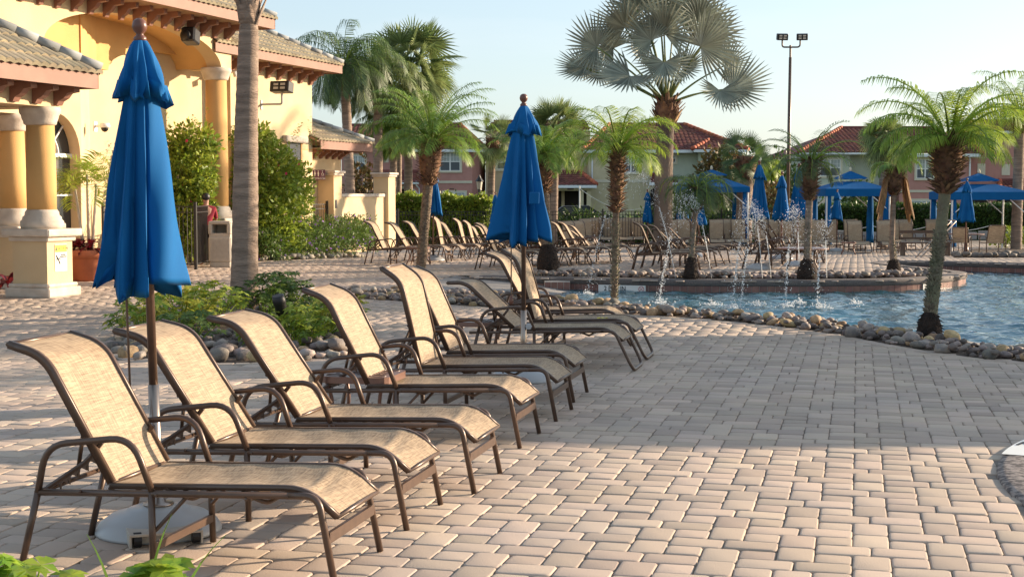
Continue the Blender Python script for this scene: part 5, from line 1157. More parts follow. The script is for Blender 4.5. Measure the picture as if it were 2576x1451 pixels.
cabana(1718, 1886, 56, 484, 470, 450, 447, 437, 'blue cabana behind the small drooping palm, partly hidden by fronds'); cabana(2077, 2243, 55, 494, 475, 458, 455, 441, 'middle blue cabana with double peaked roof before the green house', legs=(1, 1)); cabana(2393, 2592, 53, 503, 483, 465, 461, 447, 'right blue cabana with gathered curtain at its left post', legs=(1, 0))
# low grey divider with white rope behind the back row
t = empty('grey_divider', P_(1745, 64), 0, 'low grey canvas divider hung with white rope behind the loungers', 'divider'); x0_ = P_(1745, 64).x; x1_ = P_(2640, 64).x; Ld = x1_ - x0_
mb = MB(); n = 15
for k in range(n): mb.box(k * Ld / n + .03, (k + 1) * Ld / n - .03, -.03, .03, .1, .48 - .05 * (k % 2), bev=.02)
mb.build('panels', M_greyc, t); [MB().tube([(k * Ld / 6, -.06, 0), (k * Ld / 6, -.06, .72)], .02, 6).build('post', M_white, t) for k in range(7)]
mb = MB()
for k in range(6): mb.tube([((k + q / 8) * Ld / 6, -.10, .70 - .22 * math.sin(PI * q / 8)) for q in range(9)], .016, 5)
mb.build('rope', M_rope, t)
t = empty('wooden_bench', P_(2330, 49), 0, 'dark wooden bench behind the right hand loungers', 'bench'); MB().box(-.8, .8, -.2, .2, .42, .47).build('seat', M_bronze, t); MB().box(-.8, .8, .2, .24, .55, .62).box(-.8, .8, .2, .24, .75, .85).build('backrest', M_bronze, t); [MB().box(s * .75 - .03, s * .75 + .03, -.2, .24, 0, .42).build('leg', M_bronze, t) for s in (-1, 1)]
# pool handrail
p0 = gp(2375, 634); p1 = gp(2433, 672, -.1); t = empty('pool_handrail', (p0[0], p0[1], 0), 0, 'bent steel handrail going down into the pool on the right', 'handrail')
dx, dy = p1[0] - p0[0], -1.6
for k in (0, 1): MB().tube(fillet([(0, k * .45, 0), (0, k * .45, .90), (.32, k * .45 - .12, .92), (dx + .22, k * .45 + dy, -.20)], .14, 5), .021, 8).build('rail', M_chrome, t, True)
# parked car behind the fence
t = empty('parked_car', P_(1452, 82), 0, 'dark parked car seen behind the grass clumps and black fence', 'car'); prof = [(-2.1, .35), (-2.1, .8), (-1.5, .95), (-.8, 1.42), (.6, 1.45), (1.3, 1.0), (2.0, .85), (2.1, .4)]
MB().extr([(p[0], -.85, p[1]) for p in prof], (0, 1.7, 0)).build('body', M_black, t); MB().extr([(-1.2, -.86, 1.0), (-.75, -.86, 1.36), (.5, -.86, 1.38), (1.0, -.86, 1.02)], (0, -.005, 0)).build('window', M_glass, t)
for s in (-1.3, 1.3): MB().tube([(s, -.88, .32), (s, -.68, .32)], .32, 14).build('wheel', M_dark, t)
# person behind the black railing by the porch column

# ------------------------------------------------------------------ vegetation
class Leaves:
    def __init__(s): s.V = []; s.F = []; s.n = 0
    def add(s, V, F): s.V.append(np.asarray(V, float)); s.F.append(np.asarray(F) + s.n); s.n += len(V)
    def build(s, name, m, parent=None):
        V = np.concatenate(s.V); F = np.concatenate(s.F); me = bpy.data.meshes.new(name); me.vertices.add(len(V)); me.vertices.foreach_set('co', V.astype(np.float32).ravel()); k = F.shape[1]
        me.loops.add(F.size); me.loops.foreach_set('vertex_index', F.astype(np.int32).ravel()); me.polygons.add(len(F)); me.polygons.foreach_set('loop_start', (np.arange(len(F)) * k).astype(np.int32)); me.update(calc_edges=True); me.materials.append(m)
        o = bpy.data.objects.new(name, me); COL.objects.link(o)
        if parent: o.parent = parent
        return o
def rachis(o, az, el, L, droop, n=26, curl=1.0, side=0):
    P = [np.array(o, float)]; e = el; a = az; st = L / n
    for i in range(n):
        t = i / n; e -= droop * (1.1 * t + .25) ** curl / n * 1.6; e = max(e, -1.35); a += side / n; P.append(P[-1] + st * np.array([math.cos(e) * math.cos(a), math.cos(e) * math.sin(a), math.sin(e)]))
    return np.array(P)
def frond(lv, st_, o, az, el, L, droop, ll, w_, n=34, vdroop=.6, stem=.12, rs=random, vee=.5, fwd=.55, r0=.018):
    P = rachis(o, az, el, L, droop, side=rs.uniform(-.35, .35)); N = len(P) - 1
    T = np.gradient(P, axis=0); T /= np.linalg.norm(T, axis=1)[:, None]
    st_.tube([tuple(p) for p in P[::3]] + [tuple(P[-1])], r0, 4, r2=.003)
    V = []; F = []; k = 0
    for i in range(n):
        f = stem + (1 - stem) * (i + rs.uniform(-.3, .3)) / n; f = min(.995, max(stem, f)); q = f * N; j = min(N - 1, int(q)); p = P[j] + (P[j + 1] - P[j]) * (q - j); t = T[j]
        sd_ = np.cross(t, [0, 0, 1]); nn_ = np.linalg.norm(sd_); sd_ = sd_ / nn_ if nn_ > 1e-3 else np.array([1., 0, 0]); up = np.cross(sd_, t)
        env = math.sin(PI * min(1, (f - stem) / (1 - stem) * .86 + .12)) ** .55; fw = fwd * (.6 + .8 * f)
        for s in (-1, 1):
            l = ll * env * rs.uniform(.85, 1.1); d = s * sd_ + up * vee * rs.uniform(.5, 1.3) + t * fw; d /= np.linalg.norm(d)
            m1 = p + d * l * .5 + np.array([0, 0, -vdroop * l * .14]); d2 = d + np.array([0, 0, -vdroop * 1.5]); d2 /= np.linalg.norm(d2); e1 = m1 + d2 * l * .5
            wv = np.cross(d, up); wv = wv / (np.linalg.norm(wv) + 1e-9) * .6 + t * .4; ww = wv * w_ * .5
            V += [p - ww * .5, p + ww * .5, m1 + ww, m1 - ww, e1 + ww * .12, e1 - ww * .12]; F += [(k, k + 1, k + 2, k + 3), (k + 3, k + 2, k + 4, k + 5)]; k += 6
    lv.add(V, F)
def fan(lv, st_, o, az, el, pl, R_, n=30, spread=2.6, droop=.25, rs=random, hub=None, norm=None, upv=None, jr=.58, fold=.06, tipdroop=.0, r0=.02, wt=.6, twist=.5, cupk=.22):
    o = np.array(o, float)
    if hub is None:
        P = rachis(o, az, el, pl, droop, 8); st_.tube([tuple(p) for p in P[::2]], r0, 5, r2=r0 * .5); h = P[-1]; d = P[-1] - P[-2]; d /= np.linalg.norm(d)
        up = np.array([0, 0, 1.]) - d * d[2]; up /= np.linalg.norm(up) + 1e-9; s = np.cross(d, up); tw = rs.uniform(-twist, twist); up, s = up * math.cos(tw) + s * math.sin(tw), s * math.cos(tw) - up * math.sin(tw)
    else:
        h = np.array(hub, float); d = np.array(upv, float); d /= np.linalg.norm(d); nn = np.array(norm, float); nn -= d * nn.dot(d); nn /= np.linalg.norm(nn); up = nn; s = np.cross(d, up); mid = (o + h) / 2 + np.array([0, 0, .12]); st_.tube(fillet([tuple(o), tuple(mid), tuple(h)], .4, 4), r0, 6, r2=r0 * .6)
    V = []; F = []
    def dirv(a): return d * math.cos(a) + s * math.sin(a)
    hw = spread / n
    for i in range(n):
        a = -spread + 2 * spread * (i + .5) / n; rr = R_ * rs.uniform(.90, 1.06) * (1 - .16 * (abs(a) / spread) ** 2); cup = cupk * math.cos(a * .5); b = len(V); aj = a + rs.uniform(-.25, .25) * hw
        def pt(ang, r_, lift): 
            t_ = r_ / R_; return h + (dirv(ang) + up * cup) * r_ + up * lift + np.array([0, 0, -tipdroop * R_ * max(0, t_ - .35) ** 1.6 * 1.9])
        r1, r2 = rr * jr, rr * (jr + (1 - jr) * .52); w2 = hw * r1 / r2 * .82; fl = fold * R_ * .35
        V += [h, pt(a - hw, r1, -fl), pt(a, r1, fl), pt(a + hw, r1, -fl), pt(aj - w2, r2, -fl * .5), pt(aj, r2, fl * .6), pt(aj + w2, r2, -fl * .5), pt(aj, rr, 0)]
        F += [(b, b + 1, b + 2), (b, b + 2, b + 3), (b + 1, b + 4, b + 5), (b + 1, b + 5, b + 2), (b + 2, b + 5, b + 6), (b + 2, b + 6, b + 3), (b + 4, b + 7, b + 5), (b + 5, b + 7, b + 6)]
    lv.add(V, F)
def trunk(parent, pts, r, m=M_trunk, ring=.02, n=16, name='trunk', seg=None, flare=1.0):
    P = [Vector(p) for p in pts]; L = sum((P[i + 1] - P[i]).length for i in range(len(P) - 1)); N = seg or max(6, int(L / .09)); Q = []
    S = spline3(P, N); rad = []
    for i, p in enumerate(S):
        f = i / (len(S) - 1); base = (r[0] * (1 - f) + r[1] * f) if isinstance(r, (tuple, list)) else r; rad.append(base * (1 + ring * math.sin(i * 2.4) + random.uniform(-ring, ring)) * (1 + (flare - 1) * max(0, 1 - f * 7) ** 1.5))
    return MB().tube(S, rad, n).build(name, m, parent, True)
def spline3(P, N):
    out_ = []; K = len(P)
    for i in range(N + 1):
        s = i / N * (K - 1); k = min(K - 2, int(s)); t = s - k; a, b, c, d = P[max(0, k - 1)], P[k], P[k + 1], P[min(K - 1, k + 2)]
        out_.append(.5 * ((2 * b) + (c - a) * t + (2 * a - 5 * b + 4 * c - d) * t * t + (3 * b - a - 3 * c + d) * t ** 3))
    return out_
def boots(parent, c0, c1, r0, r1, n, m=M_boot, ln=.16, wd=.06, name='boots', out=.6, up=.8, seed=1):
    rs = random.Random(seed); lv = Leaves(); c0, c1 = Vector(c0), Vector(c1)
    for i in range(n):
        f = i / n; a = i * 2.399 + rs.uniform(-.2, .2); rr = r0 + (r1 - r0) * f if callable(r0) is False else r0(f); p = c0.lerp(c1, f); d = Vector((math.cos(a), math.sin(a), 0)); t = Vector((-d.y, d.x, 0)); b = p + d * rr * .85
        dd = (d * out * rs.uniform(.6, 1.3) + Vector((0, 0, up * rs.uniform(.5, 1.2)))).normalized(); l = ln * rs.uniform(.6, 1.3); w_ = wd * rs.uniform(.7, 1.2); th = d * .02
        V = [b - t * w_ / 2, b + t * w_ / 2, b + dd * l * .6 + t * w_ * .38, b + dd * l * .6 - t * w_ * .38, b + dd * l + t * w_ * .08 + d * .01, b + dd * l - t * w_ * .08 + d * .01]
        V += [v - th for v in V]; lv.add([tuple(v) for v in V], [(0, 1, 2, 3), (3, 2, 4, 5), (9, 8, 7, 6), (11, 10, 8, 9), (0, 3, 9, 6), (1, 7, 8, 2), (3, 5, 11, 9), (2, 8, 10, 4)])
    return lv.build(name, m, parent)
def core(parent, c0, c1, prof, m, name):        # bulging fibrous mass round the trunk
    c0, c1 = Vector(c0), Vector(c1); P = [c0.lerp(c1, i / (len(prof) - 1)) for i in range(len(prof))]; S = [P[i] for i in range(len(P))]
    return MB().tube(S, [q * random.uniform(.95, 1.05) for q in prof], 14).build(name, m, parent, True)
def pinnate_palm(base, top, r, L, nf, label, seed, ll=.42, droop=1.5, el0=1.25, m=M_frond, bootr=None, bootlen=1.0, root=0, mt=M_trunk2, vdroop=.7, w_=.03, mid=None, dead=0, elmin=-.25, group='palm trees', scruff=0, leafn=36, bulb=None, name='date_palm', spread=None, rootr=None):
    rs = random.Random(seed); base, top = Vector(base), Vector(top); t = empty(name, base, 0, label, 'palm tree', group); tp = top - base; mp_ = (Vector(mid) - base) if mid is not None else tp * .5
    trunk(t, [(0, 0, 0), mp_, tp], r, mt, .03, flare=1.0)
    if root: rb_ = rootr or r[0] * 2; core(t, (0, 0, 0), (0, 0, root), [rb_, rb_ * 1.03, rb_ * .95, rb_ * .78, r[0] * 1.1], M_root, 'root_ball'); boots(t, (0, 0, .02), (0, 0, root), rb_, r[0] * 1.3, 160, M_root, .07, .015, 'rootlets', .9, -.6, seed)
    if bootr:
        dirn = (tp - mp_).normalized(); c0 = tp - dirn * bootlen; pf = [r[1] * 1.0, bootr * .75, bootr, bootr * .95, bootr * .8]; core(t, c0, tp + dirn * .05, pf, M_boot, 'boot_core')
        boots(t, c0, tp + dirn * .05, r[1] * 1.2, bootr * 1.0, 240, M_boot, .15 * (bootr / .2) ** .5, .07, 'boots', .9, .55, seed)
    if scruff: boots(t, (0, 0, root * .9), mp_, r[0] * .92, r[0] * .9, int(scruff), mat('scruff%d' % seed, (.20, .16, .11), .9, island=.4) if 'scruffm' not in MATS else MATS['scruffm'], .06, .03, 'leaf_scars', .6, .95, seed + 3)
    lv, st = Leaves(), MB()
    for i in range(nf):
        f = (i + .5) / nf; az = i * 2.39996 + rs.uniform(-.25, .25); el = el0 * (1 - f) + elmin * f + rs.uniform(-.12, .12); l = L * (.72 + .38 * math.sin(PI * min(1, f + .25))) * rs.uniform(.88, 1.1)
        frond(lv, st, tuple(tp + Vector((math.cos(az), math.sin(az), 0)) * .05), az, el, l, droop * rs.uniform(.8, 1.2), ll, w_, leafn, vdroop, rs=rs, vee=.45 * (1 - f) + .1)
    cr = lv.build('crown', m, t); st.build('stems', M_frondy, cr)
    if dead:
        lv, st = Leaves(), MB()
        for i in range(dead): az = (PI if i % 2 else 0) + rs.uniform(-.5, .5); frond(lv, st, tuple(tp + Vector((0, 0, -.1))), az, .3 - .5 * rs.random(), rs.uniform(.9, 1.15), 7.5, .20, .035, 40, 2.4, rs=rs, vee=.1, fwd=1.2)
        lv.build('dead_fronds', M_dead, t)
    return t
def fan_palm(base, top, r, R_, pl, nf, label, seed, m=M_sabal, tipdroop=.35, el0=1.45, elmin=-.95, bootr=None, bootlen=.5, mt=M_trunk, group='palm trees', n=26, skirt=0, bootm=None, name='cabbage_palm'):
    rs = random.Random(seed); base, top = Vector(base), Vector(top); t = empty(name, base, 0, label, 'palm tree', group); tp = top - base; trunk(t, [(0, 0, 0), tp * .5 + Vector((rs.uniform(-.05, .05), 0, 0)), tp], r, mt, .015, flare=1.15)
    if bootr: core(t, tp - Vector((0, 0, bootlen)), tp + Vector((0, 0, .08)), [r[1], bootr * .9, bootr, bootr * .8], M_boot, 'boot_core'); boots(t, tp - Vector((0, 0, bootlen)), tp, r[1] * 1.3, bootr, 70, bootm or M_boot, .24, .09, 'boots', .8, .7, seed)
    lv, st = Leaves(), MB()
    for i in range(nf):
        f = (i + .5) / nf; az = i * 2.39996 + rs.uniform(-.3, .3); el = el0 * (1 - f) + elmin * f + rs.uniform(-.15, .15); fan(lv, st, tuple(tp), az, el, pl * rs.uniform(.8, 1.1), R_ * rs.uniform(.85, 1.1), n, 2.2, .45, rs, tipdroop=tipdroop * (.3 + f), jr=.36, fold=.04, twist=1.3)
    cr = lv.build('crown', m, t); st.build('stems', M_sabal, cr); return t
mat('scruffm', (.22, .18, .13), .9, (.15, .16, .10), 4, island=.4)

# bold palm trunk at the front left: base in the round bed, crown above the frame
def W3(x, y, Y): return at(x, y, Y)
Yp = 20.2; b_ = Vector((*gp(613, 775), 0)); b_ = Vector((at(613, 700, Yp).x, Yp, 0)); tp = W3(626, 60, Yp)
t = empty('thick_palm', b_, 0, 'thick grey palm trunk rising out of the frame left of the front loungers', 'palm tree', 'palm trees')
T0 = [(0, 0, 0), tuple(W3(617, 520, Yp) - b_), tuple(W3(620, 300, Yp) - b_), tuple(W3(625, 110, Yp) - b_), tuple(tp - b_)]
trunk(t, T0, (.195, .118), M_trunk, .018, 28, seg=70)
tq = tp - b_; core(t, tq - Vector((0, 0, .05)), tq + Vector((0, 0, .9)), [.12, .15, .175, .19, .15], M_trunk, 'boot_core'); boots(t, tq - Vector((0, 0, .02)), tq + Vector((0, 0, .8)), .13, .19, 40, M_trunk, .30, .15, 'boots', .35, 1, 5)
lv, st = Leaves(), MB(); rs = random.Random(3)
for i in range(22):
    f = i / 22; fan(lv, st, tuple(tq + Vector((0, 0, 1.3))), i * 2.4, 1.3 - 1.0 * f, 1.0, .9, 26, 2.2, .2, rs, tipdroop=.2)
lv.build('crown', M_sabal, t)
# leaning date palm left of centre
def gdz(x, y): return gd(x, y)
b_ = gd(1058, 682); Y_ = b_.y
pinnate_palm(b_, W3(1086, 356, Y_), (.105, .11), 1.75, 40, 'leaning date palm with shaggy brown top, left of the middle umbrella', 21, ll=.36, droop=1.15, bootr=.24, bootlen=.95, scruff=260, mid=W3(1072, 520, Y_), el0=1.4, elmin=.12, m=M_frondy if False else M_frond, vdroop=.8, w_=.022, leafn=46)
b_ = Vector((*gp(1545, 772), 0)); Y_ = b_.y
pinnate_palm(b_, W3(1555, 372, Y_), (.044, .052), 1.08, 27, 'slim date palm with yellow green crown rising from the rocks before the fountain', 22, ll=.32, droop=1.5, bootr=.10, bootlen=.95, scruff=230, mid=W3(1549, 560, Y_), el0=1.35, elmin=.02, m=M_frondy, vdroop=.7, w_=.015, leafn=40)
b_ = Vector((*gp(1378, 689), 0)); Y_ = b_.y
pinnate_palm(b_, W3(1364, 392, Y_), (.12, .10), 1.05, 26, 'date palm with dark root ball standing behind the middle umbrella', 23, ll=.30, droop=1.4, bootr=.19, bootlen=.8, scruff=200, root=.62, rootr=.23, el0=1.3, elmin=0, vdroop=.8)
b_ = Vector((*gp(1738, 704), 0)); Y_ = b_.y
pinnate_palm(b_, W3(1755, 478, Y_), (.052, .05), .88, 34, 'small drooping palm with dark bulb on the pool edge before the silver palm', 24, ll=.30, droop=2.6, bootr=.17, bootlen=.42, root=.45, rootr=.135, scruff=60, el0=1.3, elmin=-.1, vdroop=.7, w_=.013, m=M_frondd, mid=W3(1744, 590, Y_), mt=M_trunk)
b_ = Vector((*gp(2030, 704), 0)); Y_ = b_.y
pinnate_palm(b_, W3(2040, 408, Y_), (.07, .065), 1.10, 22, 'date palm with brown bulb beside the three far umbrellas', 25, ll=.26, droop=1.35, bootr=.15, bootlen=.75, root=.42, rootr=.19, scruff=120, el0=1.35, elmin=-.1, vdroop=.6, w_=.014, m=M_frondd, mid=W3(2034, 560, Y_), mt=M_trunk)
b_ = Vector((*gp(2248, 690), 0)); Y_ = b_.y
pinnate_palm(b_, W3(2252, 425, Y_), (.06, .055), .8, 5, 'ailing palm with hanging dead brown fronds on the curved pool end', 26, ll=.26, droop=2.8, bootr=.17, bootlen=.55, root=.32, rootr=.15, scruff=60, el0=1.2, elmin=.6, vdroop=.8, m=M_frond, mid=W3(2244, 600, Y_), dead=9, mt=M_trunk)
b_ = Vector((*gp(2338, 850), 0)); Y_ = b_.y
mat('greenish_trunk', (.20, .20, .12), .95, (.15, .12, .09), 3, bump=1, bscale=30, bdist=.03)
pinnate_palm(b_, W3(2390, 352, Y_), (.060, .072), 1.12, 27, 'large date palm with rough brown boots standing in the rocks at the right', 27, ll=.34, droop=1.5, bootr=.165, bootlen=.62, scruff=560, root=.30, rootr=.14, el0=1.4, elmin=.15, m=M_frondy, vdroop=1.1, w_=.017, mid=W3(2366, 590, Y_), leafn=46, mt=MATS['greenish_trunk'])
b_ = gd(2556, 628); Y_ = b_.y
pinnate_palm(b_, W3(2566, 285, Y_), (.21, .17), 2.5, 34, 'smooth grey trunk palm cut by the right edge of the photo', 28, ll=.6, droop=1.6, bootr=.30, bootlen=.8, el0=1.35, elmin=0, m=M_frondy, vdroop=1.3, mt=M_trunk, name='queen_palm')
# silver palm, fan by fan
b_ = P_(1668, 50); t = empty('silver_palm', b_, 0, 'big silver grey fan palm towering behind the fountain', 'palm tree', 'palm trees'); Y_ = 50; tp = W3(1678, 262, Y_) - b_
trunk(t, [(0, 0, 0), tuple(W3(1670, 430, Y_) - b_), tuple(tp)], (.34, .27), mat('mottled_trunk', (.17, .13, .10), .95, (.035, .027, .022), .8, stretch=(1, 1, .6), bump=.8, bscale=16, bdist=.04), .02, 18, flare=1.1)  # trunk colour mottled between brown and near-black
core(t, tp - Vector((0, 0, .75)), tp + Vector((0, 0, .2)), [.27, .38, .40, .30], M_boot, 'boot_core'); boots(t, tp - Vector((0, 0, .7)), tp + Vector((0, 0, .15)), .34, .34, 60, M_boot, .42, .20, 'boots', .55, .9, 31)
lv, st = Leaves(), MB(); rs = random.Random(8)
c4 = lambda X, Yc: (1408.7 + .409 * X, .409 * Yc)
for (hx_, hy_, Rr, dy_, ux, uz, nx_, nz_) in [(640, 205, 262, -1.0, .15, 1, -.1, .3), (400, 170, 235, -.6, -.5, .9, -.5, .1), (225, 290, 225, -.5, -1, .35, -.3, .5), (430, 470, 240, -1.3, -.7, -.5, -.3, .6), (640, 385, 205, -1.6, -.1, -1, .1, .5), (865, 290, 260, -.8, .7, .6, .3, .2), (1060, 545, 235, -.5, 1, .1, .2, .5), (985, 560, 180, -1.1, .1, -1, .2, .7),
        (1020, 400, 170, .4, 1, .3, .1, .6), (240, 440, 190, .3, -1, -.2, -.2, .6), (520, 60, 230, .6, -.2, 1, -.1, -.1), (800, 60, 240, .7, .4, 1, .1, -.1), (330, 300, 200, .9, -.8, .5, -.1, .2), (700, 120, 250, 1.2, .1, 1, 0, -.3), (930, 200, 220, 1.0, .8, .8, 0, 0), (520, 330, 180, -.3, -.5, .2, -.3, .8), (760, 420, 170, -.2, .6, .1, .3, .8), (600, -40, 240, -.2, 0, 1, 0, .2), (560, 250, 210, -1.1, -.6, .5, -.5, .3), (850, 130, 230, -.4, .5, .8, .2, .2), (470, 60, 210, -.3, -.4, 1, -.5, .2), (150, 420, 180, -.2, -.9, -.2, -.3, .6)]:
    x_, y_ = c4(hx_, hy_); H_ = at(x_, y_, Y_ + dy_) - b_; fan(lv, st, tuple(tp), 0, 0, 1, Rr * .409 / 3668 * Y_, 30, 2.15, 0, rs, hub=tuple(H_), norm=(nx_ + rs.uniform(-.35, .35), -1, nz_ + rs.uniform(-.35, .35)), upv=(ux, rs.uniform(-.5, .2), uz), jr=.45, fold=.10, r0=.04, cupk=.42)
cr = lv.build('crown', M_silver, t); st.build('stems', M_sabal, cr)
# cabbage palms and queen palms farther back
for (x, ytop, Y, rr, R_, pl, nf, lb, sd_, mm, kw) in [
    (1030, 172, 62, .17, 1.15, 1.35, 60, 'tallest cabbage palm of the cluster behind the left loungers', 41, M_sabal, {}),
    (1396, 326, 60, .15, .80, .85, 46, 'cabbage palm right behind the middle umbrella with white shaggy neck', 42, M_sabal, dict(bootr=.32, bootlen=.9, bootm=M_stone)),
    (1240, 352, 63, .15, .6, .8, 22, 'thin cabbage palm just left of the middle umbrella', 43, M_sabal, dict(bootr=.26, bootlen=.6)),
    (1876, 398, 58, .30, .62, .75, 22, 'grey green cabbage palm with fat trunk behind the tallest far umbrella', 44, M_frondd, dict(bootr=.42, bootlen=.9, tipdroop=.12)),
    (2226, 350, 57, .16, .62, .60, 40, 'cabbage palm with golden drooping leaves behind the middle cabana', 45, M_sabal, dict(bootr=.30, bootlen=1.2, tipdroop=.6))]:
    b_ = P_(x - 4, Y); fan_palm(b_, at(x, ytop, Y), (rr * 1.1, rr), R_, pl, nf, lb, sd_, mm, **kw)
for (x, xt, ytop, Y, rr, L, nf, lb, sd_, mm, ll) in [
    (886, 866, 165, 58, .20, 2.9, 42, 'queen palm with long hanging fronds just right of the clubhouse roof', 51, M_frondd, .8),
    (950, 951, 205, 60, .20, 2.5, 44, 'queen palm with pale husked neck behind the low wall pillar', 52, M_sabal, .75),
    (984, 992, 330, 61, .16, 1.9, 28, 'leaning palm trunk third from the low wall in the left cluster', 53, M_frond, .6),
    (1001, 1004, 300, 64, .14, 2.0, 22, 'straight thin palm trunk in the middle of the left cluster', 54, M_sabal, .6),
    (1924, 1926, 425, 66, .10, 1.0, 10, 'thin yellowish palm left of the light pole', 55, M_frondy, .5)]:
    b_ = P_(x, Y); pinnate_palm(b_, at(xt, ytop, Y), (rr * 1.05, rr * .9), L, nf, lb, sd_, ll=ll, droop=1.9, bootr=rr * 1.6, bootlen=1.0, el0=1.35, elmin=-.35, m=mm, vdroop=1.9, mt=M_trunk, w_=.045, leafn=40, name='queen_palm')
b_ = P_(1377, 57); fan_palm(b_, at(1371, 380, 57), (.17, .15), .55, .55, 20, 'second cabbage palm with bare scaly trunk hidden right of the middle umbrella', 47, M_sabal, bootr=.28, bootlen=1.0)

def leaf_cloud(n, fn, size, rs, asp=.5, outw=.4, curl=.25):
    V = np.zeros((n, 4, 3)); F = np.arange(n * 4).reshape(n, 4)
    for i in range(n):
        p, nr_ = fn(rs); p = np.array(p); d = np.array([rs.gauss(0, 1), rs.gauss(0, 1), rs.gauss(0, 1) + .2]) + np.array(nr_) * outw * 3; d /= np.linalg.norm(d) + 1e-9; q = np.array([rs.gauss(0, 1), rs.gauss(0, 1), rs.gauss(0, 1)]); w_ = np.cross(d, q); w_ /= np.linalg.norm(w_) + 1e-9; s = size * rs.uniform(.6, 1.4); up = np.cross(w_, d)
        V[i, 0] = p; V[i, 1] = p + d * s * .5 + w_ * s * asp * .5; V[i, 2] = p + d * s + up * s * curl * .3; V[i, 3] = p + d * s * .5 - w_ * s * asp * .5
    lv = Leaves(); lv.add(V.reshape(-1, 3), F); return lv
def shell(c, r, rs, noise_=.25, bias=.35):
    while True:
        v = np.array([rs.gauss(0, 1), rs.gauss(0, 1), rs.gauss(0, 1)]); v /= np.linalg.norm(v) + 1e-9
        if v[2] > -.75: break
    k = rs.random() ** bias; k *= 1 + noise_ * mnoise.noise(Vector((v * 3.1 + c[0]).tolist())); return (c[0] + v[0] * r[0] * k, c[1] + v[1] * r[1] * k, c[2] + v[2] * r[2] * k), v
def bush(loc, blobs, n, size, m, label, cat, name, seed, m2=None, n2=0, s2=.03, asp=.5, group=None, stems=0, noise_=.3, m2name='blossoms', bias=.35):
    rs = random.Random(seed); t = empty(name, loc, 0, label, cat, group); wts = [b[1][0] * b[1][1] * b[1][2] for b in blobs]
    def fn(r): b = r.choices(blobs, wts)[0]; return shell(b[0], b[1], r, noise_, bias)
    leaf_cloud(n, fn, size, rs, asp).build('foliage', m, t)
    if m2: leaf_cloud(n2, lambda r: (lambda b: shell(b[0], (b[1][0] * 1.04, b[1][1] * 1.04, b[1][2] * 1.04), r, noise_, .12))(r.choices(blobs, wts)[0]), s2, rs, .8).build(m2name, m2, t)
    mb = MB()
    for k in range(stems or 5):
        b = rs.choice(blobs); q = (b[0][0] + rs.uniform(-.5, .5) * b[1][0], b[0][1] + rs.uniform(-.5, .5) * b[1][1], b[0][2] + rs.uniform(0, .6) * b[1][2]); mb.tube([(b[0][0] * .6, b[0][1] * .6, 0), (q[0] * .8, q[1] * .8, q[2] * .5), q], .012, 5, r2=.004)
    mb.build('stems', M_boot, t); return t
# bougainvillea left and right of the porch column
c = cw(-7.6, .32); bush(c, [((0, 0, .9), (.95, .65, 1.0)), ((.1, 0, 2.0), (.85, .55, 1.0)), ((.3, .1, 2.8), (.65, .4, .55))], 9000, .13, M_leafy, 'tall bougainvillea left of the porch column behind the black railing', 'shrub', 'bougainvillea', 61, M_pink, 40, .08, stems=14)
c = cw(-3.6, .95); bush(c, [((-.3, -.4, .9), (.95, 1.2, 1.1)), ((-.3, -.5, 2.1), (.85, 1.1, 1.0)), ((-.6, -.9, 3.0), (.55, .6, .55)), ((.15, .7, 1.7), (.6, .8, .8))], 12000, .13, M_leafy, 'tall bougainvillea climbing the yellow wall right of the thick palm trunk', 'shrub', 'bougainvillea', 62, M_pink, 30, .08, stems=16)
# long upright shoots
for c, sd_ in ((cw(-7.6, .32), 1), (cw(-3.6, .95), 2)):
    rs = random.Random(sd_); lv = Leaves()
    for k in range(12):
        x, y = rs.uniform(-.9, .9), rs.uniform(-.9, .9) * .7; h0 = 2.6 + rs.uniform(0, .4); L = rs.uniform(.4, .95); dx, dy = rs.uniform(-.3, .3), rs.uniform(-.3, .3)
        for j in range(26):
            f = j / 26; p = (x + dx * f, y + dy * f, h0 + L * f); a = rs.uniform(0, 6.3); s = .09; d = np.array([math.cos(a), math.sin(a), .3]); w_ = np.array([-math.sin(a), math.cos(a), 0]); p = np.array(p); lv.add([p, p + d * s * .5 + w_ * s * .3, p + d * s, p + d * s * .5 - w_ * s * .3], [(0, 1, 2, 3)])
    par = [o for o in COL.objects if o.name.startswith('bougainvillea')][sd_ - 1]; lv.build('shoots', M_leafy, par)
# purple flower bed
spots = [(-5.1, 1.1, .72), (-4.1, .95, .85), (-3.0, .95, .9), (-1.9, .9, .9), (-.8, .85, .92), (.5, .75, .9), (1.8, .35, .85), (3.0, -.1, .8)]
for i, (x, y, h_) in enumerate(spots):
    p = cw(x, y); bush((p[0], p[1], 0), [((0, 0, h_ * .5), (.75, .62, h_ * .62))], 2300, .11, M_leaf, ['leftmost purple flowering clump below the tall bougainvillea', 'purple flowering clump second from the thick palm trunk', 'purple flowering clump third from the thick palm trunk', 'purple flowering clump in front of the window sill', 'purple flowering clump before the small black gate', 'purple flowering clump before the first yellow pillar', 'purple flowering clump against the low yellow wall', 'rightmost purple flowering clump next to the far loungers'][i], 'flower clump', 'flower_clump', 70 + i, M_purple, 46, .07, asp=.28, group='purple flowers along the clubhouse wall', stems=8, noise_=.5, bias=.5)
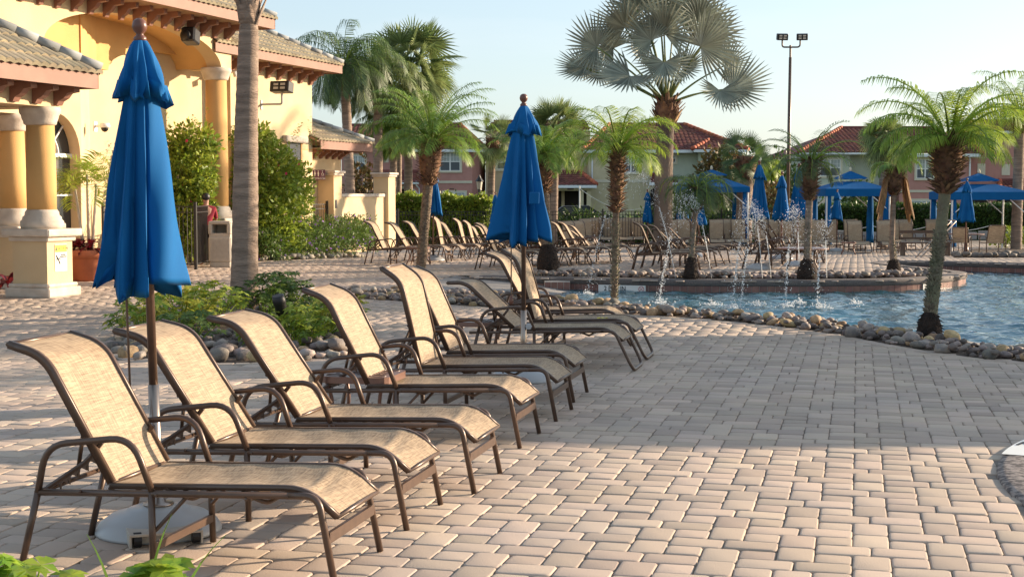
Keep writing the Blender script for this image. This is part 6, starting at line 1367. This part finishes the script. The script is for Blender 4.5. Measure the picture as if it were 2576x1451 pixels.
# round bed shrubs with palm-like leaflets
M_bright = mat('fresh_leaf', (.32, .42, .05), .4, (.16, .30, .03), 9, island=.3, transl=.4, ramp=(.45, .6))
def scheff(c, h_, rad, n, label, seed, m=M_yleaf, wf=.20):
    rs = random.Random(seed); t = empty('variegated_shrub', (c[0], c[1], 0), 0, label, 'shrub', 'yellow green shrubs of the round bed'); lv = Leaves(); mb = MB()
    for k in range(n):
        a = rs.uniform(0, 6.28); r_ = rad * rs.random() ** .6; z = h_ * rs.uniform(.35, 1.05) * (1 - .35 * (r_ / rad) ** 2); p = np.array([r_ * math.cos(a), r_ * math.sin(a), z]); mb.tube([(p[0] * .25, p[1] * .25, 0), (p[0] * .7, p[1] * .7, z * .6), tuple(p)], .008, 4, r2=.003) if k % 3 == 0 else None
        nl = rs.randint(6, 8); tiltv = np.array([rs.uniform(-.5, .5), rs.uniform(-.6, .3), .8]); tiltv /= np.linalg.norm(tiltv); e1 = np.cross(tiltv, [0, 1, .1]); e1 /= np.linalg.norm(e1); e2 = np.cross(tiltv, e1)
        for j in range(nl):
            b = j * 6.283 / nl + rs.uniform(-.15, .15); d = e1 * math.cos(b) + e2 * math.sin(b) + tiltv * .15; w_ = -e1 * math.sin(b) + e2 * math.cos(b); s = rs.uniform(.065, .10); dn = np.array([0, 0, -.25 * s]); lv.add([p, p + d * s * .55 + w_ * s * wf, p + d * s + dn, p + d * s * .55 - w_ * s * wf], [(0, 1, 2, 3)])
    lv.build('foliage', m, t); mb.build('stems', M_frondy, t); return t
for i, (x, y, h_, rad, n, lb, mm) in enumerate([(360, 850, .50, .42, 95, 'variegated shrub at the left end of the round bed behind the first umbrella pole', M_yleaf), (450, 830, .58, .5, 130, 'bushy variegated shrub left of the thick palm trunk', M_yleaf), (540, 815, .55, .45, 110, 'variegated shrub just left of the thick palm foot', M_leafy),
     (470, 870, .40, .4, 70, 'low green shrub before the rocks of the round bed', M_leaf), (668, 800, .60, .4, 110, 'dark green shrub right of the thick palm foot', M_leaf), (720, 792, .62, .42, 110, 'tall green shrub behind the fourth lounger back', M_leaf), (800, 850, .52, .5, 140, 'variegated shrub right of the fourth lounger back', M_yleaf), (850, 830, .50, .38, 90, 'variegated shrub at the right end of the round bed', M_yleaf), (640, 875, .30, .25, 40, 'small sprout among the rocks of the round bed', M_leafy), (740, 870, .45, .4, 100, 'leafy shrub behind the third lounger back', M_leafy)]):
    scheff(gp(x, y), h_, rad, n, lb, 90 + i, mm)
# spotlight in the bed
p = gp(706, 870); t = empty('garden_spotlight', (p[0], p[1], 0), 0, 'black cylindrical garden spotlight tilted up among the shrubs', 'spotlight'); MB().tube([(0, 0, 0), (0, 0, .36)], .018, 8).build('stake', M_black, t); MB().lathe([(.055, -.12), (.065, -.11), (.065, .02), (.072, .03), (.072, .08), (.066, .09), (.066, .12), (.05, .12)], 20).build('housing', M_black, t, True, loc=(0, 0, .44), rot=(.25, -.18, 0))
# foreground leaves at the bottom edge, lower left
for i, (x, y, h_, rad, n, lb) in enumerate([(60, 1560, .23, .20, 16, 'bright leaves poking up at the bottom left corner'), (395, 1560, .25, .15, 15, 'bright green leaf rosette at the bottom edge below the closest lounger')]):
    p = gp(x, y); s_ = scheff(p, h_ + .02, rad, n, lb, 120 + i, M_bright, .28); s_['group'] = 'plants at the bottom edge'
p = gp(352, 1560); t = empty('grass_blades', (p[0], p[1], 0), 0, 'long thin green blades rising from the bottom edge', 'plant'); lv = Leaves()
for (dx, h_, ax_) in ((-.10, .34, -.10), (.03, .42, .10), (.16, .34, .18), (.0, .2, -.05)):
    for k in range(6):
        f, g_ = k / 6, (k + 1) / 6; w0, w1 = .011 * (1 - f * .9), .011 * (1 - g_ * .9); lv.add([(dx + ax_ * f * f - w0, 0, h_ * f), (dx + ax_ * f * f + w0, 0, h_ * f), (dx + ax_ * g_ * g_ + w1, .0, h_ * g_), (dx + ax_ * g_ * g_ - w1, 0, h_ * g_)], [(0, 1, 2, 3)])
lv.build('blades', M_frond, t)
# red ti plants, potted palm
def ti(loc, n, L, label, seed, m=M_red):
    rs = random.Random(seed); t = empty('red_ti_plant', loc, 0, label, 'plant', 'red leaved plants'); lv = Leaves()
    for k in range(n):
        a = k * 2.4; el = rs.uniform(.2, 1.3); l = L * rs.uniform(.7, 1.1); P = rachis((0, 0, .12 + .02 * k / n), a, el, l, 1.5, 6); wv = np.array([-math.sin(a), math.cos(a), 0]) * .05
        for j in range(6): w0, w1 = math.sin(PI * (j / 6) * .9 + .25), math.sin(PI * ((j + 1) / 6) * .9 + .25) if j < 5 else .05; lv.add([P[j] - wv * w0, P[j] + wv * w0, P[j + 1] + wv * w1, P[j + 1] - wv * w1], [(0, 1, 2, 3)])
    lv.build('foliage', m, t); MB().tube([(0, 0, 0), (0, 0, .2)], .02, 5).build('stem', M_boot, t)
ti((*gp(22, 735), .0), 20, .55, 'red leaved plant at the left edge beside the pavilion pedestal', 1)
pc = Vector((*gp(222, 706), 0)); t = empty('plant_pot', pc, 0, 'large round terracotta pot behind the pavilion pedestal', 'pot'); MB().lathe([(.27, 0), (.30, .03), (.375, .42), (.385, .44), (.42, .45), (.43, .58), (.40, .60), (.37, .55), (.36, .50), (.02, .50)], 36).build('pot', M_terra, t, True)
for k, (dx, dy) in enumerate([(-.12, -.12), (-.25, .0), (.1, -.18)]): ti(pc + Vector((dx, dy, .5)), 14, .5, ['red leaved plant in the front of the terracotta pot', 'dark red leaved plant at the left rim of the terracotta pot', 'red leaved plant right in the terracotta pot'][k], 5 + k)
rs = random.Random(4); t = empty('potted_palm', pc + Vector((0, 0, .5)), 0, 'bright green palm with three slim stems growing in the terracotta pot', 'palm tree')
lv, st = Leaves(), MB()
for k, (dx, dy, tx, ty, h_) in enumerate([(-.06, 0, -.22, 0, 1.25), (.02, .05, .0, .05, 1.55), (.08, -.03, .22, -.1, 1.35)]):
    MB().tube([(dx, dy, 0), ((dx + tx) / 2, ty * .5, h_ * .5), (tx, ty, h_)], .035, 8, r2=.022).build('stem', M_stone, t, True)
    for j in range(7): frond(lv, st, (tx, ty, h_), j * 2.4 + k, 1.25 - .16 * j, .85, 1.9, .36, .03, 22, .3, rs=rs, vee=.6)
cr = lv.build('crown', mat('sunny_frond', (.42, .48, .07), .4, (.28, .38, .05), 2, island=.3, transl=.45), t)
mat('cream_leaf', (.5, .5, .2), .5)
# hedges
def hedge(x0, x1, Y, ztop, dep, label, seed, m, n, size=.10, wob=.12):
    A, B = hx(x0, Y), hx(x1, Y); z0 = gz(0, Y); L = B - A; t = empty('hedge', ((A + B) / 2, Y + dep / 2, z0), 0, label, 'hedge', 'clipped hedges'); H = ztop - z0; rs = random.Random(seed)
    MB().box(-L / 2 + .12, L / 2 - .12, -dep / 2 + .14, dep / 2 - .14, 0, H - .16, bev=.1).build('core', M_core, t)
    def fn(r):
        x = r.uniform(-L / 2, L / 2); q = r.random(); bump_ = wob * mnoise.noise(Vector((x * 1.3, seed, 0))) + wob * .7 * mnoise.noise(Vector((x * 4, seed, 3)))
        if q < .62: z = r.uniform(0, H); b2 = .10 * mnoise.noise(Vector((x * 1.8, z * 1.8, seed))); return (x, -dep / 2 + .06 + b2 + r.uniform(-.03, .09), z + (bump_ if z > H * .7 else 0)), (0, -1, .4)
        return (x, r.uniform(-dep / 2, dep / 2), H + bump_ + r.uniform(-.12, .06)), (0, -.2, 1)
    leaf_cloud(n, fn, size, rs, .55).build('foliage', m, t); return t
hedge(960, 1237, 60, 1.50, 1.6, 'bright green clipped hedge behind the left far loungers', 3, M_leafy, 9000, .15, .25)
hedge(2042, 2640, 67, 1.12, 1.8, 'long dark green clipped hedge behind the right hand loungers', 5, M_hedge, 16000, .13, .12)
hedge(2040, 2130, 68.5, 1.1, 1.0, 'dark hedge end left of the middle cabana', 6, M_hedge, 1500, .13)
hedge(1262, 1392, 62, .55, 1.4, 'low dark hedge seen right and left of the middle umbrella', 7, M_hedge, 2200, .14, .2)
def grass_clump(x, Y, h_, rad, n, label, seed, m=M_frondy):
    b = P_(x, Y); t = empty('fountain_grass', b, 0, label, 'grass clump', 'tall grass clumps'); rs = random.Random(seed); lv = Leaves()
    for k in range(n):
        a = rs.uniform(0, 6.28); P = rachis((rs.uniform(-.2, .2), rs.uniform(-.2, .2), 0), a, rs.uniform(.9, 1.5), h_ * rs.uniform(.7, 1.1), rs.uniform(.5, 1.6) * rad, 5); wv = np.array([-math.sin(a), math.cos(a), 0]) * .02
        for j in range(5): lv.add([P[j] - wv * (1 - j / 6), P[j] + wv * (1 - j / 6), P[j + 1] + wv * (1 - (j + 1) / 5.2), P[j + 1] - wv * (1 - (j + 1) / 5.2)], [(0, 1, 2, 3)])
    lv.build('blades', m, t)
grass_clump(1473, 63, 1.9, 1.1, 420, 'tall grass clump right of the thin net post', 1); grass_clump(1428, 64, 1.5, 1.2, 260, 'grass clump left of the thin net post beside the car', 2); grass_clump(1600, 63, 1.7, 1, 300, 'grass clump behind the spray left of the far umbrella', 3); grass_clump(1512, 64, 1.4, 1.2, 260, 'darker grass clump just left of the thin date palm', 4, M_frond)
for i, (x, Y, blobs, n, sz, m, lb) in enumerate([
    (1800, 70, [((0, 0, 1.6), (1.5, 1, 1.7)), ((.3, 0, 3.2), (1.0, .8, 1.1))], 3200, .26, M_bronzeleaf, 'bronze leaved magnolia behind the left cabana'),
    (1855, 66, [((0, 0, 1.3), (2.0, 1, 1.5))], 3400, .2, M_leaf, 'dense green bush under the left cabana behind the mist'),
    (1935, 64, [((0, 0, 1.2), (1.2, .9, 1.3))], 2200, .2, M_bronzeleaf, 'brown tinged shrub between the three close umbrellas'),
    (1945, 84, [((0, 0, 2.2), (1.8, 1.5, 2.1)), ((-1.0, 0, 1.6), (1.5, 1, 1.5)), ((1.0, 0, 1.5), (1.5, 1, 1.4))], 4200, .28, M_hedge, 'dark tree filling the gap between the two green houses'),
    (2152, 72, [((0, 0, 1.2), (.9, .8, 1.4))], 1500, .18, M_hedge, 'round dark bush under the middle cabana'),
    (912, 62, [((0, 0, 1.5), (.8, .7, 1.9))], 1500, .22, M_bronzeleaf, 'dark shrub above the low yellow wall'),
    (1445, 61, [((0, 0, .5), (3.0, .7, .75))], 4200, .17, M_hedge, 'dark green ground bushes behind the fence right of the middle umbrella'),
    (1770, 62, [((0, 0, .6), (3.4, .7, .9))], 4200, .17, M_hedge, 'dark shrubs behind the fence right of the silver palm'),
    (1120, 86, [((0, 0, .8), (.9, .7, 1.3))], 900, .2, M_frondd, 'low feathery bush in front of the pink house wall')]):
    bush(P_(x, Y), blobs, n, sz, m, lb, 'bush' if i else 'tree', 'shrub', 140 + i, stems=6, noise_=.5)
for i, (x, y, n, lb) in enumerate([(2528, 622, 900, 'yellow green shrub left of the right edge palm trunk'), (2585, 625, 700, 'yellow green shrub right of the right edge palm trunk')]):
    P = gd(x, y); bush(P, [((0, 0, .35), (.55, .5, .45))], n, .11, M_leafy, lb, 'shrub', 'shrub', 160 + i)
for i, (x, Y, lb) in enumerate([(1985, 150, 'distant tree line tuft left of the light pole base'), (1935, 150, 'distant tree seen in the gap between houses'), (2560, 140, 'distant dark tree at the right edge')]):
    b = P_(x, Y); bush(b, [((0, 0, 2.5), (3.2, 2, 2.6)), ((1.2, 0, 4.0), (1.6, 1.2, 1.5))], 1800, .5, M_frondd, lb, 'tree', 'distant_tree', 170 + i)

# ------------------------------------------------------------------ fountain jets: from nozzles on the far coping, arching towards the camera
OCT = np.array([(1, 0, 0), (-1, 0, 0), (0, 1, 0), (0, -1, 0), (0, 0, 1), (0, 0, -1)], float); OF = np.array([(0, 2, 4), (2, 1, 4), (1, 3, 4), (3, 0, 4), (2, 0, 5), (1, 2, 5), (3, 1, 5), (0, 3, 5)])
def drops(P, S, name, parent):
    lv = Leaves(); V = (np.array(P)[:, None, :] + OCT[None] * np.array(S)[:, None, None]).reshape(-1, 3); F = (OF[None] + (np.arange(len(P)) * 6)[:, None, None]).reshape(-1, 3); lv.add(V, F); o = lv.build(name, M_drop, parent); o['kind'] = 'stuff'; o.data.shade_smooth(); return o
def jet(nx, lx, ly, zap, label, seed, n=420, loose=1.0):
    rs = random.Random(seed); a = Vector((*gp(nx, 703), .03)); b = Vector((*gp(lx, ly, WZ), WZ)); t = empty('fountain_jet', a, 0, label, 'fountain jet', 'fountain jets of the pool'); d = b - a
    up = zap - a.z; dn = zap - b.z; f0 = math.sqrt(up) / (math.sqrt(up) + math.sqrt(dn))
    def P(f): return Vector((d.x * f, d.y * f, up - (up if f < f0 else dn) * ((f - f0) / (f0 if f < f0 else 1 - f0)) ** 2))
    MB().tube([P(k / 40) for k in range(9)], .006, 5, r2=.008).build('stream', M_drop, t, True)
    pts, sz = [], []
    for k in range(n):
        f = .12 + .88 * rs.random(); sp = .012 + .13 * loose * max(0, f - .10) * (1 if f < .75 else .5 + 2 * (1 - f)); p = P(f); pts.append((p.x + rs.gauss(0, sp), p.y + rs.gauss(0, sp), p.z + rs.gauss(0, sp * 1.1))); sz.append(rs.uniform(.003, .008) * (1.5 if rs.random() < .12 else 1))
    for k in range(int(n * .45)):                     # broken water falling from the crest
        f = f0 + rs.uniform(-.22, .3); p = P(f); pts.append((p.x + rs.gauss(0, .12), p.y + rs.gauss(0, .12), p.z - rs.random() ** 1.6 * .5 + rs.gauss(0, .06))); sz.append(rs.uniform(.003, .008))
    for k in range(140): f = .80 + .2 * rs.random(); p = P(f); pts.append((p.x + rs.gauss(0, .012), p.y + rs.gauss(0, .012), p.z)); sz.append(rs.uniform(.006, .011))
    drops(pts, sz, 'droplets', t)
jet(1700, 1477, 740, 2.15, 'highest fountain jet, left of the slim front date palm', 1, 760, 1.4)
jet(1790, 1657, 763, 1.62, 'fountain jet landing between the slim date palm and the small drooping palm', 2, 560)
jet(1918, 1842, 776, 1.50, 'fountain jet landing nearest the stones in front of the tallest far umbrella', 3, 620)
jet(1940, 1862, 774, 1.32, 'thin twin fountain jet just right of its neighbour', 4, 380, .8)
jet(2012, 1975, 770, 1.40, 'fountain jet spraying before the three close umbrellas', 5, 560, 1.2)
jet(2080, 2055, 772, 1.15, 'rightmost low fountain jet near the rooted palm', 6, 300, 1.1)
t = empty('splashes', (0, 0, WZ), 0, 'white splashes where the fountain jets hit the pool water', 'splashes'); t['kind'] = 'stuff'; pts, sz = [], []
rs = random.Random(12)
for (x, y, w_) in [(1477, 742, .2), (1662, 764, .4), (1842, 776, .3), (1905, 769, .35), (1980, 773, .35), (2060, 776, .4), (2150, 768, .3), (1790, 768, .25), (2010, 765, .2)]:
    c = gp(x, y, WZ)
    for k in range(110): r_ = abs(rs.gauss(0, w_ * .38)); a = rs.uniform(0, 6.28); pts.append((c[0] + r_ * math.cos(a), c[1] + r_ * math.sin(a) * 1.3, abs(rs.gauss(0, .05)) * math.exp(-r_ / w_) + .005)); sz.append(rs.uniform(.005, .015))
drops(pts, sz, 'foam', t)

# ------------------------------------------------------------------ person behind the black railing
def person():
    b = Vector((at(519, 600, 34.1).x, 34.1, 0)); t = empty('person', b, R(20), 'person in a dark red shirt leaning forward behind the black railing', 'person')
    J = {'pelvis': (0, 0, .88, .13), 'waist': (0, .03, 1.02, .115), 'chest': (.02, .10, 1.22, .145), 'neck': (.03, .17, 1.40, .05), 'head0': (.03, .20, 1.48, .075), 'head1': (.03, .21, 1.58, .085), 'head2': (.03, .21, 1.66, .05),
         'hl': (-.09, 0, .84, .09), 'kl': (-.11, .03, .47, .06), 'al': (-.11, -.03, .08, .04), 'tl': (-.12, .13, .03, .035), 'hr': (.09, 0, .84, .09), 'kr': (.11, .06, .47, .06), 'ar': (.11, .0, .08, .04), 'tr': (.12, .16, .03, .035),
         'sl': (-.17, .11, 1.32, .06), 'el': (-.22, .20, 1.08, .042), 'wl': (-.13, .40, 1.04, .028), 'fl': (-.10, .50, 1.03, .03), 'sr': (.21, .11, 1.32, .06), 'er': (.27, .22, 1.08, .042), 'wr': (.20, .42, 1.04, .028), 'fr': (.18, .52, 1.03, .03)}
    E = [('pelvis', 'waist'), ('waist', 'chest'), ('chest', 'neck'), ('neck', 'head0'), ('head0', 'head1'), ('head1', 'head2'), ('pelvis', 'hl'), ('hl', 'kl'), ('kl', 'al'), ('al', 'tl'), ('pelvis', 'hr'), ('hr', 'kr'), ('kr', 'ar'), ('ar', 'tr'), ('chest', 'sl'), ('sl', 'el'), ('el', 'wl'), ('wl', 'fl'), ('chest', 'sr'), ('sr', 'er'), ('er', 'wr'), ('wr', 'fr')]
    def skin(name, keys, m, grow=1.0):
        ks = [k for k in J if k in keys]; me = bpy.data.meshes.new(name); me.from_pydata([J[k][:3] for k in ks], [(ks.index(a), ks.index(b)) for a, b in E if a in ks and b in ks], []); o = bpy.data.objects.new(name, me); COL.objects.link(o)
        md = o.modifiers.new('skin', 'SKIN'); 
        for i, k in enumerate(ks): me.skin_vertices[0].data[i].radius = (J[k][3] * grow,) * 2
        me.skin_vertices[0].data[0].use_root = True; ss = o.modifiers.new('sub', 'SUBSURF'); ss.levels = 2; ss.render_levels = 2
        bpy.context.view_layer.update(); m2 = bpy.data.meshes.new_from_object(o.evaluated_get(bpy.context.evaluated_depsgraph_get())); bpy.data.objects.remove(o); m2.name = name; m2.materials.clear(); m2.materials.append(m); m2.shade_smooth()
        o = bpy.data.objects.new(name, m2); COL.objects.link(o); o.parent = t; return o
    skin('body', list(J), M_skin); skin('shirt', ['pelvis', 'waist', 'chest', 'neck', 'sl', 'el', 'sr', 'er'], M_shirt, 1.16); skin('trousers', ['pelvis', 'hl', 'kl', 'al', 'hr', 'kr', 'ar'], M_trous, 1.2)
    MB().ball((.03, .185, 1.60), .098, 12, 8, 1.0).build('hair', M_black, t, True)
    for sx_ in (-.125, .185):
        for k in range(4): MB().tube([(sx_ - .03 + k * .02, .50, 1.045), (sx_ - .03 + k * .021, .555, 1.05), (sx_ - .03 + k * .021, .59 - abs(k - 1.5) * .01, 1.035)], .009, 6, r2=.007).build('finger', M_skin, t, True)
        MB().tube([(sx_ + (.03 if sx_ < 0 else -.03), .47, 1.04), (sx_ + (.055 if sx_ < 0 else -.055), .51, 1.035)], .010, 6, r2=.008).build('thumb', M_skin, t, True)
person()

# ------------------------------------------------------------------ unseen hut and palms outside the right edge, added to cast long shade on the deck
t = empty('shade_hut', (14.4, 18.6, 0), R(2), 'unseen hut with red tiled roof added outside the right edge to cast shade', 'building')
MB().box(-1.4, 1.4, -3.7, -.6, 0, 3.3).build('wall', M_creamw, t)
for px_ in (-1.2, 1.2): MB().box(px_ - .08, px_ + .08, 2.5, 2.66, 0, 3.3).build('post', M_creamw, t)
MB().add([(-1.9, -4.5, 3.3), (1.9, -4.5, 3.3), (1.9, 3.1, 3.3), (-1.9, 3.1, 3.3), (0, -2.0, 4.75), (0, 1.3, 4.75)], [(0, 1, 4), (1, 2, 5, 4), (2, 3, 5), (3, 0, 4, 5), (3, 2, 1, 0)]).build('roof', M_redtile, t)
SHP = [(14.3, 24.0, 5.2, 2.1), (13.6, 28.2, 4.9, 2.0), (16.8, 33.0, 5.6, 2.2), (20.5, 31.0, 6.0, 2.3), (19, 37.5, 6.3, 2.3), (24, 42.0, 7.0, 2.4), (20.5, 50.8, 10.2, 2.4), (23.5, 49.4, 10.9, 2.4)]
for i, (x, y, h_, L) in enumerate(SHP):
    pinnate_palm((x, y, gz(x, y)), (x + .3, y, h_), (.14, .12), L, 34, ['first', 'second', 'third', 'fourth', 'fifth', 'sixth', 'seventh', 'eighth', 'ninth'][i] + ' unseen palm added for shade beyond the right edge, counted from the hut', 200 + i, ll=.5, droop=1.5, bootr=.2, bootlen=.8, m=M_frond, w_=.06, leafn=26, name='queen_palm', mt=M_trunk)
